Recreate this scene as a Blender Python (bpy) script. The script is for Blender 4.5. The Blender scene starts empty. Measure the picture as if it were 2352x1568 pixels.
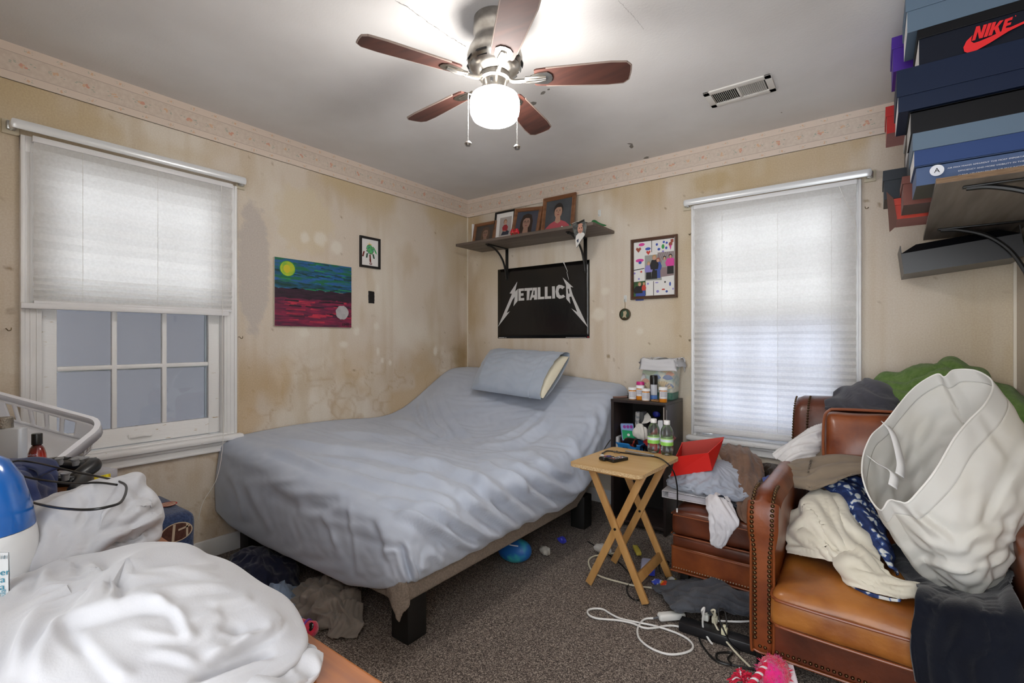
import bpy, bmesh, math, random
import numpy as np
from mathutils import Vector, Matrix
S = bpy.context.scene
COL = S.collection
R = math.radians

# ---------------------------------------------------------------- camera
CAM = Vector((2.915, -3.243, 1.187))
YAW = R(36.71)
FPX = 1112.0                       # focal length in pixels of the 2352-wide frame
cd = bpy.data.cameras.new('camera')
cd.sensor_width = 36.0
cd.lens = FPX / 2352 * 36.0
cd.shift_y = -3.0 / 2352
cd.clip_start = 0.02
cam = bpy.data.objects.new('camera', cd)
cam.location = CAM
cam.rotation_euler = (R(90), 0, YAW)
COL.objects.link(cam)
S.camera = cam
S.view_settings.view_transform = 'Standard'
S.view_settings.look = 'None'
S.view_settings.gamma = 1.0
S.view_settings.use_curve_mapping = False
S.view_settings.exposure = 0.78
try:
    S.cycles.use_denoising = True
    S.cycles.max_bounces = 8
    S.cycles.diffuse_bounces = 4
    S.cycles.transparent_max_bounces = 12
    S.cycles.caustics_reflective = False
    S.cycles.caustics_refractive = False
    S.cycles.sample_clamp_indirect = 6.0
except Exception:
    pass

# ---------------------------------------------------------------- light: overcast daylight outside, one ceiling lamp
W = bpy.data.worlds.new('overcast_daylight')
S.world = W
W.use_nodes = True
wb = W.node_tree.nodes['Background']
wb.inputs[0].default_value = (0.92, 0.96, 1.0, 1)
wb.inputs[1].default_value = 3.6
LAMP = (1.729, -1.765, 2.105)      # centre of the glass globe under the fan
LAMP_GLOW = 42.0

# ---------------------------------------------------------------- geometry of the view, to turn measured directions into room points
_fw = np.array([-math.sin(YAW), math.cos(YAW), 0.0])
_rt = np.array([math.cos(YAW), math.sin(YAW), 0.0])
_up = np.array([0, 0, 1.0])
_C = np.array(CAM)
def _hit(u, v, ax, val):
    d = _fw * FPX + _rt * (u - 1176) + _up * (781 - v)
    return _C + d * ((val - _C[ax]) / d[ax])
def atx(u, v, x): return _hit(u, v, 0, x)
def aty(u, v, y): return _hit(u, v, 1, y)
def atz(u, v, z): return _hit(u, v, 2, z)
def atd(u, v, dep):
    return _C + (_fw * FPX + _rt * (u - 1176) + _up * (781 - v)) * (dep / FPX)

# ---------------------------------------------------------------- materials
def lin(c):
    if isinstance(c, str):
        c = c.lstrip('#'); c = tuple(int(c[i:i + 2], 16) / 255 for i in (0, 2, 4))
    return tuple((x / 12.92 if x <= .04045 else ((x + .055) / 1.055) ** 2.4) for x in c[:3]) + (1,)
_MATS = {}
def M(name, col, rough=.6, metal=0.0, var=None, bump=None, coat=0.0, sheen=0.0, spec=.5, emit=0.0, stretch=None, sss=0.0):
    """var=(scale, colour2, detail, lo, hi); bump=(scale, strength, distance)"""
    if name in _MATS: return _MATS[name]
    m = bpy.data.materials.new(name); m.use_nodes = True
    nt = m.node_tree; N = nt.nodes; L = nt.links
    b = N['Principled BSDF']
    b.inputs['Base Color'].default_value = lin(col)
    b.inputs['Roughness'].default_value = rough
    b.inputs['Metallic'].default_value = metal
    b.inputs['Specular IOR Level'].default_value = spec
    b.inputs['Coat Weight'].default_value = coat
    b.inputs['Coat Roughness'].default_value = .2
    b.inputs['Sheen Weight'].default_value = sheen
    if emit:
        b.inputs['Emission Color'].default_value = lin(col); b.inputs['Emission Strength'].default_value = emit
    if var or bump:
        tc = N.new('ShaderNodeTexCoord'); mp = N.new('ShaderNodeMapping')
        L.new(tc.outputs['Object'], mp.inputs[0])
        if stretch: mp.inputs['Scale'].default_value = stretch
    if var:
        n = N.new('ShaderNodeTexNoise'); n.inputs['Scale'].default_value = var[0]
        n.inputs['Detail'].default_value = var[2] if len(var) > 2 else 4
        L.new(mp.outputs[0], n.inputs['Vector'])
        r = N.new('ShaderNodeValToRGB'); L.new(n.outputs['Fac'], r.inputs[0])
        r.color_ramp.elements[0].position = var[3] if len(var) > 3 else .35
        r.color_ramp.elements[1].position = var[4] if len(var) > 4 else .65
        r.color_ramp.elements[0].color = lin(col); r.color_ramp.elements[1].color = lin(var[1])
        L.new(r.outputs[0], b.inputs['Base Color'])
    if bump:
        n2 = N.new('ShaderNodeTexNoise'); n2.inputs['Scale'].default_value = bump[0]; n2.inputs['Detail'].default_value = 4
        L.new(mp.outputs[0], n2.inputs['Vector'])
        bp = N.new('ShaderNodeBump'); bp.inputs['Strength'].default_value = bump[1]
        bp.inputs['Distance'].default_value = bump[2] if len(bump) > 2 else .002
        L.new(n2.outputs['Fac'], bp.inputs['Height']); L.new(bp.outputs[0], b.inputs['Normal'])
    _MATS[name] = m
    return m
def M_wood(name, c1, c2, axis=0, scale=9, rough=.45, coat=.1, fine=14):
    st = [fine, fine, fine]; st[axis] = 1.0
    return M(name, c1, rough, var=(scale / fine * 3, c2, 6, .32, .68), bump=(scale * 3 / fine * 3, .15, .001), coat=coat, stretch=tuple(st))
def M_glass(name, tint='ffffff', rough=.02, haze=0.0, hazecol='ffffff'):
    if name in _MATS: return _MATS[name]
    m = bpy.data.materials.new(name); m.use_nodes = True
    nt = m.node_tree; N = nt.nodes; L = nt.links
    N.remove(N['Principled BSDF']); out = N['Material Output']
    t = N.new('ShaderNodeBsdfTransparent'); t.inputs[0].default_value = lin(tint)
    g = N.new('ShaderNodeBsdfGlossy'); g.inputs['Roughness'].default_value = rough
    fr = N.new('ShaderNodeFresnel'); fr.inputs['IOR'].default_value = 1.45
    mx = N.new('ShaderNodeMixShader'); L.new(fr.outputs[0], mx.inputs[0]); L.new(t.outputs[0], mx.inputs[1]); L.new(g.outputs[0], mx.inputs[2])
    last = mx
    if haze:
        d = N.new('ShaderNodeBsdfDiffuse'); d.inputs[0].default_value = lin(hazecol)
        tr = N.new('ShaderNodeBsdfTranslucent'); tr.inputs[0].default_value = lin(hazecol)
        h2 = N.new('ShaderNodeMixShader'); h2.inputs[0].default_value = .5; L.new(d.outputs[0], h2.inputs[1]); L.new(tr.outputs[0], h2.inputs[2])
        m2 = N.new('ShaderNodeMixShader'); m2.inputs[0].default_value = haze
        L.new(mx.outputs[0], m2.inputs[1]); L.new(h2.outputs[0], m2.inputs[2]); last = m2
    L.new(last.outputs[0], out.inputs[0])
    _MATS[name] = m; return m
def M_cloth(name, col, trans=.3, rough=.9, var=None, bump=None, transcol=None, see=0.0):
    """thin fabric that lets light through"""
    if name in _MATS: return _MATS[name]
    m = M(name, col, rough, var=var, bump=bump, spec=.2)
    nt = m.node_tree; N = nt.nodes; L = nt.links
    t = N.new('ShaderNodeBsdfTranslucent'); t.inputs[0].default_value = lin(transcol or col)
    mx = N.new('ShaderNodeMixShader'); mx.inputs[0].default_value = trans
    L.new(N['Principled BSDF'].outputs[0], mx.inputs[1]); L.new(t.outputs[0], mx.inputs[2])
    last = mx
    if see:
        tp = N.new('ShaderNodeBsdfTransparent'); m2 = N.new('ShaderNodeMixShader'); m2.inputs[0].default_value = see
        L.new(mx.outputs[0], m2.inputs[1]); L.new(tp.outputs[0], m2.inputs[2]); last = m2
    L.new(last.outputs[0], N['Material Output'].inputs[0])
    return m

# ---------------------------------------------------------------- mesh builder
def frame_of(d):
    d = np.array(d, float); d /= np.linalg.norm(d)
    a = np.array([0, 0, 1.0]) if abs(d[2]) < .9 else np.array([1.0, 0, 0])
    x = np.cross(a, d); x /= np.linalg.norm(x)
    return x, np.cross(d, x), d
def catmull(P, n, closed=False):
    P = np.array(P, float); k = len(P)
    if k < 3 and not closed:
        t = np.linspace(0, 1, n)[:, None]; return P[0] * (1 - t) + P[-1] * t
    if closed: Q = np.vstack([P[-1], P, P[0], P[1]]); segs = k
    else: Q = np.vstack([2 * P[0] - P[1], P, 2 * P[-1] - P[-2]]); segs = k - 1
    tt = np.linspace(0, segs, n, endpoint=not closed)
    i = np.minimum(tt.astype(int), segs - 1); f = (tt - i)[:, None]
    a, b, c, d = Q[i], Q[i + 1], Q[i + 2], Q[i + 3]
    return .5 * ((2 * b) + (c - a) * f + (2 * a - 5 * b + 4 * c - d) * f ** 2 + (3 * b - a - 3 * c + d) * f ** 3)
class MB:
    def __init__(s): s.v = []; s.f = []; s.m = []
    def add(s, vs, fs, mi=0, X=None):
        o = len(s.v)
        for p in vs:
            p = Vector((float(p[0]), float(p[1]), float(p[2])))
            s.v.append(X @ p if X is not None else p)
        for f in fs:
            s.f.append(tuple(o + i for i in f)); s.m.append(mi)
        return s
    def bm(s, b, mi=0, X=None):
        b.verts.ensure_lookup_table(); b.verts.index_update()
        s.add([v.co for v in b.verts], [[v.index for v in f.verts] for f in b.faces], mi, X); b.free(); return s
    def box(s, c, d, mi=0, bev=0.0, X=None, seg=2, rot=None):
        b = bmesh.new(); bmesh.ops.create_cube(b, size=1)
        for v in b.verts: v.co = Vector((v.co.x * d[0], v.co.y * d[1], v.co.z * d[2]))
        if bev: bmesh.ops.bevel(b, geom=b.edges[:], offset=bev, segments=seg, affect='EDGES', profile=.5)
        T = Matrix.Translation(Vector(c))
        if rot: T = T @ rot
        return s.bm(b, mi, X @ T if X is not None else T)
    def lo_hi(s, lo, hi, mi=0, bev=0.0, X=None):
        return s.box([(a + b) / 2 for a, b in zip(lo, hi)], [abs(b - a) for a, b in zip(lo, hi)], mi, bev, X)
    def tube(s, P, r, n=8, mi=0, closed=False, cap=True, X=None, flat=1.0):
        P = np.array(P, float); k = len(P)
        T = np.gradient(P, axis=0) if not closed else (np.roll(P, -1, 0) - np.roll(P, 1, 0))
        T /= np.linalg.norm(T, axis=1)[:, None] + 1e-12
        x, y, _ = frame_of(T[0]); vs = []
        rr = np.broadcast_to(np.array(r, float), (k,))
        for i in range(k):
            x = x - T[i] * (x @ T[i]); x /= np.linalg.norm(x) + 1e-12; y = np.cross(T[i], x)
            for j in range(n):
                a = 2 * math.pi * j / n
                vs.append(P[i] + rr[i] * (math.cos(a) * x + flat * math.sin(a) * y))
        fs = []
        for i in range(k if closed else k - 1):
            for j in range(n):
                a, b = i * n + j, i * n + (j + 1) % n; c = ((i + 1) % k) * n
                fs.append((a, b, c + (j + 1) % n, c + j))
        if cap and not closed:
            fs.append(tuple(reversed(range(n)))); fs.append(tuple((k - 1) * n + j for j in range(n)))
        return s.add(vs, fs, mi, X)
    def lathe(s, prof, o=(0, 0, 0), n=32, mi=0, X=None, sx=1.0, sy=1.0):
        vs = []; k = len(prof)
        for r, z in prof:
            for j in range(n):
                a = 2 * math.pi * j / n
                vs.append((o[0] + sx * r * math.cos(a), o[1] + sy * r * math.sin(a), o[2] + z))
        fs = [(i * n + j, i * n + (j + 1) % n, (i + 1) * n + (j + 1) % n, (i + 1) * n + j) for i in range(k - 1) for j in range(n)]
        if prof[0][0] > 1e-6: fs.append(tuple(reversed(range(n))))
        if prof[-1][0] > 1e-6: fs.append(tuple((k - 1) * n + j for j in range(n)))
        return s.add(vs, fs, mi, X)
    def prism(s, poly, z0, z1, mi=0, X=None):
        n = len(poly)
        if sum(poly[i][0] * poly[(i + 1) % n][1] - poly[(i + 1) % n][0] * poly[i][1] for i in range(n)) < 0: poly = poly[::-1]
        vs = [(p[0], p[1], z0) for p in poly] + [(p[0], p[1], z1) for p in poly]
        fs = [tuple(reversed(range(n))), tuple(range(n, 2 * n))] + [(i, (i + 1) % n, n + (i + 1) % n, n + i) for i in range(n)]
        return s.add(vs, fs, mi, X)
    def grid(s, P, mi=0, wrap=False, X=None, skip=None, flip=False, mfun=None):
        n, m = P.shape[:2]; o = len(s.v)
        s.add(P.reshape(-1, 3), [], 0, X)
        for i in range(n - 1):
            for j in range(m if wrap else m - 1):
                if skip is not None and skip(i, j): continue
                j2 = (j + 1) % m
                q = (o + i * m + j, o + i * m + j2, o + (i + 1) * m + j2, o + (i + 1) * m + j)
                s.f.append(q[::-1] if flip else q); s.m.append(mfun(i, j) if mfun else mi)
        return s
    def build(s, name, mats, parent=None, smooth=True, angle=40, solid=0.0, offset=-1.0):
        me = bpy.data.meshes.new(name)
        V = np.array([tuple(p) for p in s.v])
        if parent is None:
            org = np.array([(V[:, 0].min() + V[:, 0].max()) / 2, (V[:, 1].min() + V[:, 1].max()) / 2, V[:, 2].min()])
        else: org = origin(parent)
        me.from_pydata((V - org).tolist(), [], s.f)
        mats = mats if isinstance(mats, (list, tuple)) else [mats]
        for m in mats: me.materials.append(m)
        me.polygons.foreach_set('material_index', s.m)
        if smooth: me.polygons.foreach_set('use_smooth', [True] * len(s.f))
        me.validate(); me.update()
        if smooth and angle < 179:
            try: me.set_sharp_from_angle(angle=R(angle))
            except Exception: pass
        o = bpy.data.objects.new(name, me); COL.objects.link(o)
        if parent is None: o.location = org
        else: o.parent = parent
        if solid:
            md = o.modifiers.new('thickness', 'SOLIDIFY'); md.thickness = solid; md.offset = offset
        return o
def origin(o):
    p = np.zeros(3)
    while o is not None: p = p + np.array(o.location); o = o.parent
    return p
def tag(o, label=None, cat=None, group=None, kind=None):
    if label: o['label'] = label
    if cat: o['category'] = cat
    if group: o['group'] = group
    if kind: o['kind'] = kind
    return o
def thing(name, label, cat, loc=(0, 0, 0), group=None):
    o = bpy.data.objects.new(name, None); o.empty_display_size = .05
    o.location = loc; COL.objects.link(o)
    return tag(o, label, cat, group)
def copy_tree(o, parent=None):
    c = o.copy(); COL.objects.link(c); c.parent = parent
    for ch in [x for x in bpy.data.objects if x.parent == o]: copy_tree(ch, c)
    return c

# ---------------------------------------------------------------- cloth: control nets, heaps and a small relaxation that buckles extra length into folds
def net(ctrl, nu, nv):
    A = np.array(ctrl, float)
    B = np.stack([catmull(A[i], nv) for i in range(A.shape[0])])
    return np.stack([catmull(B[:, j], nu) for j in range(nv)], 1)
def normals(P, wrap=False):
    du = np.gradient(P, axis=0)
    dv = (np.roll(P, -1, 1) - np.roll(P, 1, 1)) if wrap else np.gradient(P, axis=1)
    n = np.cross(du, dv); return n / (np.linalg.norm(n, axis=2, keepdims=True) + 1e-12)
def waves(shape, du, dv, wl, seed, k=14, spread=.5, wrap=False, ang=0.0):
    """smooth random ripples; wl=(wavelength along u, along v) in metres"""
    rg = np.random.RandomState(seed); n, m = shape
    U = (np.arange(n) * du)[:, None] + np.zeros((1, m)); V = (np.arange(m) * dv)[None] + np.zeros((n, 1))
    out = np.zeros(shape); circ = m * dv
    ca, sa = math.cos(ang), math.sin(ang)
    wobU = .25 * wl[0] * np.sin(2 * np.pi * V / (wl[1] * 3.1) + rg.rand() * 6); wobV = .25 * wl[1] * np.sin(2 * np.pi * U / (wl[0] * 2.3) + rg.rand() * 6)
    for _ in range(k):
        fu = rg.normal(0, 1) / wl[0] * .6 + rg.choice([-1, 1]) * .5 / wl[0]; fv = rg.normal(0, 1) / wl[1] * .35 + rg.choice([-1, 1]) * 1.0 / wl[1]
        fu, fv = ca * fu - sa * fv, sa * fu + ca * fv
        if wrap: fv = round(fv * circ) / circ
        a = rg.uniform(.4, 1)
        out += a * np.sin(2 * np.pi * (fu * (U + wobU) + fv * (V if wrap else V + wobV)) + rg.rand() * 6.283)
    return out / math.sqrt(k)
def wrinkle(P, eu=.05, ev=.05, lo=-.004, hi=.03, it=90, bend=.25, wl=(.12, .12), a0=.006, wrap=False, seed=1, tang=.05, W=None, ang=0.0):
    n, m = P.shape[:2]
    idx = np.arange(n * m).reshape(n, m); X0 = P.reshape(-1, 3)
    Nn = normals(P, wrap).reshape(-1, 3)
    du = np.linalg.norm(np.diff(P, axis=0), axis=2).mean(); dv = np.linalg.norm(np.diff(P, axis=1), axis=2).mean()
    w = np.ones(n * m) if W is None else W.reshape(-1)
    X = X0 + Nn * (a0 * np.clip(waves((n, m), du, dv, wl, seed, wrap=wrap, ang=ang), -2, 2).reshape(-1) * w)[:, None]
    sets = []
    def add(a, b, e, k):
        a = a.ravel(); b = b.ravel()
        if len(a): sets.append((a, b, np.linalg.norm(X0[a] - X0[b], axis=1) * (1 + e * (w[a] + w[b]) * .5), k))
    for p in (0, 1):
        add(idx[p:n - 1:2], idx[p + 1:n:2], eu, 1.0)
        if wrap: add(idx[:, p::2], np.roll(idx, -1, 1)[:, p::2], ev, 1.0) if m % 2 == 0 else None
        else: add(idx[:, p:m - 1:2], idx[:, p + 1:m:2], ev, 1.0)
        r0 = idx[p:n - 1:2]; r1 = idx[p + 1:n:2]; e = (eu + ev) / 2
        add(r0[:, :-1], r1[:, 1:], e, .4); add(r0[:, 1:], r1[:, :-1], e, .4)
    for p in (0, 2):
        rows = [i for i in range(n - 2) if i % 4 in (p, p + 1)]
        if rows: add(idx[rows], idx[[i + 2 for i in rows]], eu, bend)
        if not wrap:
            cs = [j for j in range(m - 2) if j % 4 in (p, p + 1)]
            if cs: add(idx[:, cs], idx[:, [j + 2 for j in cs]], ev, bend)
    for _ in range(it):
        for a, b, L0, k in sets:
            d = X[b] - X[a]; l = np.sqrt((d * d).sum(1)) + 1e-9
            c = d * (.5 * k * (l - L0) / l)[:, None]
            X[a] += c; X[b] -= c
        D = X - X0; nd = (D * Nn).sum(1); T = D - Nn * nd[:, None]
        nd = np.clip(nd, lo, hi * np.maximum(w, .02)); tl = np.linalg.norm(T, axis=1) + 1e-9
        T *= np.minimum(1, tang * np.maximum(w, .02) / tl)[:, None]
        X = X0 + Nn * nd[:, None] + T
    Y = X.reshape(n, m, 3)
    for _ in range(1):
        Z = Y.copy(); Z[1:-1, 1:-1] = Y[1:-1, 1:-1] * .5 + (Y[:-2, 1:-1] + Y[2:, 1:-1] + Y[1:-1, :-2] + Y[1:-1, 2:]) * .125; Y = Z
    return Y
def pix(P):
    d = P - _C; z = d @ _fw; return 1176 + FPX * (d @ _rt) / z, 781 - FPX * d[..., 2] / z
def crease(P, lines, U_, V_, wrap=True):
    """press folds into cloth along measured runs: (points, width, height mm)"""
    N_ = normals(P, wrap); N_ *= np.sign((N_[len(P) // 2, :, 2]).mean())
    hh = np.zeros(P.shape[:2]); q = np.stack([U_, V_], 2)
    for pts, w_, am in lines:
        c = catmull([(a, b, 0) for a, b in pts], 24)[:, :2]; best = np.full(P.shape[:2], 1e9); sg = np.ones(P.shape[:2]); tt = np.zeros(P.shape[:2])
        for i in range(23):
            e = c[i + 1] - c[i]; w2 = q - c[i]; t_ = np.clip((w2 @ e) / (e @ e), 0, 1); dl = w2 - t_[..., None] * e; ds = np.hypot(dl[..., 0], dl[..., 1]); m_ = ds < best
            best[m_] = ds[m_]; sg[m_] = np.sign(e[0] * dl[..., 1] - e[1] * dl[..., 0])[m_]; tt[m_] = ((i + t_) / 23)[m_]
        s = best * sg / w_; tap = np.clip(np.minimum(tt, 1 - tt) * 5, 0, 1) ** .7
        hh += np.where(best < 260, am * .001 * tap * (np.exp(-np.abs(s + .15) ** 1.4 * np.where(s > -.15, 1.8, .5)) - .5 * np.exp(-((s - 1.2) / .7) ** 2)), 0)
    for _ in range(3):
        h2 = hh.copy(); h2[1:-1] = .5 * hh[1:-1] + .25 * (hh[:-2] + hh[2:]); h3 = h2.copy(); h3[:, 1:-1] = .5 * h2[:, 1:-1] + .25 * (h2[:, :-2] + h2[:, 2:]); hh = h3
    return P + N_ * hh[..., None]
def tps(pts):
    """smooth surface z(x,y) through the given (x,y,z) points"""
    p = np.array(pts, float); n = len(p)
    def phi(r): return r * r * np.log(r + 1e-9)
    A = np.zeros((n + 3, n + 3)); d = np.linalg.norm(p[:, None, :2] - p[None, :, :2], axis=2)
    A[:n, :n] = phi(d) + np.eye(n) * 1e-5; A[:n, n] = 1; A[:n, n + 1:] = p[:, :2]; A[n, :n] = 1; A[n + 1:, :n] = p[:, :2].T
    c = np.linalg.solve(A, np.r_[p[:, 2], 0, 0, 0])
    def f(x, y):
        x = np.asarray(x, float); y = np.asarray(y, float)
        q = np.stack([x.ravel(), y.ravel()], 1); r = np.linalg.norm(q[:, None] - p[None, :, :2], axis=2)
        return (phi(r) @ c[:n] + c[n] + q @ c[n + 1:]).reshape(x.shape)
    return f
def heap(outline, z0, H, nr=40, ns=140, edge=.02, e1=.45, e2=.8, centre=None, wr=None, zfun=None):
    """closed lump of cloth: outline [(x,y)], H = height function above z0"""
    O = catmull(np.array([(a, b, 0) for a, b in outline]), ns, closed=True)[:, :2]
    c = O.mean(0) if centre is None else np.array(centre)
    ph = np.concatenate([np.linspace(-75, 0, 7)[:-1], np.linspace(0, 89.5, nr - 6)]) * math.pi / 180
    P = np.zeros((nr, ns, 3))
    for i, a in enumerate(ph):
        rho = max(math.cos(a), .0) ** (e1 if a > 0 else .35)
        xy = c + (O - c) * rho
        h = np.maximum(H(xy[:, 0], xy[:, 1]), edge * 1.6) if callable(H) else np.full(ns, H)
        g = zfun(xy[:, 0], xy[:, 1]) if zfun else z0
        z = g + edge + (edge * math.sin(a) / math.sin(R(75)) if a < 0 else (h - edge) * math.sin(a) ** e2)
        P[i, :, :2] = xy; P[i, :, 2] = z
    if wr:
        t = np.arange(nr) / (nr - 1.0)
        P = wrinkle(P, wrap=True, W=(np.interp(t, [0, .6, .85, 1], [1, 1, .35, .1])[:, None] + np.zeros((1, ns))), **wr)
    return P
def cloth(name, P, mat, label=None, cat=None, solid=.003, parent=None, wrap=False, group=None, mfun=None, flip=False):
    b = MB(); b.grid(P, wrap=wrap, mfun=mfun, flip=flip)
    if wrap: 
        n, m = P.shape[:2]; b.f.append(tuple(range((n - 1) * m, n * m))); b.m.append(0)
    o = b.build(name, mat, parent, angle=180, solid=0 if wrap else solid)
    return tag(o, label, cat, group)
def vnoise(x, y, seed=0):
    x = np.asarray(x, float); y = np.asarray(y, float)
    xi = np.floor(x).astype(np.int64); yi = np.floor(y).astype(np.int64); fx = x - xi; fy = y - yi
    fx = fx * fx * (3 - 2 * fx); fy = fy * fy * (3 - 2 * fy)
    def h(a, b):
        t = np.sin(a * 127.1 + b * 311.7 + seed * 74.7) * 43758.5453; return t - np.floor(t)
    return (h(xi, yi) * (1 - fx) + h(xi + 1, yi) * fx) * (1 - fy) + (h(xi, yi + 1) * (1 - fx) + h(xi + 1, yi + 1) * fx) * fy
def fbm(x, y, seed=0, o=4):
    s = 0; a = .5; t = 0
    for i in range(o): s = s + a * vnoise(x * 2 ** i, y * 2 ** i, seed + i * 17); t += a; a *= .5
    return s / t
def ell(cx, cy, rx, ry, n=24, a0=0.0):
    return [(cx + rx * math.cos(a0 + 2 * math.pi * i / n), cy + ry * math.sin(a0 + 2 * math.pi * i / n)) for i in range(n)]
def flat(mb, poly, lay, mi, X=None):
    """thin printed shape lying on a flat sheet, layer by layer"""
    mb.add([(p[0], p[1], lay * .0004) for p in poly], [tuple(range(len(poly)))], mi, X)
def text_polys(s, size=1.0, shear=0.0):
    cu = bpy.data.curves.new('t', 'FONT'); cu.body = s; cu.size = size; cu.shear = shear
    o = bpy.data.objects.new('t', cu); me = o.to_mesh()
    vs = [v.co.copy() for v in me.vertices]; fs = [tuple(p.vertices) for p in me.polygons]
    o.to_mesh_clear(); bpy.data.objects.remove(o); bpy.data.curves.remove(cu)
    return vs, fs
def basis(o, x, y):
    x = Vector(x).normalized(); z = x.cross(Vector(y)).normalized(); y = z.cross(x)
    m = Matrix((x, y, z)).transposed().to_4x4(); m.translation = Vector(o); return m
XW = lambda y0, z0, x0=0.0: basis((x0, y0, z0), (0, 1, 0), (0, 0, 1))        # on the left wall, facing +x
YW = lambda x0, z0, y0=0.0: basis((x0, y0, z0), (1, 0, 0), (0, 0, 1))        # on the back wall, facing -y
# ================================================================ SETTING
H_ROOM = 2.44; X_R = 3.456; Y_F = -3.62
def wall_material(name, basecol):
    m = bpy.data.materials.new(name); m.use_nodes = True
    nt = m.node_tree; N = nt.nodes; L = nt.links; b = N['Principled BSDF']
    b.inputs['Roughness'].default_value = .85; b.inputs['Specular IOR Level'].default_value = .25
    at = N.new('ShaderNodeAttribute'); at.attribute_name = 'paint'
    tc = N.new('ShaderNodeTexCoord'); n = N.new('ShaderNodeTexNoise'); n.inputs['Scale'].default_value = 140; n.inputs['Detail'].default_value = 3
    L.new(tc.outputs['Object'], n.inputs['Vector'])
    mx = N.new('ShaderNodeMixRGB'); mx.blend_type = 'OVERLAY'; mx.inputs[0].default_value = .22
    L.new(at.outputs['Color'], mx.inputs[1]); L.new(n.outputs['Fac'], mx.inputs[2]); L.new(mx.outputs[0], b.inputs['Base Color'])
    n2 = N.new('ShaderNodeTexNoise'); n2.inputs['Scale'].default_value = 60; L.new(tc.outputs['Object'], n2.inputs['Vector'])
    bp = N.new('ShaderNodeBump'); bp.inputs['Strength'].default_value = .25; bp.inputs['Distance'].default_value = .003
    L.new(n2.outputs['Fac'], bp.inputs['Height']); L.new(bp.outputs[0], b.inputs['Normal'])
    return m
def painted_wall(name, X, w, hole, cols, mat):
    """grid wall in local (u,v) with a window hole; cols(u,v) gives the paint with its stains"""
    st = .0125
    us = np.linspace(0, w, int(round(w / st)) + 1); vs = np.linspace(0, H_ROOM, int(round(H_ROOM / st)) + 1)
    if hole:
        for k in (0, 1): us[np.abs(us - hole[k]).argmin()] = hole[k]
        for k in (2, 3): vs[np.abs(vs - hole[k]).argmin()] = hole[k]
    U, V = np.meshgrid(us, vs, indexing='ij')
    P = np.stack([U, V, np.zeros_like(U)], 2)
    def skip(i, j):
        if not hole: return False
        a = (us[i] + us[i + 1]) / 2; b = (vs[j] + vs[j + 1]) / 2
        return hole[0] < a < hole[1] and hole[2] < b < hole[3]
    mb = MB(); mb.grid(P, X=X, skip=skip, flip=True)
    o = mb.build(name, mat, smooth=False)
    c = np.array(cols(U, V)).reshape(-1, 3)
    a = o.data.color_attributes.new('paint', 'FLOAT_COLOR', 'POINT')
    a.data.foreach_set('color', np.c_[c, np.ones(len(c))].astype(np.float32).ravel())
    return tag(o, kind='structure')
def mixc(c, d, t): return c * (1 - t[..., None]) + np.array(d) * t[..., None]
L3 = lambda h: np.array(lin(h)[:3])
def sstep(a, b, x): t = np.clip((x - a) / (b - a), 0, 1); return t * t * (3 - 2 * t)
def base_paint(U, V, sd):
    c = np.ones(U.shape + (3,)) * L3('d6cabb')
    c = mixc(c, L3('c9b99e'), .75 * sstep(.42, .7, fbm(U * 1.4, V * 1.1, sd)))
    c = mixc(c, L3('e0d8ca'), .7 * sstep(.5, .72, fbm(U * 2.2 + 9, V * 1.6, sd + 3)))
    c = mixc(c, L3('bda783'), .35 * sstep(.55, .75, fbm(U * 7, V * 2.2, sd + 5)))
    drip = fbm(U * 22, V * .9, sd + 8, 3); c = mixc(c, L3('bda683'), .22 * sstep(.55, .8, drip))
    sp = vnoise(U * 36, V * 36, sd + 11); c = mixc(c, L3('8c7350'), .5 * sstep(.965, .99, sp))
    return c
def rings(U, V, c, sd, mask, col='a98550'):
    f = fbm(U * 4.2, V * 4.2, sd, 3); g = np.abs(f - .5); r = np.exp(-(g / .013) ** 2)
    g2 = np.abs(fbm(U * 6 + 4, V * 6, sd + 2, 3) - .47); r2 = np.exp(-(g2 / .016) ** 2)
    c = mixc(c, L3(col), np.clip(.36 * r + .28 * r2, 0, .45) * mask)
    return mixc(c, L3('c3a578'), .55 * sstep(.48, .68, f) * mask)
def blob(U, V, u, v, ru, rv, sd, soft=.35):
    d = np.sqrt(((U - u) / ru) ** 2 + ((V - v) / rv) ** 2) + .5 * (fbm(U * 25, V * 25, sd) - .5)
    return 1 - sstep(1 - soft, 1, d)
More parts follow.
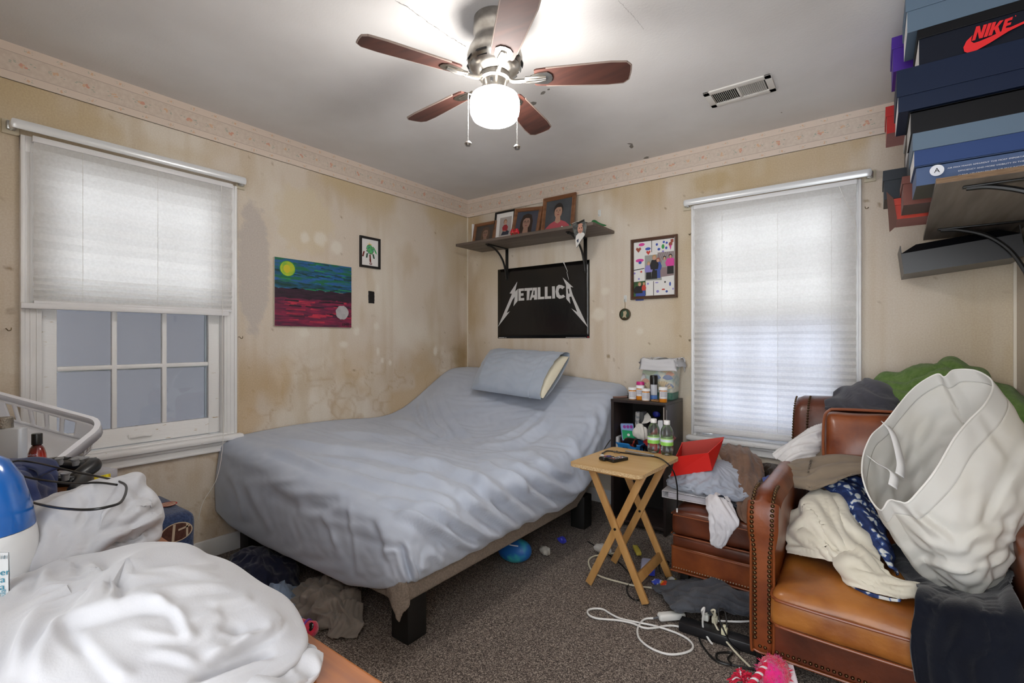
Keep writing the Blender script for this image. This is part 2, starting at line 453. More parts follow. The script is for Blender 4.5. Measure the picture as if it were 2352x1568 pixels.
def paint_left(U, V):                       # U = y + 3.62
    Y = U + Y_F
    c = base_paint(U, V, 1)
    top = sstep(1.95, 2.25, V); c = mixc(c, L3('c6b18a'), .7 * top * sstep(.35, .6, fbm(U * 3, V * 3, 7)))
    c = mixc(c, L3('c3bab2'), .95 * (blob(U, V, -1.87 - Y_F, 1.62, .1, .42, 21, .2)))
    c = mixc(c, L3('d6c8ae'), .8 * blob(U, V, -1.55 - Y_F, 1.95, .22, .25, 23, .3))
    m = sstep(1.25, .85, V) * sstep(.25, .6, fbm(U * 2, V * 2, 31) + .25)
    c = rings(U, V, c, 41, m)
    c = mixc(c, L3('a3834f'), .28 * np.exp(-((V - .95 - .3 * (Y + .7) * (Y > -.9)) / .16) ** 2) * sstep(.4, .65, fbm(U * 5, V * 5, 51)) * (Y > -1.95))
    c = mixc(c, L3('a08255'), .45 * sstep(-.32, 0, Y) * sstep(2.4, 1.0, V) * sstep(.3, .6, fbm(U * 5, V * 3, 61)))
    c = mixc(c, L3('8f7747'), .55 * blob(U, V, -.1 - Y_F, 1.05, .16, .16, 63, .8))
    for i, (px, py, a, b) in enumerate([(700, 545, .035, .05), (737, 548, .06, .06), (773, 570, .055, .06), (868, 662, .02, .05), (864, 748, .03, .035), (819, 760, .03, .04),
                                        (700, 765, .05, .035), (868, 806, .02, .04), (878, 828, .012, .03), (896, 833, .022, .03), (790, 790, .04, .03), (1000, 805, .03, .05), (655, 690, .02, .06)]):
        p = atx(px, py, 0); c = mixc(c, L3('e3dccf'), .85 * blob(U, V, p[1] - Y_F, p[2], a, b, 71 + i, .5))
    for i, (px, py, s) in enumerate([(784, 500, .012), (1000, 535, .008), (940, 640, .009), (600, 400, .01), (715, 530, .005), (813, 850, .016), (855, 855, .01), (930, 845, .012), (22, 615, .02)]):
        p = atx(px, py, 0); c = mixc(c, L3('84683c'), .7 * blob(U, V, p[1] - Y_F, p[2], s, s * .6, 91 + i, .6))
    return c
def paint_back(U, V):
    c = base_paint(U, V, 5)
    c = mixc(c, L3('b99f74'), .55 * sstep(1.9, 2.2, V) * sstep(.38, .62, fbm(U * 3, V * 2.5, 9)))
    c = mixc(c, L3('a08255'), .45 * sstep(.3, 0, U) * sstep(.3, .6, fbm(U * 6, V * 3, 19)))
    c = mixc(c, L3('d9cdb8'), .6 * blob(U, V, 1.6, 1.25, .3, .3, 25, .7))
    for i, (px, py, a, b) in enumerate([(1390, 668, .045, .035), (1375, 722, .07, .06), (1372, 712, .012, .012), (1407, 716, .012, .014), (1470, 760, .03, .03)]):
        p = aty(px, py, 0); c = mixc(c, L3('e2dacb'), .75 * blob(U, V, p[0], p[2], a, b, 33 + i, .5))
    for i, (px, py, s) in enumerate([(1398, 818, .016), (1492, 788, .012), (1563, 772, .01), (1528, 478, .008), (1433, 480, .006), (2190, 850, .01), (1420, 845, .006), (2020, 470, .012), (1990, 462, .01)]):
        p = aty(px, py, 0); c = mixc(c, L3('84683c'), .7 * blob(U, V, p[0], p[2], s, s, 47 + i, .5))
    c = mixc(c, L3('b39a6c'), .5 * blob(U, V, 2.1, 2.2, .16, .08, 55, .5))
    return c
wm = wall_material('aged_beige_paint', None)
WL = (-2.777, -2.04, .65, 2.0)               # left window hole: y0,y1,z0,z1
WR = (2.034, 2.798, .56, 2.0)                 # right window hole: x0,x1,z0,z1
painted_wall('wall_left', XW(Y_F, 0), -Y_F, (WL[0] - Y_F, WL[1] - Y_F, WL[2], WL[3]), paint_left, wm)
painted_wall('wall_back', YW(0, 0), X_R, WR, paint_back, wm)
painted_wall('wall_right', basis((X_R, 0, 0), (0, -1, 0), (0, 0, 1)), -Y_F, None, lambda U, V: base_paint(U, V, 13), wm)
# floor: brown-grey cut pile carpet
cm = M('carpet_pile', '6a5f58', .95, sheen=.1, spec=.1)
def speckle(m, cols, s1=330, s2=120):
    nt = m.node_tree; N = nt.nodes; L = nt.links; b = N['Principled BSDF']
    tc = N.new('ShaderNodeTexCoord'); v = N.new('ShaderNodeTexVoronoi'); v.inputs['Scale'].default_value = s1; L.new(tc.outputs['Object'], v.inputs['Vector'])
    sp = N.new('ShaderNodeSeparateXYZ'); L.new(v.outputs['Color'], sp.inputs[0])
    n = N.new('ShaderNodeTexNoise'); n.inputs['Scale'].default_value = s2; n.inputs['Detail'].default_value = 3; L.new(tc.outputs['Object'], n.inputs['Vector'])
    mx = N.new('ShaderNodeMixRGB'); mx.inputs[0].default_value = .42; L.new(sp.outputs[0], mx.inputs[1]); L.new(n.outputs['Fac'], mx.inputs[2])
    r = N.new('ShaderNodeValToRGB'); L.new(mx.outputs[0], r.inputs[0])
    for i, (p, c) in enumerate(cols):
        e = r.color_ramp.elements[i] if i < 2 else r.color_ramp.elements.new(p); e.position = p; e.color = lin(c)
    L.new(r.outputs[0], b.inputs['Base Color'])
    bp = N.new('ShaderNodeBump'); bp.inputs['Strength'].default_value = .9; bp.inputs['Distance'].default_value = .01; L.new(mx.outputs[0], bp.inputs['Height']); L.new(bp.outputs[0], b.inputs['Normal'])
speckle(cm, [(.2, '2b2523'), (.8, 'b3a79b'), (.42, '5a504a'), (.6, '7a6e66')])
nt = cm.node_tree
mb = MB(); g = np.stack(np.meshgrid(np.linspace(0, X_R, 3), np.linspace(Y_F, 0, 3), indexing='ij') + [np.zeros((3, 3))], 2); mb.grid(g, flip=True)
tag(mb.build('floor', cm, smooth=False), kind='structure')
ce = M('ceiling_paint', 'e6e4e3', .9, var=(2.2, 'dcd9d7', 4, .35, .7), bump=(90, .2, .003), spec=.2)
mb = MB(); g = np.stack(np.meshgrid(np.linspace(0, X_R, 3), np.linspace(Y_F, 0, 3), indexing='ij') + [np.full((3, 3), H_ROOM)], 2); mb.grid(g, flip=False)
ceiling = tag(mb.build('ceiling', ce, smooth=False), kind='structure')
# crack and paint chips on the ceiling
mb = MB(); rg = random.Random(4)
def strip(pts, w, jit):
    q = [atz(u, v, H_ROOM) for u, v in pts]; n = 40
    P = catmull(q, n); P[:, 0] += [rg.uniform(-jit, jit) for _ in range(n)]; P[:, 1] += [rg.uniform(-jit, jit) for _ in range(n)]
    for i in range(n - 1):
        d = P[i + 1] - P[i]; s = np.array([-d[1], d[0], 0]); s /= np.linalg.norm(s) + 1e-9; ww = w * rg.uniform(.3, 1.2)
        mb.add([P[i] - s * ww, P[i] + s * ww, P[i + 1] + s * ww, P[i + 1] - s * ww], [(0, 1, 2, 3)])
for v in (0,):
    strip([(908, 0), (945, 22), (985, 52), (1030, 82), (1068, 106)], .0016, .003); strip([(1420, 0), (1450, 32), (1478, 66)], .0006, .002)
for (u, v, w, h, a) in [(1247, 213, 14, 7, -.5), (1260, 205, 7, 4, -.4), (1222, 238, 22, 9, -.2), (1450, 336, 10, 9, .2), (1447, 330, 14, 3, .1), (1484, 362, 14, 5, -.3), (1489, 366, 8, 6, 0), (1795, 258, 4, 2, 0)]:
    pl = [atz(u + w * .5 * x * math.cos(a) - h * .5 * y * math.sin(a), v + w * .5 * x * math.sin(a) + h * .5 * y * math.cos(a), H_ROOM) for x, y in [(-1, .2), (-.5, -.8), (.3, -1), (1, -.3), (.8, .6), (0, 1)]]
    mb.add(pl, [tuple(range(6))])
for v in mb.v: v.z = H_ROOM - .001
o = mb.build('crack', M('old_plaster_grey', '8d8984', .9), ceiling, smooth=False)
for k in range(26):
    pass
# wallpaper border under the ceiling
BC = [M('border_paper', 'd9cbbd', .8, var=(60, 'd0c0b2', 3)), M('border_band', 'ddcdbf', .8), M('border_line', 'b9a79c', .8), M('border_rose', 'd3a08c', .8), M('border_peach', 'd8b596', .8), M('border_leaf', 'adb0a0', .8)]
def border(name, X, w, seed):
    mb = MB(); rg = random.Random(seed); z0 = 2.283; h = H_ROOM - z0
    mb.box((w / 2, z0 + h / 2, .0012), (w, h - .002, .0016), 0, X=X)
    for a, b, m in [(0, .036, 1), (h - .036, h, 1), (.036, .0385, 2), (h - .0385, h - .036, 2), (0, .0022, 2)]:
        flat(mb, [(0, z0 + a), (w, z0 + a), (w, z0 + b), (0, z0 + b)], 6, m, X)
    def flower(x, y, s, col):
        for k in range(6):
            a = rg.uniform(0, 6.28); r = s * rg.uniform(.1, .65)
            flat(mb, ell(x + r * math.cos(a), y + r * math.sin(a) * 1.1, s * rg.uniform(.22, .4), s * rg.uniform(.18, .32), 7, a), 7 + k * .15, col if k % 3 else 4, X)
        for k in range(7):
            a = rg.choice([rg.uniform(-.7, .7), rg.uniform(2.5, 3.8)]); r = s * rg.uniform(.9, 1.9)
            flat(mb, ell(x + r * math.cos(a), y + .8 * r * math.sin(a), s * .24, s * .11, 6, rg.uniform(0, 3)), 7, 5, X)
    n = int(w / .105)
    for i in range(n):
        x = .05 + i * .105
        flower(x, z0 + h / 2 + rg.uniform(-.004, .004), .021 if i % 2 else .0155, 3 if i % 2 else 4)
        flower(x + .02, z0 + .018, .0095, 4); flower(x + .02, z0 + h - .018, .0095, 4)
    return tag(mb.build(name, BC, smooth=False), kind='structure')
border('trim_1', XW(Y_F, 0), -Y_F, 3)
border('trim_2', YW(0, 0), X_R, 8)
tp = M('corner_caulk', 'e4dccb', .7)
mb = MB(); mb.lo_hi((.001, -.008, .08), (.008, -.001, 2.283)); tag(mb.build('trim_3', tp), kind='structure')
mb = MB(); mb.lo_hi((X_R - .012, -.012, .08), (X_R - .001, -.001, 2.283)); tag(mb.build('trim_4', tp), kind='structure')
white = M('white_gloss_paint', 'efefef', .35, var=(6, 'e6e6e6', 4, .4, .75), bump=(25, .12, .003))
oldw = M('flaking_white_paint', 'f0f0f0', .5, var=(22, 'b79f7c', 5, .66, .74), bump=(40, .3, .003), stretch=(1, 1, 4))
mb = MB(); mb.lo_hi((.001, -3.6, 0), (.018, -.02, .1), bev=.004); tag(mb.build('baseboard_left', white), kind='structure')
mb = MB(); mb.lo_hi((.02, -.018, 0), (X_R - .02, -.001, .1), bev=.004); tag(mb.build('baseboard_back', white), kind='structure')

# ---- windows: X maps (along, up, into room)
pane = M_glass('window_glass', 'f7f7f7', .03)
storm = M_glass('storm_glass', '939395', .12, haze=.6, hazecol='9a9ba1')
alum = M('storm_frame_metal', 'c3ccd0', .45, .3)
dark = M('dark_gap', '1b1a18', .9)
def window(name, X, w0, w1, zs, z_top, ncol, rows, lower, glass):
    root = tag(thing(name, None, None, X @ Vector((( w0 + w1) / 2, zs, 0))), kind='structure')
    def part(n, mb, m, p=root, **k): return mb.build(n, m, p, **k)
    mb = MB(); cw = .068                     # casing: flat boards with a moulded edge
    for a, b in ((w0, w0 + cw), (w1 - cw, w1)):
        mb.lo_hi((a, zs - .01, .001), (b, z_top, .018), bev=.003, X=X)
        e = a if a == w0 else b; s = 1 if a == w0 else -1
        mb.lo_hi((e, zs - .01, .002), (e + s * .016, z_top, .026), bev=.006, X=X)
        mb.lo_hi((e + s * .03, zs - .01, .002), (e + s * .036, z_top, .021), bev=.002, X=X); mb.lo_hi((e + s * .05, zs - .01, .002), (e + s * .054, z_top, .021), bev=.002, X=X)
    mb.lo_hi((w0, z_top - cw, .001), (w1, z_top, .02), bev=.003, X=X)
    part('casing', mb, white)
    mb = MB(); i0, i1 = w0 + cw, w1 - cw      # jamb box through the wall
    for lo, hi in [((i0 - .03, zs - .02, -.16), (i0, z_top - cw + .03, .001)), ((i1, zs - .02, -.16), (i1 + .03, z_top - cw + .03, .001)), ((i0 - .03, z_top - cw, -.16), (i1 + .03, z_top - cw + .03, .001)), ((i0 - .03, zs - .05, -.16), (i1 + .03, zs - .005, .001))]:
        mb.lo_hi(lo, hi, X=X)
    part('jamb', mb, white)
    st = .058
    for k, (za, zb) in enumerate(rows):       # sashes
        zo = -.035 if k == 0 else -.07
        mb = MB(); br = .085 if k == 0 else .045
        mb.lo_hi((i0, za, zo - .035), (i0 + st, zb, zo), bev=.004, X=X); mb.lo_hi((i1 - st, za, zo - .035), (i1, zb, zo), bev=.004, X=X)
        mb.lo_hi((i0 + st - .002, za, zo - .034), (i1 - st + .002, za + br, zo - .001), bev=.003, X=X); mb.lo_hi((i0 + st - .002, zb - .045, zo - .034), (i1 - st + .002, zb, zo - .001), bev=.003, X=X)
        sash = part('sash', mb, oldw if k == 0 else white)
        ga, gb, gz0, gz1 = i0 + st, i1 - st, za + br, zb - .045
        mb = MB()
        for c in range(1, ncol): x = ga + (gb - ga) * c / ncol; mb.lo_hi((x - .011, gz0, zo - .028), (x + .011, gz1, zo - .002), bev=.005, X=X)
        zm = gz0 + (gz1 - gz0) / 2; mb.lo_hi((ga, zm - .011, zo - .027), (gb, zm + .011, zo - .003), bev=.005, X=X)
        part('muntins', mb, white, sash)
        for c in range(ncol):
            for z0, z1 in ((gz0, zm), (zm, gz1)):
                mb = MB(); xa = ga + (gb - ga) * c / ncol; xb = ga + (gb - ga) * (c + 1) / ncol
                mb.lo_hi((xa, z0, zo - .018), (xb, z1, zo - .015), X=X); part('pane', mb, pane, sash)
        if k == 0 and lower:
            mb = MB(); mb.lo_hi(((ga + gb) / 2 - .05, za + .028, zo + .0005), ((ga + gb) / 2 + .05, za + .05, zo + .004), bev=.002, X=X)
            P = [((ga + gb) / 2 + t * .042, za + .036 + .004 * math.cos(3 * t), zo + .004 + .018 * (1 - t * t)) for t in np.linspace(-1, 1, 9)]
            mb.tube(P, .0045, 8, X=X); part('sash_lift', mb, white, sash)
    # storm window behind
    zo = -.125; mb = MB(); a, b, c, d = i0 + .03, i1 - .012, zs + .0, z_top - cw
    for lo, hi in [((a, c, zo - .01), (a + .025, d, zo)), ((b - .03, c, zo - .01), (b, d, zo)), ((a, c, zo - .01), (b, c + .03, zo)), ((a, rows[0][1] - .05, zo - .01), (b, rows[0][1], zo)), ((a, d - .03, zo - .01), (b, d, zo)), ((a, (rows[0][0] + rows[0][1]) / 2 + .0, zo - .004), (b, (rows[0][0] + rows[0][1]) / 2 + .02, zo + .006))]:
        mb.lo_hi(lo, hi, X=X)
    sf = part('storm_frame', mb, alum)
    zmid = rows[0][1] - .02; mb = MB(); mb.lo_hi((a, c, zo - .006), (b, zmid, zo - .004), X=X); part('storm_pane', mb, glass, sf)
    mb = MB(); mb.lo_hi((a, zmid + .001, zo - .006), (b, d, zo - .004), X=X); part('storm_pane', mb, pane, sf)
    mb = MB(); mb.lo_hi((w0 - .028, zs - .045, .001), (w1 + .028, zs - .012, .05), bev=.012, X=X); mb.lo_hi((w0 + .0, zs - .012, -.035), (w1 - .0, zs - .003, .02), bev=.003, X=X)
    part('sill', mb, oldw)
    mb = MB(); mb.lo_hi((w0 - .005, zs - .1, .001), (w1 + .005, zs - .045, .016), bev=.003, X=X); mb.lo_hi((w0 - .005, zs - .062, .002), (w1 + .005, zs - .046, .028), bev=.006, X=X); mb.lo_hi((w0 - .005, zs - .1, .002), (w1 + .005, zs - .088, .022), bev=.004, X=X)
    part('apron', mb, white)
    return root
XL = XW(0, 0); XB = YW(0, 0)
window('window_1', XL, -2.845, -1.972, .672, 2.06, 3, [(.672, 1.40), (1.36, 1.99)], True, storm)
window('window_2', XB, 1.966, 2.866, .585, 2.06, 3, [(.585, 1.34), (1.30, 1.99)], False, M_glass('storm_glass_clear', 'f0f4ff', .05))
# hooks left in the wall beside the casings
brassh = M('dull_brass', '6d5f45', .4, .8)
def cuphook(X, x, z, d, label):
    mb = MB(); mb.tube(catmull([X @ Vector(p) for p in [(x, z, 0), (x, z, .018), (x + d * .004, z - .008, .026), (x + d * .012, z - .006, .026), (x + d * .014, z + .004, .024)]], 16), .0018, 6); tag(mb.build('cup_hook', brassh), label, 'hook')
cuphook(XL, -2.885, 1.235, 1, 'tiny brass cup hook left of the half-raised blind window')
cuphook(XL, -1.957, 1.205, 1, 'tiny brass cup hook right of the half-raised blind window')
cuphook(XB, 1.952, 1.88, 1, 'tiny brass cup hook beside the top of the lowered blind, nearer the collage')
cuphook(XB, 1.952, 1.19, 1, 'tiny brass cup hook low beside the lowered blind, above the ottoman')
cuphook(XB, 2.895, 1.9, -1, 'tiny brass cup hook between the lowered blind and the shoeboxes')
# ---- pleated blinds and curtain rods
shade = M_cloth('pleated_shade_fabric', 'e9e8e6', .38, .9, var=(90, 'dedcd9', 3), transcol='f2f2f2')
rail = M('blind_rail', 'e6e6e8', .35)
cordm = M('white_cord', 'e9e7e2', .7)
def blind(X, a, b, z0, z1, pitch, loose, label, cordx, rail_over=0.0):
    t = thing('window_blind', label, 'blind', X @ Vector(((a + b) / 2, z0, .03)))
    zs = [z1]; z = z1
    while z > z0 + .03:
        z -= pitch(z); zs.append(max(z, z0 + .02))
    prof = []; rg = random.Random(5)
    for i, z in enumerate(zs):
        prof.append((z, .040 + (.0 if i % 2 else .012)))
    nx = 24; P = np.zeros((len(prof), nx, 3))
    for i, (z, d) in enumerate(prof):
        for j in range(nx):
            x = a + (b - a) * j / (nx - 1); P[i, j] = (x + .002 * math.sin(i * 2.1), z + .0015 * math.sin(j * .5 + i), d)
    mb = MB(); mb.grid(P, X=X); mb.build('pleated_shade', shade, t, smooth=False)
    mb = MB(); mb.lo_hi((a - .004, z1 - .004, .028), (b + .004, z1 + .022, .056), bev=.003, X=X); mb.build('headrail', rail, t)
    mb = MB(); mb.lo_hi((a - rail_over, z0 - .004, .036), (b - .02, z0 + .02, .06), bev=.003, X=X); mb.lo_hi((a, z0 + .018, .03), (b, z0 + .032, .055), bev=.003, X=X); mb.build('bottom_rail', rail, t)
    for f in (.2, .56, .87):
        x = a + (b - a) * f; mb = MB(); mb.tube([X @ Vector((x, z1, .054)), X @ Vector((x, z0 + .02, .054))], .0008, 6); mb.build('lift_cord', cordm, t)
    mb = MB(); mb.tube(catmull([X @ Vector(p) for p in cordx], 30), .0016, 6); mb.build('pull_cord', cordm, t)
    return t
pl = lambda z: .0125 if z < 1.47 else .03
blind(XL, -2.808, -2.012, 1.325, 2.035, pl, 1, 'half-raised white pleated blind over the window with visible glass panes', [(-2.07, 2.03, .062), (-2.068, 1.5, .066), (-2.07, .95, .07), (-2.072, .66, .085), (-2.1, .45, .08), (-2.16, .33, .06), (-2.18, .24, .05)], .04)
blind(XB, 1.994, 2.842, .605, 2.03, lambda z: .0185 if z < 1.25 else .033, 0, 'fully lowered white pleated blind behind the brown leather armchair', [(2.765, 2.03, .06), (2.80, 1.93, .06), (2.838, 1.82, .062), (2.842, 1.72, .06), (2.845, 1.64, .06)])
rodm = M('enamelled_rod', 'e4e7ea', .25, .15, coat=.3)
woodpad = M('bare_wood_pad', 'c9bfa8', .6)
metal = M('zinc_metal', 'b9bcbd', .3, .9)
def rod(X, a, b, z, label):
    t = thing('curtain_rod', label, 'curtain rod', X @ Vector(((a + b) / 2, z, .03)))
    P = [(a, z, .012), (a, z, .045), (a + .012, z, .062), (a + .04, z, .068), ((a + b) / 2, z, .068), (b - .04, z, .068), (b - .012, z, .062), (b, z, .045), (b, z, .012)]
    mb = MB(); mb.tube([X @ Vector(p) for p in catmull(P, 60)], .0075, 10, X=None); 
    for i in range(len(mb.v)):                # flat oval section
        mb.v[i].z = z + (mb.v[i].z - z) * 2.7
    mb.build('rod', rodm, t)
    for x in (a, b):
        mb = MB(); mb.lo_hi((x - .014, z - .018, .012), (x + .014, z + .018, .03), bev=.004, X=X); br = mb.build('bracket', metal, t)
        mb = MB(); mb.lo_hi((x - .026, z - .034, .001), (x + .026, z + .026, .012), bev=.002, X=X); mb.build('mounting_pad', woodpad, br)
    return t
rod(XL, -2.872, -1.95, 2.086, 'white oval curtain rod above the half-raised blind')
rod(XB, 1.94, 2.902, 2.072, 'white oval curtain rod above the fully lowered blind')
# unseen wall behind the viewer, added with an opening sized for the daylight fill
mb = MB()
for lo, hi in [((0, Y_F - .1, 0), (2.3, Y_F, H_ROOM)), ((3.42, Y_F - .1, 0), (X_R, Y_F, H_ROOM)), ((2.3, Y_F - .1, 2.3), (3.42, Y_F, H_ROOM))]: mb.lo_hi(lo, hi)
tag(mb.build('wall_front', M('plain_beige_paint', 'cfc3ae', .85), smooth=False), kind='structure')
# ================================================================ CEILING FAN, VENT
nickel = M('brushed_nickel', 'b4b0aa', .3, 1.0, var=(30, '9c978f', 3), bump=(60, .08, .001))
blade_wood = M_wood('walnut_veneer', '522b20', '3a1d16', 0, 9, .75, .0)
dustm = M('dusty_blade_edge', '8d7d74', .95)
LX, LY = LAMP[0], LAMP[1]
fan = thing('ceiling_fan', 'five-bladed brushed nickel ceiling fan with walnut blades and lit white globe', 'ceiling fan', (LX, LY, 2.0))
mb = MB(); mb.lathe([(.0, 2.439), (.082, 2.439), (.084, 2.41), (.084, 2.385), (.078, 2.37), (.082, 2.35), (.1, 2.32), (.108, 2.295), (.108, 2.28), (.104, 2.262), (.09, 2.24), (.06, 2.226), (0, 2.222)], (LX, LY, 0), 48)
hs = mb.build('motor_housing', nickel, fan, angle=60)
slot = M('vent_slot_black', '0c0c0c', .8)
for k in range(9):
    for z, r, hh in ((2.27, .1075, .006), (2.252, .1, .005)):
        a0 = 2 * math.pi * k / 9; n = 7; vs = []
        for i in range(n):
            a = a0 + .42 * (i / (n - 1) - .5)
            for q in (-1, 1): vs.append((LX + (r + .0012 - q * .003) * math.cos(a), LY + (r + .0012 - q * .003) * math.sin(a), z + q * hh))
        mb = MB(); mb.add(vs, [(2 * i, 2 * i + 2, 2 * i + 3, 2 * i + 1) for i in range(n - 1)]); mb.build('vent_slot', slot, hs)
mb = MB(); mb.lathe([(.0, 2.226), (.058, 2.224), (.058, 2.205), (.047, 2.2), (.047, 2.165), (.05, 2.162), (.05, 2.15), (0, 2.15)], (LX, LY, 0), 40)
mb.box((LX + .02, LY - .043, 2.182), (.007, .01, .014), 1); mb.build('light_fitter', [nickel, slot], fan)
glow = M('lit_opal_glass', 'ffffff', .3, emit=LAMP_GLOW)
glow.node_tree.nodes['Principled BSDF'].inputs['Emission Color'].default_value = (1, .965, .92, 1)
mb = MB(); gz = 2.06
mb.lathe([(.05, 2.155), (.072, 2.15), (.09, 2.138), (.097, 2.118), (.097, 2.09), (.094, 2.07), (.085, 2.052), (.07, 2.043), (.055, 2.038), (.03, 2.034), (0, 2.033)], (LX, LY, 0), 48)
mb.build('globe', glow, fan, angle=80)
for (u, v0, v1) in ((1075, 215, 330), (1188, 215, 338)):
    p = atd(u, 240, 1.83); mb = MB(); s = 1112 / 1.83
    zt = 1.187 + (781 - v0) / s; zb = 1.187 + (781 - v1) / s
    n = int((zt - zb) / .0055)
    for i in range(n): mb.lathe([(0, -.0022), (.0019, -.001), (.0019, .001), (0, .0022)], (p[0], p[1], zb + .012 + i * (zt - zb - .012) / n), 6)
    mb.tube([(p[0], p[1], zb + .01), (p[0], p[1], zt)], .0007, 5)
    mb.tube([(p[0], p[1], zt), (LX + (p[0] - LX) * .5, LY + (p[1] - LY) * .5, zt + .004)], .002, 6)
    ch = mb.build('pull_chain', M('bead_chain', 'd9d9d6', .3, .8), fan)
    mb = MB(); mb.lathe([(0, -.009), (.009, -.008), (.0145, 0), (.009, .008), (0, .009)], (p[0], p[1], zb), 18); mb.build('chain_fob', nickel, ch)
for k in range(5):
    a = R(30.45 + 72 * k); ca, sa = math.cos(a), math.sin(a)
    X = Matrix.Translation((LX, LY, 2.205)) @ Matrix.Rotation(a, 4, 'Z') @ Matrix.Rotation(R(-11), 4, 'X')
    out = [(.155, -.038), (.165, -.043), (.2, -.046), (.44, -.058), (.5, -.054), (.518, -.036), (.52, -.012), (.52, .012), (.518, .036), (.5, .054), (.44, .058), (.2, .046), (.165, .043), (.155, .038)]
    mb = MB(); mb.prism(out, -.003, .003, 0, X)
    n = len(out)
    for i in range(n):
        p, q = out[i], out[(i + 1) % n]
        if max(p[0], q[0]) > .2: mb.tube([X @ Vector((p[0], p[1], 0)), X @ Vector((q[0], q[1], 0))], .0036, 6, 1)
    bl = mb.build('blade', [blade_wood, dustm], fan, angle=30)
    mb = MB()
    mb.prism([(.14, -.016), (.17, -.03), (.205, -.032), (.222, -.018), (.226, 0), (.222, .018), (.205, .032), (.17, .03), (.14, .016)], -.0065, -.0035, 0, X)
    for y in (-.012, .012): mb.tube([X @ Vector((.12, y * .8, -.008)), X @ Vector((.165, y, -.0105)), X @ Vector((.2, y * .6, -.0075))], [.006, .0065, .004], 8)
    mb.tube(catmull([X @ Vector(p) for p in [(.2, 0, -.007), (.15, 0, -.011), (.11, 0, -.012)]] + [Vector((LX + .07 * ca, LY + .07 * sa, 2.196)), Vector((LX + .05 * ca, LY + .05 * sa, 2.213))], 16), [.006] * 6 + [.008] * 10, 8)
    mb.build('blade_bracket', nickel, bl)
ventw = M('register_enamel', 'dcd9d4', .45)
vt = thing('air_vent', 'white louvred air register set in the ceiling right of the fan', 'air vent', (2.375, -.605, 2.43))
x0, x1, y0, y1 = 2.222, 2.53, -.698, -.513
mb = MB(); zb = H_ROOM - .008
for lo, hi in [((x0, y0, zb), (x1, y0 + .035, H_ROOM - .0005)), ((x0, y1 - .035, zb), (x1, y1, H_ROOM - .0005)), ((x0, y0, zb), (x0 + .03, y1, H_ROOM - .0005)), ((x1 - .03, y0, zb), (x1, y1, H_ROOM - .0005)), (((x0 + x1) / 2 - .006, y0 + .03, zb), ((x0 + x1) / 2 + .006, y1 - .03, H_ROOM - .0005))]:
    mb.lo_hi(lo, hi, bev=.002)
mb.build('vent_frame', ventw, vt)
mb = MB(); mb.lo_hi((x0 + .028, y0 + .033, H_ROOM - .0015), (x1 - .028, y1 - .033, H_ROOM - .0006)); mb.build('duct_opening', slot, vt)
mb = MB()
for s, xa in ((-1, x0 + .034), (1, (x0 + x1) / 2 + .01)):
    for i in range(13):
        x = xa + i * .0087
        mb.box((x, (y0 + y1) / 2, zb + .004), (.0012 if s > 0 else .0012, y1 - y0 - .07, .0075), rot=Matrix.Rotation(R(38 * s), 4, 'Y'))
mb.build('louvres', ventw, vt)

# ================================================================ ON THE WALLS
blackf = M('black_lacquer_frame', '1c1a1a', .4); paper = M('white_paper', 'e6e5e3', .75); woodf = M_wood('oak_frame_wood', '8a5f40', '6d452c', 0, 9, .45)
brownf = M_wood('dark_oak_frame', '5c3d2c', '47301f', 0, 9, .4); canv = M('canvas_edge', 'd9d3c6', .9)
def pframe(name, X, w, h, d, fw, fm, label, cat, mats, draw, group=None, mat_in=None, inset=.006):
    """a picture frame: moulding of four mitred bars around a flat printed sheet; X is its lower-left corner, facing +z"""
    t = thing(name, label, cat, X @ Vector((w / 2, 0, 0)), group)
    mb = MB()
    prof = [(0, 0), (0, d * .8), (fw * .15, d), (fw * .4, d * .95), (fw * .55, d * .75), (fw * .85, d * .8), (fw, d * .45), (fw, 0)]
    ring = []
    for (a, z) in prof: ring.append([(a, a, z), (w - a, a, z), (w - a, h - a, z), (a, h - a, z)])
    vs = [p for r in ring for p in r]; n = len(prof)
    fs = [(i * 4 + j, i * 4 + (j + 1) % 4, ((i + 1) % n) * 4 + (j + 1) % 4, ((i + 1) % n) * 4 + j) for i in range(n) for j in range(4)]
    mb.add(vs, fs, 0, X); mb.build('frame_moulding', fm, t, smooth=False)
    mb = MB(); XI = X @ Matrix.Translation((fw, fw, d * .3)); iw, ih = w - 2 * fw, h - 2 * fw
    mb.lo_hi((-.002, -.002, -.003), (iw + .002, ih + .002, 0), 0, X=XI)
    draw(mb, iw, ih, XI); mb.build('picture', mats, t, smooth=False)
    return t
# unframed canvas
def img(u, v): p = atx(u, v, 0); return (p[1] + 1.757, p[2] - 1.274)
acr = M('acrylic_green', '1d6a4a', .45, var=(9, '2a5f9e', 6, .42, .6), bump=(40, .4, .004), stretch=(1, 1, 6))
acd = M('acrylic_dark_teal', '123f38', .45, var=(12, '1b5a80', 6, .4, .62), bump=(40, .4, .004), stretch=(1, 1, 6))
plum = M('acrylic_plum', '3a1f33', .5, var=(14, '251a26', 5), bump=(40, .4, .004), stretch=(1, 1, 6))
mag = M('acrylic_magenta', '8d2147', .5, var=(10, '51203c', 6, .38, .62), bump=(40, .4, .004), stretch=(1, 1, 7))
redp = M('acrylic_red', 'c9334c', .5, var=(16, '8f2440', 5, .4, .65), stretch=(1, 1, 6)); yel = M('acrylic_yellow_green', 'b7c72c', .45, var=(25, '7fb53a', 4)); grn = M('acrylic_leaf_green', '2f9350', .45, var=(20, '1f7a58', 4))
moon = M('acrylic_grey_moon', 'b9b6b8', .6, var=(30, 'a9a6a8', 4)); blu = M('acrylic_blue', '2f6fb5', .45, var=(20, '1f4f86', 4))
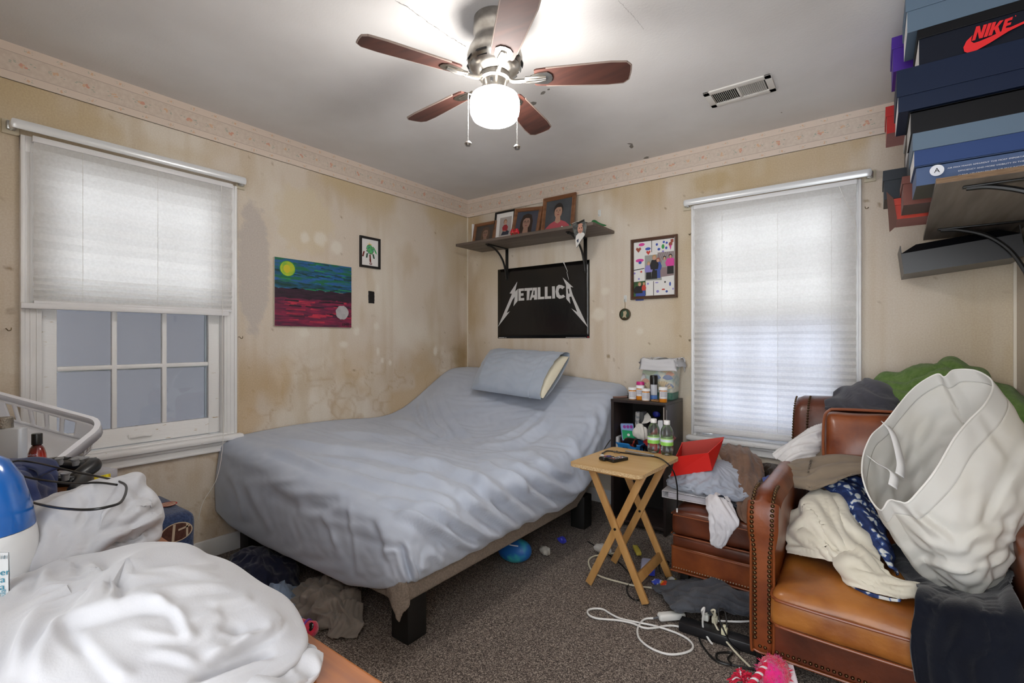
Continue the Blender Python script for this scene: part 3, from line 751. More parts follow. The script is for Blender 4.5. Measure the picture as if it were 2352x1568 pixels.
ct = thing('painting', 'unframed canvas with yellow sun over green and crimson stripes', 'painting', (0, -1.487, 1.274))
CX = XW(-1.757, 1.274, .001); cw, chh = .537, .417; rg = random.Random(12)
mb = MB(); mb.lo_hi((0, 0, 0), (cw, chh, .018), 0, bev=.002, X=CX); mb.build('stretcher_canvas', canv, ct)
mb = MB(); CF = CX @ Matrix.Translation((0, 0, .0183))
def band(z0, z1, m, lay, amp=.006):
    n = 24; lo = [(cw * i / n, max(0, z0 + rg.uniform(-amp, amp))) for i in range(n + 1)]; hi = [(cw * i / n, min(chh, z1 + rg.uniform(-amp, amp))) for i in range(n + 1)]
    for i in range(n): flat(mb, [lo[i], lo[i + 1], hi[i + 1], hi[i]], lay, m, CF)
band(0, chh * .52, 3, 1, .0); band(chh * .42, chh * .565, 2, 2); band(chh * .555, chh, 0, 1, .0); band(chh * .57, chh * .66, 1, 2); band(chh * .76, chh * .84, 1, 2)
for k in range(60):
    x = rg.uniform(0, cw * .9); z = rg.uniform(.56, .98) * chh; l = rg.uniform(.03, .12)
    flat(mb, [(x, z), (min(cw, x + l), z - .004), (min(cw, x + l), z + rg.uniform(.001, .005)), (x + .01, z + rg.uniform(.003, .008))], 3 + k * .045, rg.choice([0, 1, 6, 7, 7]), CF)
for k in range(46):
    x = rg.uniform(0.02, cw * .9); z = rg.choice([rg.uniform(.27, .42), rg.uniform(.13, .2), rg.uniform(.02, .4)]) * chh; l = rg.uniform(.04, .14)
    flat(mb, [(x, z), (min(cw, x + l), z - .003), (min(cw, x + l), z + rg.uniform(.003, .009)), (x + .008, z + rg.uniform(.004, .01))], 3 + k * .045, rg.choice([4, 4, 3, 2]), CF)
flat(mb, ell(.08, chh * .85, .052, .05), 6.2, 6, CF); flat(mb, ell(.08, chh * .85, .047, .045), 7, 5, CF); flat(mb, ell(.075, chh * .845, .022, .026), 7.4, 9, CF)
flat(mb, [(a + rg.uniform(-.003, .003), b + rg.uniform(-.003, .003)) for a, b in ell(cw * .862, chh * .24, .05, .046)], 6, 8, CF)
vs, fs = text_polys('EMB', .03); mb.add([(v.x + cw * .86, v.y + .008, .0035) for v in vs], fs, 10, CF)
mb.build('painted_surface', [acr, acd, plum, mag, redp, yel, grn, blu, moon, M('acrylic_orange', 'cfc22c', .5), M('ink_black', '15141a', .6)], ct, smooth=False)
# framed handprint tree
cg = M('craft_green', '58b070', .7); cgd = M('craft_dark_green', '1f4a35', .7); crd = M('craft_brown_red', '6e2a22', .7); cy = M('craft_yellow', 'e6c53a', .7); ink = M('ink_black2', '15141a', .6)
def hand(mb, w, h, X):
    rg = random.Random(2)
    flat(mb, [(w * .28, h * .7), (w * .35, h * .78), (w * .55, h * .8), (w * .7, h * .7), (w * .72, h * .55), (w * .66, h * .46), (w * .5, h * .44), (w * .34, h * .52)], 1, 1, X)
    flat(mb, [(w * .66, h * .77), (w * .78, h * .7), (w * .9, h * .55), (w * .93, h * .47), (w * .84, h * .5), (w * .74, h * .62)], 1, 1, X)
    for k in range(26):
        a = rg.uniform(0, 6.28); r = rg.choice([.2, .19, .1]); flat(mb, ell(w * (.5 + r * 1.05 * math.cos(a)), h * (.62 + r * .9 * math.sin(a)), w * .03, h * .016, 8, a), 1.3 + k * .06, rg.choice([2, 2, 3, 6]), X)
    for k in range(5): flat(mb, [(w * (.3 + .07 * k), h * .79), (w * (.34 + .07 * k), h * .8), (w * (.4 + .03 * k), h * (.92 if k == 2 else .86))], 3, 4, X)
    for (x, z, a, m) in [(.12, .4, -.2, 3), (.32, .36, -.1, 2), (.5, .3, .05, 3), (.7, .36, .15, 2)]:
        L = .1 if m == 2 else .12; flat(mb, [(w * (x - .045 - a * .1), h * (z + L)), (w * (x + .045 - a * .1), h * (z + L)), (w * (x + .045 + a * .3), h * (z - L * .7)), (w * (x - .045 + a * .3), h * (z - L * .7))], 2, m, X)
    flat(mb, [(w * .45, h * .26), (w * .56, h * .26), (w * .57, h * .14), (w * .47, h * .14)], 2.4, 3, X)
    flat(mb, ell(w * .54, h * .08, w * .08, h * .05), 3, 3, X); flat(mb, ell(w * .54, h * .08, w * .04, h * .025), 4, 0, X)
pframe('framed_handprint', XW(-1.143, 1.707, .001), .176, .222, .016, .017, blackf, 'small black frame with a child handprint painting on white paper', 'picture', [paper, cg, cgd, crd, cy, ink, M('craft_blue', '2a5b8f', .7)], hand)
mb = MB(); tpb = M('black_tape', '0e0e10', .35, bump=(60, .8, .004))
P = net([[(0, -1.066, 1.542), (0, -1.04, 1.541), (0, -1.016, 1.54)], [(0, -1.067, 1.5), (0, -1.04, 1.5), (0, -1.014, 1.5)], [(0, -1.065, 1.454), (0, -1.04, 1.455), (0, -1.016, 1.453)]], 12, 10)
P[..., 0] = .002 + .003 * np.random.RandomState(3).rand(12, 10); mb.grid(P, flip=True)
tag(mb.build('tape_patch', tpb, solid=.0015), 'crinkled black tape strip stuck to the wall under the handprint picture', 'tape')
# band poster
pt = thing('poster', 'black poster with white METALLICA lettering pinned under the wall shelf'.replace('METALLICA', 'band'), 'poster', (.785, 0, 1.203))
pk = M('poster_black', '0b0a0b', .22, bump=(7, .35, .01), spec=.5); pwh = M('poster_white_ink', 'c9c7c6', .4)
mb = MB(); PX = YW(.348, 1.203, -.002); pw, ph = .872, .584
P = np.zeros((25, 17, 3))
for i in range(25):
    for j in range(17):
        x = pw * i / 24; z = ph * j / 16; P[i, j] = (x, z, .0008 + .0006 * (1 + math.sin(x * 9 + 1) * math.sin(z * 13)) * math.sin(math.pi * i / 24))
mb.grid(P, X=PX, flip=True); mb.build('sheet', pk, pt, solid=.0006)
def zp(x, y): p = aty(1030 + x / 4.1275, 420 + y / 4.1263, 0); return (p[0] - .348, p[2] - 1.203)
LET = {'M': [(473, 1363), (606, 1050), (583, 1047), (657, 935), (636, 1030), (662, 1003), (660, 1118), (620, 1168), (633, 1078), (612, 1105), (556, 1232), (587, 1216)],
       'E': [(667, 1003), (720, 999), (720, 1022), (690, 1025), (690, 1046), (715, 1044), (715, 1068), (690, 1070), (690, 1092), (722, 1089), (722, 1113), (667, 1117)],
       'T': [(724, 998), (803, 993), (797, 1018), (775, 1020), (768, 1110), (745, 1112), (748, 1022), (724, 1024)],
       'A': [(806, 993), (843, 991), (845, 1105), (815, 1107), (815, 1086), (797, 1087), (790, 1109), (773, 1110)],
       'L': [(850, 990), (875, 988), (875, 1080), (912, 1077), (912, 1100), (850, 1104)], 'L2': [(917, 985), (943, 983), (943, 1074), (978, 1072), (978, 1096), (917, 1100)],
       'I': [(985, 981), (1012, 979), (1014, 1094), (987, 1096)],
       'C': [(1080, 970), (1050, 965), (1028, 982), (1018, 1030), (1028, 1078), (1055, 1098), (1085, 1092), (1110, 1078), (1092, 1058), (1075, 1068), (1058, 1062), (1047, 1030), (1053, 1002), (1068, 996), (1083, 1008), (1108, 985)],
       'A2': [(1087, 897), (1187, 990), (1160, 985), (1182, 1060), (1327, 1370), (1170, 1190), (1224, 1224), (1168, 1076), (1149, 1080), (1160, 1145), (1120, 1098), (1118, 968)]}
mb = MB()
for k, q in LET.items():
    b = bmesh.new(); vs = [b.verts.new((*zp(*p), .0034)) for p in q]; b.faces.new(vs); b.normal_update(); bmesh.ops.triangulate(b, faces=b.faces[:]); mb.bm(b, 0, PX)
for q in ([(812, 1020), (821, 1019), (821, 1062), (806, 1063)], [(1134, 1002), (1146, 1004), (1152, 1048), (1140, 1050)]):
    mb.add([(*zp(*p), .0038) for p in q], [(0, 1, 2, 3)], 1, PX)
for q in ([(480, 1462), (535, 1462), (535, 1468), (480, 1468)], [(541, 1463), (553, 1463), (553, 1468), (541, 1468)], [(1115, 1462), (1310, 1462), (1310, 1465), (1115, 1465)]): mb.add([(*zp(*p), .0034) for p in q], [(0, 1, 2, 3)], 0, PX)
mb.add([(*zp(*p), .0036) for p in [(1320, 1455), (1335, 1455), (1335, 1464), (1320, 1464)]], [(0, 1, 2, 3)], 2, PX)
tear = [(1085, 748), (1100, 745), (1108, 775), (1133, 835), (1128, 850), (1142, 900), (1145, 925), (1139, 905), (1124, 848), (1129, 835), (1103, 778)]
b = bmesh.new(); b.faces.new([b.verts.new((*zp(*p), .0036)) for p in tear]); b.normal_update(); bmesh.ops.triangulate(b, faces=b.faces[:]); mb.bm(b, 0, PX)
mb.build('lettering', [pwh, pk, M('poster_red', 'b02a30', .5)], pt, smooth=False)
# collage frame
cols = [paper, M('pr_pink', 'd6429b', .6), M('pr_blue', '3b55b0', .6), M('pr_brown', '9a4a3a', .6), M('pr_green', '2f9c48', .6), M('pr_red', 'c64236', .6), M('pr_black', '1a181b', .6), M('pr_wood', '8d7a7d', .6), M('pr_skin', 'c99b83', .6), M('pr_denim', '3a4f9a', .6), M('pr_forest', '243a25', .6, var=(40, '3f6b3a', 3)), M('pr_grey', '9a9c98', .6), M('pr_blond', 'b08e5f', .6), M('pr_lav', '8f86c9', .6)]
def pers(mb, X, x, z, s, top, bot, hair=6, lay=4, skin=8, wide=1.0):
    flat(mb, [(x - .13 * s * wide, z), (x + .13 * s * wide, z), (x + .12 * s * wide, z + .5 * s), (x - .12 * s * wide, z + .5 * s)], lay, bot, X)
    flat(mb, [(x - .16 * s * wide, z + .42 * s), (x + .16 * s * wide, z + .42 * s), (x + .2 * s * wide, z + .62 * s), (x + .12 * s * wide, z + .84 * s), (x - .12 * s * wide, z + .84 * s), (x - .2 * s * wide, z + .62 * s)], lay + .5, top, X)
    flat(mb, ell(x, z + .95 * s, .1 * s, .12 * s, 12), lay + 1, hair, X); flat(mb, ell(x, z + .92 * s, .07 * s, .09 * s, 12), lay + 1.5, skin, X)
def collage(mb, w, h, X):
    f = lambda a, b: (a * w, b * h)
    for q in ([f(.445, .79), f(.46, .79), f(.46, 1), f(.445, 1)], [f(0, .48), f(.27, .5), f(.27, .515), f(0, .495)], [f(.49, 0), f(.505, 0), f(.505, .26), f(.49, .26)]): flat(mb, q, 1, 6, X)
    heart = lambda x, z, s, m: flat(mb, [(x * w, z * h - s), (x * w + s, z * h + .2 * s), (x * w + .6 * s, z * h + .9 * s), (x * w, z * h + .45 * s), (x * w - .6 * s, z * h + .9 * s), (x * w - s, z * h + .2 * s)], 2, m, X)
    heart(.12, .86, .02, 3); heart(.37, .79, .016, 5)
    for q_, (x, z, a, b, m) in enumerate([(.2, .95, .022, .011, 1), (.36, .86, .02, .01, 2), (.15, .66, .03, .012, 1), (.16, .62, .012, .01, 2), (.58, .92, .008, .009, 2), (.75, .95, .008, .008, 2), (.82, .93, .008, .008, 2), (.63, .83, .01, .009, 2), (.81, .84, .008, .009, 2), (.73, .78, .008, .008, 13), (.73, .87, .01, .016, 4), (.91, .9, .013, .014, 3), (.02, .43, .007, .007, 13), (.19, .45, .007, .007, 5), (.13, .32, .007, .007, 13), (.36, .22, .007, .007, 13), (.78, .23, .006, .006, 6), (.9, .19, .006, .014, 2), (.58, .23, .012, .004, 13), (.74, .1, .012, .005, 5), (.82, .06, .008, .008, 9), (.6, .07, .01, .009, 13), (.97, .1, .005, .007, 13)]): flat(mb, ell(x * w, z * h, a, b, 14), 1.4 + q_ * .04, m, X)
    flat(mb, [(.88 * w, .88 * h), (.94 * w, .88 * h), (.91 * w, .79 * h)], 2.2, 1, X); flat(mb, [f(.91, .98), f(.98, .99), f(.98, .93), f(.92, .91)], 3, 3, X)
    flat(mb, [f(.28, .28), f(.7, .27), f(.68, .74), f(.28, .74)], 3, 11, X); flat(mb, [f(.62, .32), f(.99, .34), f(.99, .77), f(.6, .77)], 3.4, 7, X)
    for k in range(8): flat(mb, [f(.62 + k * .045, .77), f(.635 + k * .045, .77), f(min(.99, .72 + k * .045), .6), f(min(.98, .705 + k * .045), .6)], 3.6, 11, X)
    pers(mb, X, .38 * w, .3 * h, .115, 13, 6, 12, 4, wide=1.3); pers(mb, X, .52 * w, .3 * h, .155, 6, 6, 12, 4.4); pers(mb, X, .61 * w, .31 * h, .13, 9, 9, 3, 4.2)
    pers(mb, X, .77 * w, .36 * h, .12, 11, 7, 6, 4); pers(mb, X, .91 * w, .37 * h, .125, 1, 6, 6, 4.6, wide=1.4)
    flat(mb, [f(0, 0), f(.31, .01), f(.3, .28), f(0, .27)], 3, 10, X); pers(mb, X, .15 * w, -.03, .12, 6, 9, 12, 4, wide=1.9); pers(mb, X, .26 * w, 0.0, .09, 5, 9, 12, 5, wide=.9)
pframe('framed_collage', YW(1.548, 1.471, -.002), .327, .42, .02, .022, brownf, 'brown wooden frame holding a collage of family snapshots and doodles', 'picture', cols, collage)
# medallion
md = thing('medallion', 'round green and bronze eagle medallion hanging beside the collage frame', 'ornament', (1.505, -.006, 1.33))
brz = M('aged_bronze', '4a3d2a', .45, .6); grnm = M('medal_green', '2f4a35', .5); cream = M('medal_cream', 'b9a88b', .6)
MX = YW(1.503, 1.37, -.004)
mb = MB(); mb.lathe([(0, 0), (.042, 0), (.042, .008), (.037, .01), (.035, .007), (0, .007)], (0, 0, 0), 36, X=MX)
for pl in ([(-.012, .02), (.01, .026), (.016, .01), (.008, -.01), (.014, -.026), (-.004, -.018), (-.018, -.026), (-.01, -.004)],): flat(mb, pl, 20, 2, MX)
flat(mb, ell(0, 0, .033, .033, 28), 18.5, 1, MX); flat(mb, [(-.028, -.006), (-.018, -.03), (0, -.034), (.018, -.03), (.028, -.006), (.02, -.02), (0, -.027), (-.02, -.02)], 19, 0, MX)
mb.build('disc', [brz, grnm, cream], md)
mb = MB(); mb.tube([MX @ Vector(p) for p in [(0, .04, .004), (.002, .07, .006), (0, .108, .01)]], .0018, 6); mb.build('cord', M('jute', '9a8a68', .9), md)
clr = M('clear_plastic', 'd9dcda', .15, spec=.6)
def wallhook(x, z, label):
    mb = MB(); HX = YW(x, z, -.001); mb.box((0, 0, .001), (.022, .048, .003), 0, .0012, X=HX); mb.tube(catmull([HX @ Vector(p) for p in [(0, .012, .004), (0, -.004, .008), (0, -.016, .012), (0, -.012, .018), (0, -.004, .02)]], 14), .003, 8)
    tag(mb.build('adhesive_hook', clr), label, 'wall hook', 'clear stick-on hooks')
wallhook(1.503, 1.482, 'clear stick-on hook carrying the round medallion'); wallhook(1.301, 2.122, 'empty clear stick-on hook above the right end of the wall shelf')

# ================================================================ WALL SHELF over the bed
shm = M_wood('weathered_oak_laminate', '6d6057', '544941', 0, 9, .6); biron = M('black_iron', '101010', .4)
ws = thing('wall_shelf', 'grey-brown wall shelf over the bed on two black curved brackets', 'shelf', (.795, 0, 1.72))
mb = MB(); mb.lo_hi((.17, -.335, 1.955), (1.42, -.002, 1.976), bev=.0015); mb.build('board', shm, ws)
for x in (.447, 1.186):
    mb = MB(); mb.lo_hi((x - .014, -.008, 1.69), (x + .014, -.001, 1.954), bev=.0015); mb.lo_hi((x - .014, -.27, 1.948), (x + .014, -.001, 1.9545), bev=.0015)
    A = [(x, -.262, 1.945), (x, -.2, 1.94), (x, -.12, 1.905), (x, -.055, 1.84), (x, -.02, 1.75), (x, -.008, 1.705)]
    mb.tube(catmull(A, 24), .008, 8); mb.build('bracket', biron, ws)
ZS = 1.976
# portraits
def portrait(bg, hair, skin, top, glasses=False, hairlong=True, scale=1.0, cx=.5, cz=.56, neck=True):
    def d(mb, w, h, X):
        flat(mb, [(0, 0), (w, 0), (w, h), (0, h)], 1, 1, X)
        s = w * scale; x, z = w * cx, h * cz
        sh = [(x - .5 * s, 0), (x + .5 * s, 0), (x + .46 * s, max(.01, z - .52 * s)), (x + .3 * s, z - .38 * s), (x + .12 * s, z - .3 * s), (x - .12 * s, z - .3 * s), (x - .3 * s, z - .38 * s), (x - .46 * s, max(.01, z - .52 * s))]
        sh = [(min(max(a, 0), w), min(max(b, 0), h)) for a, b in sh]
        if hairlong: flat(mb, [(min(max(a, 0), w), min(max(b, 0), h)) for a, b in [(x - .24 * s, z - .42 * s), (x + .24 * s, z - .42 * s), (x + .25 * s, z + .05 * s), (x + .17 * s, z + .27 * s), (x, z + .33 * s), (x - .17 * s, z + .27 * s), (x - .25 * s, z + .05 * s)]], 2, 2, X)
        flat(mb, sh, 3, 4, X)
        flat(mb, [(x - .08 * s, z - .12 * s), (x + .08 * s, z - .12 * s), (x + .11 * s, z - .34 * s), (x, z - .4 * s), (x - .11 * s, z - .34 * s)], 3.6, 3, X)
        flat(mb, ell(x, z + .07 * s, .185 * s, .25 * s, 22), 4, 2, X); flat(mb, ell(x, z, .15 * s, .215 * s, 22), 5, 3, X)
        flat(mb, [(x - .14 * s, z + .1 * s), (x - .05 * s, z + .17 * s), (x + .1 * s, z + .16 * s), (x + .145 * s, z + .08 * s), (x + .1 * s, z + .24 * s), (x - .1 * s, z + .24 * s)], 5.4, 2, X)
        for q in (-1, 1):
            flat(mb, ell(x + q * .062 * s, z + .035 * s, .024 * s, .012 * s, 10), 6, 5, X); flat(mb, [(x + q * .03 * s, z + .065 * s), (x + q * .095 * s, z + .068 * s), (x + q * .09 * s, z + .08 * s), (x + q * .03 * s, z + .075 * s)], 6, 2, X)
            if glasses:
                e = ell(x + q * .066 * s, z + .03 * s, .055 * s, .036 * s, 14); e2 = ell(x + q * .066 * s, z + .03 * s, .047 * s, .029 * s, 14)
                for i in range(14): flat(mb, [e[i], e[(i + 1) % 14], e2[(i + 1) % 14], e2[i]], 6.6, 5, X)
        flat(mb, [(x - .02 * s, z - .035 * s), (x + .022 * s, z - .035 * s), (x + .008 * s, z + .03 * s), (x - .006 * s, z + .03 * s)], 5.7, 6, X)
        flat(mb, ell(x, z - .095 * s, .05 * s, .016 * s, 12), 6, 7, X)
    return d
def pm(tag_, bg, hair, skin, top, bgv=None):
    return [paper, M('photo_bg_' + tag_, bg, .35, var=(7, bgv or bg, 4, .35, .7)), M('photo_hair_' + tag_, hair, .4), M('photo_skin_' + tag_, skin, .4), M('photo_top_' + tag_, top, .4, var=(30, top, 2)), M('photo_eye_' + tag_, '2a2220', .4), M('photo_shade_' + tag_, '8a6152', .4), M('photo_lip_' + tag_, '8a4a48', .4)]
def stand(x, y, z, lean, roll=0.0):
    """lower-left corner on the shelf, leaning back against the wall"""
    return Matrix.Translation((x, y, z)) @ Matrix.Rotation(roll, 4, 'Y') @ Matrix.Rotation(-lean, 4, 'X') @ basis((0, 0, 0), (1, 0, 0), (0, 0, 1))
gp = 'framed portraits on the wall shelf'
pframe('framed_photo', stand(.19, -.15, ZS + .001, R(12)), .24, .20, .018, .026, woodf, 'smallest wooden photo frame at the left end of the shelf, dim portrait', 'picture frame', pm('dim', '3f3a38', '5a463a', '8d6f60', '6d5148', '4b4644'), portrait(0, 0, 0, 0, True, True, 1.0, .56, .50), gp)
def boy(mb, w, h, X):
    fw = .26 * w; flat(mb, [(w * .22, h * .17), (w * .9, h * .17), (w * .9, h * .84), (w * .22, h * .84)], 1, 1, X)
    x, z, s = w * .55, h * .2, h * .55
    flat(mb, [(x - .28 * s, z), (x + .3 * s, z), (x + .34 * s, z + .2 * s), (x + .1 * s, z + .34 * s), (x - .14 * s, z + .3 * s)], 2, 5, X)
    flat(mb, [(x - .16 * s, z + .26 * s), (x + .2 * s, z + .26 * s), (x + .24 * s, z + .5 * s), (x + .12 * s, z + .66 * s), (x - .1 * s, z + .66 * s), (x - .22 * s, z + .5 * s)], 3, 4, X)
    flat(mb, ell(x, z + .85 * s, .14 * s, .17 * s, 16), 3.4, 2, X); flat(mb, ell(x + .02 * s, z + .8 * s, .11 * s, .14 * s, 16), 4, 3, X)
    for q in (-.04, .05): flat(mb, ell(x + q * s + .02 * s, z + .82 * s, .014 * s, .014 * s, 8), 5, 5, X)
    flat(mb, [(x - .2 * s, z + .3 * s), (x - .12 * s, z + .24 * s), (x + .1 * s, z + .2 * s), (x + .1 * s, z + .26 * s)], 5, 3, X)
pframe('framed_photo', stand(.41, -.14, ZS + .001, R(8)), .205, .265, .016, .015, blackf, 'black photo frame with white mat, boy in a red shirt', 'picture frame', [paper, M('photo_bg_boy', 'a8a29f', .4), M('photo_hair_boy', '8a6a50', .4), M('photo_skin_boy', 'b9917e', .4), M('photo_red_shirt', '9a2c34', .5), M('photo_jeans', '2a3142', .5)], boy, gp)
pframe('framed_photo', stand(.60, -.155, ZS + .001, R(10), R(4.5)), .26, .262, .02, .028, woodf, 'tilted wooden photo frame behind the red rose, portrait with glasses', 'picture frame', pm('glasses', '3b4450', '33261f', '9c7a6a', '4a3238', '4e4a58'), portrait(0, 0, 0, 0, True, True, 1.15, .5, .54), gp)
pframe('framed_photo', stand(.872, -.13, ZS + .001, R(9)), .285, .305, .02, .03, woodf, 'tallest wooden photo frame, portrait of a girl in a coral top', 'picture frame', pm('coral', '43474c', '2c2522', 'b08a76', 'b5525c', '55585c'), portrait(0, 0, 0, 0, False, False, 1.0, .5, .6), gp)
mb = MB(); mb.lo_hi((.172, -.14, ZS + .001), (.186, -.03, ZS + .2), bev=.002); mb.lo_hi((.1715, -.12, ZS + .03), (.1865, -.1, ZS + .15), 1)
tag(mb.build('booklet', [paper, ink]), 'thin white booklet standing at the corner end of the shelf', 'booklet')
# rose, trinkets, toys
ro = thing('rose_figurine', 'small red rose ornament with green leaves lying on the wall shelf', 'ornament', (.76, -.31, ZS))
rr = M('rose_red', 'c8202f', .45); gl = M('leaf_green', '2f7a3c', .5); rg = random.Random(3)
mb = MB()
for cx in (.735, .772):
    for k in range(9):
        a = k * 2.4; r = .004 + .0017 * k; z = ZS + .026 + .012 * math.cos(k * .25)
        P = np.array([[(cx + (r + .006 * i / 3) * math.cos(a + t), -.31 + (r + .006 * i / 3) * math.sin(a + t), z - .014 + .008 * i - .001 * k) for t in np.linspace(-.9, .9, 7)] for i in range(4)]); mb.grid(P)
mb.build('petals', rr, ro, solid=.0012)
mb = MB()
for a in (0.2, 1.5, 2.8, 4.2, 5.4):
    P = np.array([[(.755 + (.012 + .03 * t) * math.cos(a) - s * .009 * math.sin(math.pi * t) * math.sin(a), -.31 + (.012 + .03 * t) * math.sin(a) + s * .009 * math.sin(math.pi * t) * math.cos(a), ZS + .008 + .006 * math.sin(3 * t)) for s in (-1, 0, 1)] for t in np.linspace(0, 1, 7)]); mb.grid(P)
mb.tube([(.735, -.31, ZS + .02), (.735, -.31, ZS + .001)], .003, 6); mb.tube([(.772, -.31, ZS + .02), (.772, -.31, ZS + .001)], .003, 6)
mb.build('leaves', gl, ro, solid=.001)
def P0(u, v, y): p = aty(u, v, y); return p[0]
tq = M('teal_glass', '1f7d72', .2); silver = M('silver_trinket', 'c9c6c2', .25, .8); grt = M('dark_trinket', '2b2826', .35, .3)
def trinket(name, x, y, prof, m, label, cat='ornament'):
    mb = MB(); mb.lathe(prof, (x, y, ZS + .001), 18); tag(mb.build(name, m), label, cat)
trinket('glass_bottle_charm', 1.17, -.2, [(0, 0), (.011, 0), (.012, .02), (.006, .03), (.005, .042), (0, .043)], tq, 'tiny teal bottle at the foot of the tallest photo frame')
trinket('angel_figurine', 1.215, -.2, [(0, 0), (.016, 0), (.013, .012), (.006, .03), (.009, .036), (.008, .045), (0, .05)], silver, 'tiny silver figurine right of the tallest photo frame')
trinket('bell_charm', 1.165, -.31, [(0, 0), (.008, 0), (.009, .006), (.004, .012), (0, .013)], silver, 'tiny silver charm at the front edge of the wall shelf')
t = thing('turtle_figurine', 'small dark glossy turtle-like figurine near the right shelf end', 'ornament', (1.285, -.2, ZS))
mb = MB(); mb.lathe([(0, 0), (.028, .002), (.03, .01), (.022, .024), (.01, .031), (0, .032)], (1.285, -.2, ZS + .003), 24, sy=.8); mb.build('shell', grt, t)
mb = MB(); mb.lathe([(0, -.009), (.008, -.004), (.009, .002), (0, .01)], (1.318, -.215, ZS + .016), 12); [mb.tube([(1.285 + a * .02, -.2 + b * .016, ZS + .008), (1.285 + a * .03, -.2 + b * .024, ZS + .001)], .005, 6) for a in (-1, 1) for b in (-1, 1)]; mb.build('head_and_feet', silver, t)
t = thing('toy_dinosaur', 'small green plastic dinosaur toy at the right end of the wall shelf', 'toy', (1.36, -.17, ZS)); dg = M('toy_green', '1f6b35', .45)
mb = MB(); mb.tube(catmull([(1.33, -.18, ZS + .036), (1.345, -.178, ZS + .042), (1.36, -.172, ZS + .03), (1.385, -.165, ZS + .018), (1.415, -.16, ZS + .01), (1.43, -.155, ZS + .008)], 24), np.interp(np.linspace(0, 1, 24), [0, .12, .35, .6, 1], [.006, .011, .017, .011, .002]), 10)
for a, b in ((1.355, -.188), (1.355, -.158), (1.378, -.182), (1.378, -.152)): mb.tube([(a, b, ZS + .022), (a - .004, b, ZS + .001)], .005, 6)
mb.build('body', dg, t, angle=180)
# folded memorial card hanging over the front edge
hp = thing('memorial_card', 'curled pointed photo card of a man draped over the shelf front', 'photo card', (1.32, -.342, 1.80)); fp = M('card_face', 'c4907c', .5); ws_ = M('card_white', 'd8d6d2', .5); gy = M('card_grey', '6d716f', .6, var=(40, '3a3d3d', 3))
CXm = basis((1.272, -.343, 1.815), (.96, -.1, 0), (0, -.06, 1))
mb = MB(); out = [(.0, .16), (.05, .168), (.1, .18), (.115, .13), (.1, .075), (.06, .03), (.03, -.005), (.022, .05), (.012, .1)]
mb.prism(out, -.0015, 0, 0, CXm); flat(mb, out, .6, 1, CXm)
flat(mb, [(.028, .0), (.06, .035), (.098, .075), (.095, .09), (.07, .098), (.05, .095), (.03, .08), (.022, .05)], 1.4, 0, CXm); flat(mb, ell(.065, .12, .021, .029, 20), 2, 3, CXm); flat(mb, ell(.067, .148, .019, .01, 14), 1.7, 3, CXm)
for q in (-.008, .009): flat(mb, ell(.067 + q, .126, .005, .0035, 8), 3, 2, CXm)
flat(mb, [(.054, .098), (.078, .1), (.075, .112), (.066, .108), (.057, .111)], 2.6, 5, CXm); flat(mb, [(.035, .05), (.05, .058), (.047, .035), (.04, .03), (.038, .042), (.032, .038)], 2.4, 4, CXm); flat(mb, [(.034, .165), (.1, .18), (.098, .165), (.07, .158), (.045, .152)], 2.9, 2, CXm)
mb.build('card', [ws_, gy, grt, fp, M('card_navy', '27304a', .5), M('card_beard', '97776a', .6)], hp, smooth=False)
mb = MB(); P = net([[(1.26, -.345, 1.985), (1.31, -.35, 1.99), (1.36, -.348, 1.985)], [(1.27, -.30, 1.985), (1.31, -.29, 1.998), (1.36, -.29, 1.986)], [(1.275, -.25, 1.979), (1.31, -.24, 1.981), (1.35, -.245, 1.979)]], 8, 8); mb.grid(P); mb.build('folded_back', ws_, hp, solid=.001)
# ================================================================ BED
T_BED = tps([(.03, -2.0, .635), (.03, -1.6, .65), (.03, -1.25, .637), (.03, -.9, .622), (.03, -.75, .66), (.03, -.43, .835), (.03, -.22, .935), (.03, -.02, .945),
             (.75, -2.0, .575), (.75, -1.6, .58), (.75, -1.2, .55), (.75, -.9, .545), (.75, -.7, .60), (.75, -.45, .745), (.75, -.2, .895), (.75, -.02, .93),
             (1.48, -2.0, .50), (1.48, -1.6, .52), (1.48, -1.2, .52), (1.48, -.9, .535), (1.48, -.7, .585), (1.48, -.45, .71), (1.48, -.2, .84), (1.48, -.02, .87)])
HEM_R = lambda y: np.interp(y, [-2.05, -1.63, -1.3, -.8, -.45, -.05], [.27, .255, .27, .25, .36, .52])
HEM_F = lambda x: np.interp(x, [0, .15, .5, 1.2, 1.4, 1.52], [.2, .16, .15, .17, .22, .27])
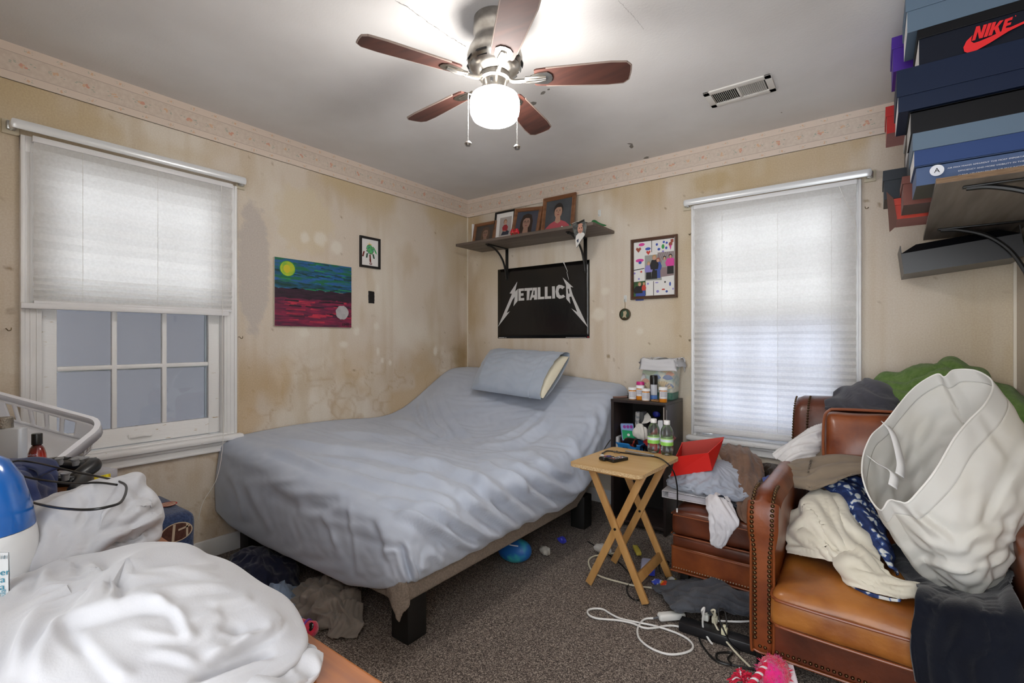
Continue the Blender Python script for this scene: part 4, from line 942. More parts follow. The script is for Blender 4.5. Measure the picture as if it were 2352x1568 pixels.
def bed_shell(inset, na, nb, dropx, dropy, bulge=0.02, x0=.012, x1=1.53, y0=-2.06, y1=-.02, r=.085, tuck=.0, up=0.0):
    """mattress-shaped skin: flat over the top, rolling over the right side and the foot down to a hem"""
    x0 += inset; x1 -= inset; y0 += inset; y1 -= inset
    A = (x1 - r - x0) + dropx; B = (y1 - (y0 + r)) + dropy
    a = np.linspace(0, A, na)[:, None] + np.zeros((1, nb)); b = np.linspace(0, B, nb)[None] + np.zeros((na, 1))
    xc = x1 - r; yc = y0 + r
    ox = np.maximum(a - (xc - x0), 0); oy = np.maximum(b - (y1 - yc), 0)
    f = np.clip(((ox / dropx) ** 2.4 + (oy / dropy) ** 2.4) ** (1 / 2.4), 0, 1)
    wx = ox / dropx; wy = oy / dropy; wl_ = np.hypot(wx, wy) + 1e-9; dx = wx / wl_; dy = wy / wl_
    drop = np.hypot(dx * dropx, dy * dropy) + (wl_ < 1e-6) * dropx
    q = r * math.pi / 2; d = f * drop; dd = np.minimum(d, q); th = dd / r
    g = np.clip((d - q) / np.maximum(drop - q, .01), 0, 1)
    hor = r * np.sin(th) + bulge * np.sin(g * math.pi * .85) - tuck * np.clip((g - .88) / .12, 0, 1) ** 1.5
    x = np.minimum(x0 + a, xc) + hor * dx; y = np.maximum(y1 - b, yc) - hor * dy
    zt = T_BED(np.clip(x, 0, 1.48), np.clip(y, -2.0, -.02)) - inset
    wgt = dx ** 2
    hem = HEM_R(y) * wgt + HEM_F(x) * (1 - wgt) + up
    z1 = zt - r * (1 - np.cos(th))
    z = z1 * (1 - g) + hem * g
    return np.stack([x, y, z], 2), d
bedt = thing('bed', 'low queen-size bed base with linen-covered side rail and dark block legs', 'bed', (.76, -1.05, 0))
linen = M('oatmeal_linen', '8d8074', .9, var=(150, '796d62', 3), bump=(300, .3, .002)); dleg = M('dark_leg', '121110', .6)
mb = MB(); mb.lo_hi((.03, -2.05, .205), (1.522, -.72, .285), bev=.012)
hd = [(-.72, .215), (-.72, .275), (-.45, .42), (-.2, .53), (-.04, .56), (-.04, .49), (-.22, .46), (-.47, .34)]
mb.prism(hd, .03, 1.515, X=basis((0, 0, 0), (0, 1, 0), (0, 0, 1)))
mb.build('base_platform', linen, bedt, angle=50)
mb = MB(); P = net([[(1.44, -2.055, .285), (1.49, -2.06, .285), (1.53, -2.04, .285)], [(1.44, -2.058, .24), (1.495, -2.066, .235), (1.534, -2.03, .235)], [(1.475, -2.056, .2), (1.50, -2.064, .175), (1.53, -2.03, .2)], [(1.495, -2.05, .175), (1.505, -2.056, .15), (1.515, -2.045, .17)]], 14, 14)
mb.grid(wrinkle(P, .12, .12, -.006, .015, 40, .2, (.05, .03), .004, seed=4)); mb.build('corner_flap', linen, bedt, solid=.002)
for x, y in ((1.42, -1.93), (.12, -1.93), (1.42, -.5), (.12, -.5)):
    mb = MB(); mb.lo_hi((x - .05, y - .05, .001), (x + .05, y + .05, .206), bev=.006); mb.build('leg', dleg, bedt)
Pm, _ = bed_shell(.028, 40, 52, .30, .36, 0.0, up=.035)
mb = MB(); mb.grid(Pm, flip=True)
mb.build('mattress', M('mattress_ticking', '8d93a0', .9), bedt, angle=180, solid=.01)
# sheet
na, nb = 150, 200
Ps, dd = bed_shell(-.004, na, nb, .34, .42, .02, tuck=.05)
xx, yy = Ps[..., 0], Ps[..., 1]
Nn = normals(Ps); sgn = np.sign(Nn[20, 60, 2]); Nn = Nn * sgn
# creases read off the cloth: each is a run of points, half-width and height (mm)
dv = Ps - _C; dep = dv @ _fw; PU = 1176 + FPX * (dv @ _rt) / dep; PV = 781 - FPX * dv[..., 2] / dep
CRE = [([(635, 1005), (735, 1029), (842, 1040), (989, 1066)], 9, 12), ([(606, 1032), (668, 1050), (740, 1081), (815, 1101), (914, 1135)], 8, 15), ([(721, 1048), (815, 1069), (909, 1096), (1000, 1107)], 8, 10), ([(756, 995), (842, 1000), (922, 1008), (1000, 1013)], 8, 10), ([(880, 1050), (940, 1063), (1000, 1075)], 7, 9),
       ([(1038, 1115), (1084, 1159), (1119, 1184), (1155, 1207), (1181, 1212), (1219, 1205)], 10, 24), ([(956, 1161), (1007, 1179), (1063, 1212), (1104, 1230), (1142, 1233), (1181, 1220)], 10, 24), ([(905, 1184), (951, 1194), (1015, 1228), (1058, 1253), (1091, 1258), (1124, 1250)], 10, 22), ([(1084, 1105), (1130, 1133), (1181, 1171), (1219, 1194), (1257, 1194), (1308, 1169)], 11, 26), ([(1150, 1100), (1186, 1123), (1232, 1151), (1270, 1169), (1308, 1164), (1339, 1143)], 11, 26), ([(1215, 1085), (1257, 1118), (1295, 1133), (1334, 1123), (1357, 1105)], 10, 22),
       ([(1007, 1253), (1028, 1273), (1047, 1284)], 5, 10), ([(984, 1273), (1002, 1286), (1017, 1298)], 5, 10), ([(961, 1304), (984, 1314)], 5, 7), ([(1092, 1047), (1139, 1050), (1186, 1049), (1240, 1049)], 7, 12), ([(1089, 1028), (1139, 1028), (1186, 1016), (1224, 995), (1250, 976), (1259, 945)], 10, 14), ([(1125, 1016), (1153, 1009), (1186, 995), (1217, 969), (1245, 943)], 8, 9), ([(1207, 1054), (1240, 1063), (1280, 1087), (1318, 1094)], 10, 16), ([(1125, 1058), (1162, 1068), (1205, 1087), (1233, 1110), (1266, 1129), (1304, 1134)], 10, 18), ([(1096, 1061), (1134, 1080), (1174, 1103), (1198, 1124)], 9, 16), ([(950, 1065), (1009, 1070), (1051, 1089), (1092, 1103), (1120, 1129)], 9, 18), ([(950, 1096), (997, 1110), (1044, 1129)], 8, 14), ([(860, 1115), (940, 1135), (1010, 1150), (1050, 1175)], 8, 13), ([(870, 1150), (930, 1160), (990, 1185)], 7, 11),
       ([(976, 898), (983, 931), (995, 976), (1016, 997), (1021, 1011)], 7, 18), ([(959, 919), (964, 952), (976, 983)], 6, 14), ([(989, 885), (1000, 931), (1012, 969), (1040, 1005)], 8, 12), ([(1003, 880), (1020, 930), (1050, 980), (1090, 1010)], 9, 9), ([(1351, 945), (1365, 980), (1351, 1016), (1337, 1040)], 8, 9), ([(1382, 926), (1386, 969), (1365, 1016), (1345, 1060)], 7, 9), ([(900, 965), (940, 975), (980, 1000), (1030, 1015)], 7, 12), ([(1290, 1000), (1320, 1030), (1335, 1075)], 10, 10),
       ([(930, 1245), (942, 1290), (955, 1345)], 6, 12), ([(915, 1250), (930, 1300), (940, 1330)], 7, -8), ([(800, 1155), (805, 1200), (815, 1260), (818, 1320)], 6, 6), ([(690, 1150), (720, 1165), (780, 1160)], 14, -8), ([(620, 1110), (660, 1130), (700, 1150)], 16, 9), ([(560, 1100), (580, 1140), (620, 1220)], 10, 5), ([(520, 1080), (545, 1130), (560, 1200)], 9, 5), ([(740, 1180), (760, 1220), (775, 1260)], 7, 6), ([(860, 1190), (880, 1230), (890, 1290)], 9, 8)]
hgt = np.zeros(PU.shape); q2 = np.stack([PU, PV], 2)
for k_, (pts, w_, am) in enumerate(CRE):
    c = catmull([(a, b, 0) for a, b in pts], 26)[:, :2]; best = np.full(PU.shape, 1e9); sg = np.zeros(PU.shape); tt_ = np.zeros(PU.shape)
    bbx = (PU > c[:, 0].min() - 60) & (PU < c[:, 0].max() + 60) & (PV > c[:, 1].min() - 60) & (PV < c[:, 1].max() + 60)
    for i in range(25):
        e = c[i + 1] - c[i]; L_ = e @ e; w2 = q2[bbx] - c[i]; t_ = np.clip((w2 @ e) / L_, 0, 1); dlt = w2 - t_[:, None] * e; ds = np.hypot(dlt[:, 0], dlt[:, 1]); cr = np.sign(e[0] * dlt[:, 1] - e[1] * dlt[:, 0])
        m_ = ds < best[bbx]; B0 = best[bbx]; B0[m_] = ds[m_]; best[bbx] = B0; B1 = sg[bbx]; B1[m_] = cr[m_]; sg[bbx] = B1; B2 = tt_[bbx]; B2[m_] = (i + t_[m_]) / 25; tt_[bbx] = B2
    sd_ = best * np.where(sg == 0, 1, sg) / w_
    tap = np.clip(np.minimum(tt_, 1 - tt_) * 5, 0, 1) ** .7
    prof = np.exp(-np.abs(sd_ + .15) ** 1.3 * np.where(sd_ > -.15, 2.4, .5)) - .45 * np.exp(-((sd_ - 1.3) / .75) ** 2)
    hgt += np.where(best < 200, am * .0018 * tap * prof, 0)
edge_w = np.clip(np.minimum(np.arange(na)[:, None], 12) / 12, .25, 1) * np.clip((nb - 1 - np.arange(nb))[None] / 6, 0, 1) * np.clip((na - 1 - np.arange(na))[:, None] / 6, 0, 1)
slack = .25 + .75 * np.clip((xx - .3) / .6, 0, 1) * np.clip((-yy - .4) / .4, 0, 1)
bg = waves((na, nb), 1.9 / na, 2.4 / nb, (.45, .085), 21, k=18, ang=-.35) * (.0022 + .0018 * slack) + waves((na, nb), 1.9 / na, 2.4 / nb, (.12, .05), 22, k=16, ang=.5) * .0011
Ps2 = Ps + Nn * ((hgt + bg) * edge_w)[..., None]
Pw = wrinkle(Ps2, .004, .012, -.004, .008, 40, .12, (.4, .05), .0015, seed=11, tang=.01, W=np.clip(slack, .1, 1) * np.clip(edge_w, .05, 1), ang=-.3)
Pw[..., 0] = np.maximum(Pw[..., 0], .004); Pw[..., 1] = np.minimum(Pw[..., 1], -.004)
sheetm = M('grey_blue_sheet', 'bac2d1', .8, var=(5, 'b0b9ca', 4, .35, .7), bump=(420, .12, .001), sheen=.25, spec=.25)
b = MB(); b.grid(Pw, flip=(sgn > 0))
tag(b.build('fitted_sheet', sheetm, angle=180, solid=.002, offset=-1), 'rumpled grey-blue fitted sheet stretched over the sagging bed', 'sheet')
# pillow leaning on the raised head of the bed
pw = thing('pillow', 'pillow in a grey-blue case leaning at the head of the bed, cream end showing', 'pillow', (.86, -.35, .8))
pcm = M('grey_blue_pillowcase', 'abb5c4', .8, bump=(420, .12, .001), sheen=.25, var=(6, 'a3aebe', 3)); crm = M('cream_ticking', 'e3dcc6', .85, bump=(120, .15, .002))
c00 = np.array(aty(1082, 893, -.50)); c10 = np.array(aty(1243, 917, -.58)); c11 = np.array(aty(1308, 812, -.235)); c01 = np.array(aty(1128, 803, -.20))
def pillow_grid(s0, s1, thick, n=44, m=36, ex=.0, lip=0.0):
    """closed cushion between parameters s0..s1 along its length"""
    L = []
    for sgn_ in (1, -1):
        G = np.zeros((n, m, 3))
        for i in range(n):
            s = s0 + (s1 - s0) * i / (n - 1)
            for j in range(m):
                t = j / (m - 1)
                p = (c00 * (1 - s) + c10 * s) * (1 - t) + (c01 * (1 - s) + c11 * s) * t
                G[i, j] = p
        L.append(G)
    nrm = np.cross(c10 - c00, c01 - c00); nrm /= np.linalg.norm(nrm)
    S_ = np.linspace(0, 1, n)[:, None]; T_ = np.linspace(0, 1, m)[None]
    prof = (np.clip(1 - (2 * T_ - 1) ** 2, 0, 1) ** .5) * (np.clip(1 - (2 * (s0 + (s1 - s0) * S_) - 1) ** 4 * lip, 0, 1) ** .5)
    return L[0], nrm, prof, thick
G, nrm, prof, th_ = pillow_grid(0.0, 1.0, .075, 60, 40, lip=0)
endf = np.clip(np.linspace(0, 1, 60)[:, None] / .16, 0, 1) ** .5
pro = prof * endf * (1 - .12 * np.linspace(0, 1, 60)[:, None])
topg = G + nrm[None, None] * (pro * .095 + .002)[..., None]; botg = G - nrm[None, None] * (pro * .05 + .002)[..., None]
topg = wrinkle(topg, .02, .02, -.004, .012, 50, .15, (.16, .1), .003, seed=5)
loop = np.concatenate([topg, botg[:, ::-1]], 1)
mb = MB(); mb.grid(loop, wrap=True); mb.f.append(tuple(range(loop.shape[1]))); mb.m.append(0)
mb.build('pillowcase', pcm, pw, angle=180)
mb = MB(); sm = loop[51]; cxy = (G[51].mean(0))
for k_ in (.84,):
    mb.tube([p for p in (loop[50] + nrm * 0)], .0022, 5, closed=True)
mb.build('case_hem_seam', pcm, pw)
n2 = 14; rings_ = []
for i in range(n2):
    s = .8 + .215 * i / (n2 - 1); e = math.sqrt(max(0, 1 - (max(0, (i - 4) / (n2 - 5 + 1e-6))) ** 2)) if i > 4 else 1.0
    base = (c00 * (1 - s) + c10 * s)[None] * (1 - np.linspace(.03, .93, 24)[:, None]) + (c01 * (1 - s) + c11 * s)[None] * np.linspace(.03, .93, 24)[:, None]
    pr = np.clip(1 - (2 * np.linspace(0, 1, 24) - 1) ** 2, 0, 1) ** .5
    rings_.append(np.concatenate([base + nrm * (pr * .07 * e + .001)[:, None], (base - nrm * (pr * .038 * e + .001)[:, None])[::-1]]))
mb = MB(); mb.grid(np.array(rings_), wrap=True); mb.f.append(tuple((n2 - 1) * 48 + k for k in range(48))); mb.m.append(0)
mb.build('pillow_insert', crm, pw, angle=180)

# ================================================================ BEDSIDE CUBE
esp = M('espresso_laminate', '2b2423', .35, var=(40, '342a28', 3), spec=.4, stretch=(1, 1, .15)); chip = M('chipped_edge', 'b9b0a8', .9)
cb = thing('cube_shelf', 'dark brown two-tier cube shelf between bed and window', 'shelf', (1.735, -.2, 0))
x0, x1, y0, y1, zt_ = 1.556, 1.916, -.35, -.03, .808
mb = MB(); mb.lo_hi((x0, y0 - .004, zt_ - .018), (x1, y1, zt_), bev=.0015); mb.build('top', esp, cb)
for x in (x0, x1 - .018): mb = MB(); mb.lo_hi((x, y0, .001), (x + .018, y1, zt_ - .018), bev=.001); mb.build('side_panel', esp, cb)
mb = MB(); mb.lo_hi((x0 + .018, y1 - .006, .001), (x1 - .018, y1 - .001, zt_ - .018)); mb.build('back_panel', M('dark_back_panel', '181413', .7), cb)
for z in (.41, .03): mb = MB(); mb.lo_hi((x0 + .018, y0 + .003, z), (x1 - .018, y1 - .006, z + .018), bev=.001); mb.build('shelf_board', esp, cb)
mb = MB(); mb.lo_hi((x1 - .0005, y0 + .004, .66), (x1 + .0006, y0 + .012, .765)); mb.lo_hi((x1 - .017, y0 - .0006, .7), (x1 - .012, y0 + .0005, .78)); mb.build('chipped_edge', chip, cb)
ZC = .808
# wastebasket with liner
wbt = thing('wastebasket', 'shell-patterned wastebasket with a white liner on the cube shelf', 'wastebasket', (1.81, -.13, ZC))
wmat = M('basket_print', 'd8d2c0', .6, var=(26, '9fb3b0', 4)); wg = M('basket_base_green', '3f6f63', .5, var=(60, '52806f', 3))
def rrect(w, d, r, n=6):
    o = []
    for cx, cy, a in ((w - r, d - r, 0), (-w + r, d - r, 90), (-w + r, -d + r, 180), (w - r, -d + r, 270)):
        for k in range(n + 1): t = R(a + 90 * k / n); o.append((cx + r * math.cos(t), cy + r * math.sin(t)))
    return o
def loft(mb, secs, mi=0, cap0=True, cap1=False, X=None, mfun=None):
    P = np.array(secs, float); mb_o = len(mb.v); mb.grid(P, mi, wrap=True, X=X, mfun=mfun, flip=True); n, m = P.shape[:2]
    if cap0: mb.f.append(tuple(mb_o + k for k in range(m))[::-1]); mb.m.append(mi)
    if cap1: mb.f.append(tuple(mb_o + (n - 1) * m + k for k in range(m))); mb.m.append(mi)
bx, by = 1.815, -.125
def bsec(w, d, z): return [(bx + a, by + b, z) for a, b in rrect(w, d, .02)]
mb = MB(); loft(mb, [bsec(.084, .07, ZC + .001), bsec(.086, .072, ZC + .045)]); mb.build('green_band', wg, wbt)
mb = MB(); loft(mb, [bsec(.085, .071, ZC + .045), bsec(.088, .074, ZC + .052), bsec(.1, .08, ZC + .25), bsec(.096, .076, ZC + .25), bsec(.08, .066, ZC + .06)], cap0=False, cap1=True)
pc = [M('shell_cream', 'd3c3a3', .6), M('shell_blue', '7f95bb', .6), M('shell_rose', 'cfa08e', .6), M('shell_line', 'a5937a', .6), M('shell_green', '9db09c', .6)]
PXb = lambda x, z, t=0: Vector((bx + x, by - .0725 - (z - .05) * .04 - .0012 - t, ZC + z))
def shell(x, z, s, m, up=1):
    for k in range(9):
        a0 = R(20 + 140 * k / 9); a1 = R(20 + 140 * (k + 1) / 9) - .02; am = (a0 + a1) / 2
        vs = [PXb(x, z, .0004), PXb(x + s * math.cos(a0), z + up * s * math.sin(a0), .0004), PXb(x + s * 1.04 * math.cos(am), z + up * s * 1.04 * math.sin(am), .0012), PXb(x + s * math.cos(a1), z + up * s * math.sin(a1), .0004)]
        mb.add(vs, [(0, 1, 2, 3)], m)
        mb.add([PXb(x, z, .0008), PXb(x + s * math.cos(a1), z + up * s * math.sin(a1), .0008), PXb(x + s * math.cos(a1 + .05), z + up * s * math.sin(a1 + .05), .0008)], [(0, 1, 2)], 4)
for x, z, s, m in [(-.05, .06, .05, 1), (.03, .058, .06, 1), (-.06, .15, .05, 5), (-.015, .125, .035, 2), (.06, .125, .035, 2), (.005, .185, .03, 3), (.05, .17, .045, 1), (.07, .075, .03, 2), (-.085, .1, .03, 3), (-.03, .17, .04, 5), (.075, .15, .03, 3), (-.015, .07, .035, 5)]: shell(x, z, s, m)
mb.build('printed_bucket', [wmat] + pc, wbt, smooth=False)
lin_m = M_cloth('thin_white_plastic', 'e9e9ec', .35, .35, bump=(30, .3, .004))
secs = []
for z, o in ((.245, -.008), (.258, .001), (.26, .008), (.254, .012), (.24, .0135), (.225, .014), (.21, .018)): secs.append([(a, b, ZC + z) for a, b, _ in bsec(.1 + o, .08 + o, 0)])
P = np.array(secs); P = np.concatenate([P[:, :, :]], 1)
P = np.stack([catmull(P[:, j], 22) for j in range(P.shape[1])], 1); P = np.stack([catmull(P[i], 120, closed=True) for i in range(22)])
low = np.linspace(0, 1, 22)[:, None]; angn = np.linspace(0, 2 * np.pi, 120, endpoint=False)[None]
P[..., 2] -= np.clip(low - .45, 0, 1) * .07 * (np.sin(angn * 3 + 1) * .5 + .35 * np.sin(angn * 7)) - (1 - low) * .006 * np.sin(angn * 5)
P = wrinkle(P, .16, .2, -.006, .026, 70, .2, (.07, .05), .014, wrap=True, seed=9, tang=.03)
cloth('liner', P, lin_m, parent=wbt, solid=.0006, wrap=False)
mb = MB(); Pt = net([[(1.722, -.15, ZC + .25), (1.712, -.17, ZC + .25)], [(1.715, -.16, ZC + .17), (1.70, -.175, ZC + .17)], [(1.712, -.165, ZC + .09), (1.69, -.185, ZC + .085)], [(1.70, -.17, ZC + .03), (1.688, -.185, ZC + .035)]], 20, 8)
mb.grid(wrinkle(Pt, .05, .3, -.006, .01, 30, .1, (.1, .01), .004, seed=2)); mb.build('liner_tail', lin_m, wbt, solid=.0006)
# pill bottles, spray, brush
amber = M('amber_plastic', 'd9861f', .2, coat=.3); plab = M('pill_label', 'dedde0', .6); cap = M('white_cap', 'ececec', .45); tx = M('label_text', '5b5f78', .7)
def pillb(x, y, r, h, lab0, lab1, label, wrap_=300, rot=-70):
    t = thing('pill_bottle', label, 'pill bottle', (x, y, ZC), 'prescription bottles on the cube shelf')
    mb = MB(); mb.lathe([(0, .001), (r * .95, .001), (r, .004), (r, h * .78), (r * .85, h * .8), (0, h * .8)], (x, y, ZC), 24); mb.build('body', amber, t)
    mb = MB(); n = 24; vs = []
    for i in range(n + 1):
        a = R(rot + wrap_ * (i / n - .5))
        for z in (lab0, lab1): vs.append((x + (r + .0006) * math.cos(a), y + (r + .0006) * math.sin(a), ZC + z * h))
    mb.add(vs, [(2 * i, 2 * i + 2, 2 * i + 3, 2 * i + 1) for i in range(n)])
    for q in range(4):
        z = lab0 + (lab1 - lab0) * (.82 - q * .17); vs = []
        for i in range(9):
            a = R(rot + 90 * (i / 8 - .5 - .04 * (q % 2)))
            for dz in (0, .0022): vs.append((x + (r + .001) * math.cos(a), y + (r + .001) * math.sin(a), ZC + z * h + dz))
        mb.add(vs, [(2 * i, 2 * i + 2, 2 * i + 3, 2 * i + 1) for i in range(8)], 1)
    mb.build('label', [plab, tx], t)
    mb = MB(); mb.lathe([(r * .9, h * .8), (r * 1.12, h * .8), (r * 1.12, h * .97), (r * 1.05, h), (0, h)], (x, y, ZC), 28); mb.build('cap', cap, t)
def on_cube(u, v): p = atz(u, v, ZC); return p[0], p[1]
pillb(1.684, -.305, .0235, .078, .06, .7, 'left-most amber pill bottle on the cube shelf, beside the hairbrush')
pillb(1.727, -.285, .0235, .092, .28, .72, 'pill bottle with amber showing at its base, in front of the pink bottle')
pillb(1.776, -.315, .0235, .076, .05, .7, 'front pill bottle directly below the black spray can')
pillb(1.887, -.318, .0235, .092, .25, .74, 'pill bottle standing alone right of the others before the wastebasket', 150, -60)
t = thing('lotion_bottle', 'magenta lotion bottle behind the pill bottles', 'bottle', (1.712, -.245, ZC)); pk2 = M('magenta_plastic', 'c01f78', .35)
mb = MB(); mb.lathe([(0, .001), (.022, .001), (.024, .01), (.024, .075), (.018, .085), (0, .085)], (1.712, -.245, ZC), 24, sy=.7); mb.build('body', pk2, t)
mb = MB(); mb.lathe([(.02, .082), (.026, .085), (.026, .108), (.022, .112), (0, .112)], (1.712, -.245, ZC), 24, sy=.7); mb.build('cap', pk2, t)
mb = MB(); mb.box((1.712, -.2627, ZC + .04), (.022, .001, .05)); mb.build('label', plab, t)
t = thing('spray_can', 'black-capped deodorant can behind the pill bottles', 'spray can', (1.797, -.235, ZC)); bk = M('black_plastic', '121213', .3)
mb = MB(); mb.lathe([(0, .001), (.0225, .001), (.0235, .006), (.0235, .1), (.021, .108), (0, .108)], (1.797, -.235, ZC), 28, mi=0); mb.build('can', M('can_dark', '23252c', .3, .3), t)
mb = MB(); mb.lathe([(.0239, .004), (.0239, .03)], (1.797, -.235, ZC), 28, mi=1); n = 12; vs = []
for i in range(n + 1):
    a = R(-65 + 110 * (i / n - .5)); [vs.append((1.797 + .0242 * math.cos(a), -.235 + .0242 * math.sin(a), ZC + z)) for z in (.032, .098)]
mb.add(vs, [(2 * i, 2 * i + 2, 2 * i + 3, 2 * i + 1) for i in range(n)]); mb.build('label', [M('can_label', 'c3c7cf', .35), M('can_blue', '5a86cf', .35)], t)
mb = MB(); mb.lathe([(.024, .104), (.024, .15), (.02, .156), (0, .156)], (1.797, -.235, ZC), 28); mb.build('cap', bk, t)
t = thing('hairbrush', 'brown-handled black hairbrush lying at the bed side of the cube top', 'hairbrush', (1.62, -.3, ZC)); hb = M('brush_handle', '6d4f44', .5)
mb = MB(); mb.tube(catmull([(1.558, -.325, ZC + .008), (1.60, -.305, ZC + .009), (1.64, -.285, ZC + .012)], 14), np.linspace(.006, .009, 14), 8); mb.build('handle', hb, t)
mb = MB(); mb.tube(catmull([(1.64, -.285, ZC + .014), (1.665, -.272, ZC + .014), (1.685, -.262, ZC + .012)], 10), [.009, .011, .012, .012, .012, .012, .012, .012, .011, .008], 10)
rg = random.Random(6)
for k in range(70):
    f = rg.random(); p = Vector((1.645 + .038 * f, -.283 + .02 * f, ZC + .02)); a = rg.uniform(-1.1, 1.1); b_ = rg.uniform(-.5, .5)
    mb.tube([p, p + Vector((.018 * b_, -.012 * math.sin(a), .02 * math.cos(a)))], .0008, 4)
mb.build('bristle_head', bk, t)
mb = MB(); mb.box((1.842, -.318, ZC + .006), (.06, .028, .01), bev=.003, rot=Matrix.Rotation(R(-20), 4, 'Z')); mb.lathe([(.006, .011), (.009, .013), (.004, .016), (0, .016)], (1.85, -.32, ZC), 12); mb.lathe([(.004, .011), (.007, .014), (0, .016)], (1.832, -.315, ZC), 12)
tag(mb.build('wooden_trinket', M('pale_wood', 'a97f4f', .6, var=(60, '8a6238', 3))), 'small pale wooden trinket lying before the wastebasket', 'ornament')
# contents of the open tier
ZI = .428
bb = thing('basket', 'blue slotted plastic basket in the open tier of the cube shelf', 'basket', (1.65, -.25, ZI)); bpl = M('blue_plastic', '2f86cc', .35)
bsx, bsy = 1.655, -.245
def bs2(w, d, z): return [(bsx + a, bsy + b, ZI + z) for a, b in rrect(w, d, .015, 5)]
outer = np.array([bs2(.07, .06, .001), bs2(.071, .061, .02), bs2(.074, .066, .07), bs2(.076, .068, .085), bs2(.082, .073, .092), bs2(.082, .073, .098)]); outer = np.stack([catmull(outer[i], 96, closed=True) for i in range(6)])
mb = MB(); mb.grid(outer, wrap=True, skip=lambda i, j: i == 1 and j % 3 == 0, flip=True); mb.f.append(tuple(range(96))); mb.m.append(0); mb.build('body', bpl, bb, solid=.002)
def crumple(name, c, r, m, label, cat, seed, sc=(1, 1, 1), amp=.35, spike=1.0):
    b = bmesh.new(); bmesh.ops.create_icosphere(b, subdivisions=4, radius=1); rg = np.random.RandomState(seed); D = rg.normal(size=(26, 3)); D /= np.linalg.norm(D, axis=1)[:, None]; O = rg.uniform(.55, 1.0, 26)
    for v in b.verts:
        p = np.array(v.co); p = p / np.linalg.norm(p); q = D @ p; k = min(1.15, (O / np.maximum(q, .05)).min()); f = 1 - amp + amp * k + .05 * math.sin(9 * p[0] + 7 * p[1] * spike)
        v.co = Vector(p * f * r)
    for v in b.verts: v.co = Vector((v.co.x * sc[0], v.co.y * sc[1], v.co.z * sc[2]))
    mb = MB(); mb.bm(b, 0, Matrix.Translation(Vector(c))); return tag(mb.build(name, m, angle=28), label, cat)
tis = M('crumpled_tissue', 'e0ddd6', .85, bump=(40, .3, .004))
crumple('paper_wad', (1.722, -.27, .60), .058, tis, 'large crumpled white tissue heaped over the blue basket', 'paper', 3, (1.05, .8, .95), .75)
mb = MB(); Pq = net([[(1.72, -.24, .65), (1.765, -.25, .66)], [(1.735, -.235, .70), (1.775, -.245, .67)], [(1.755, -.23, .72), (1.80, -.25, .675)]], 12, 12); mb.grid(wrinkle(Pq, .1, .1, -.01, .014, 40, .2, (.03, .03), .006, seed=6))
tag(mb.build('paper_tissue', tis, solid=.001), 'folded white tissue standing behind the large crumpled one', 'paper')
def pack(name, c, d, rz, rx, mats, label, cat, top=None):
    mb = MB(); X = Matrix.Translation(c) @ Matrix.Rotation(R(rz), 4, 'Z') @ Matrix.Rotation(R(rx), 4, 'X'); mb.box((0, 0, 0), d, 0, min(d) * .3, X=X)
    if top: top(mb, X, d)
    return tag(mb.build(name, mats), label, cat)
def wipes(mb, X, d):
    f = d[2] / 2 + .0008; mb.add([(-d[0] * .46, -d[1] * .46, f), (d[0] * .46, -d[1] * .46, f), (d[0] * .46, d[1] * .02, f), (-d[0] * .46, d[1] * .1, f)], [(0, 1, 2, 3)], 1, X)
    mb.add([(a, b, f + .0006) for a, b in ell(0, -d[1] * .2, .009, .009, 14)], [tuple(range(14))], 2, X)
    for k in range(3): mb.add([(a, b, f + .0006) for a, b in ell(-.02 + .022 * k, d[1] * .27, .01, .012, 10)], [tuple(range(10))], 3, X)
pack('wipes_pack', (1.635, -.265, .588), (.085, .12, .022), 35, 55, [M('pack_blue', '8fa9dc', .35), M('pack_green', '1f9d68', .4), plab, M('pack_violet', '9c3fa0', .4)], 'green and lilac wipes pack propped in the blue basket', 'packet', wipes)
pack('snack_bag', (1.66, -.30, .535), (.12, .04, .05), -15, 20, [M('bag_black', '17110f', .3, var=(40, 'a03a30', 2, .6, .64))], 'black and red snack bag lying on the blue basket', 'packet')
pack('lid_box', (1.578, -.27, .52), (.02, .09, .08), 5, 0, [M('box_grey', 'b9b9bd', .5)], 'small pale box squeezed at the left of the blue basket', 'box')
pack('medicine_carton', (1.665, -.17, .665), (.03, .05, .10), 12, -8, [M('carton_white', 'c4c1be', .5, var=(50, '8f9298', 2, .5, .6))], 'small white medicine carton standing behind the wipes pack', 'box')
pack('medicine_carton', (1.698, -.15, .66), (.028, .05, .115), -14, 6, [M('carton_grey', '6f7072', .5)], 'small grey carton standing at the back of the cube shelf', 'box')
def gift(mb, X, d): mb.add([(a, -d[1] / 2 - .001, b) for a, b in [(-d[0] * .5, -d[2] * .5), (d[0] * .5, -d[2] * .5), (d[0] * .5, -d[2] * .2), (-d[0] * .5, -d[2] * .2)]], [(0, 1, 2, 3)], 1, X)
pack('red_folder', (1.775, -.235, .575), (.13, .008, .17), 0, 0, [M('folder_red', '8d1b1d', .4, var=(50, '5a2b18', 3, .55, .6)), M('folder_red2', 'c4221f', .4)], 'red patterned folder leaning behind the water bottles', 'folder', gift)
for o_ in [x for x in COL.objects if x.name == 'red_folder']: o_.rotation_euler = (R(-8), R(40), 0)
pack('lotion_tube', (1.866, -.30, .62), (.035, .03, .15), 10, 4, [M('tube_white', 'd9dce2', .35)], 'tall white bottle at the right inside the cube shelf', 'bottle')
crumple('blue_wrapper', (1.77, -.12, .70), .026, M('blue_foil', '2a2fa0', .35), 'blue wrapper at the back of the cube shelf', 'wrapper', 9, (1, .8, .9), .5)
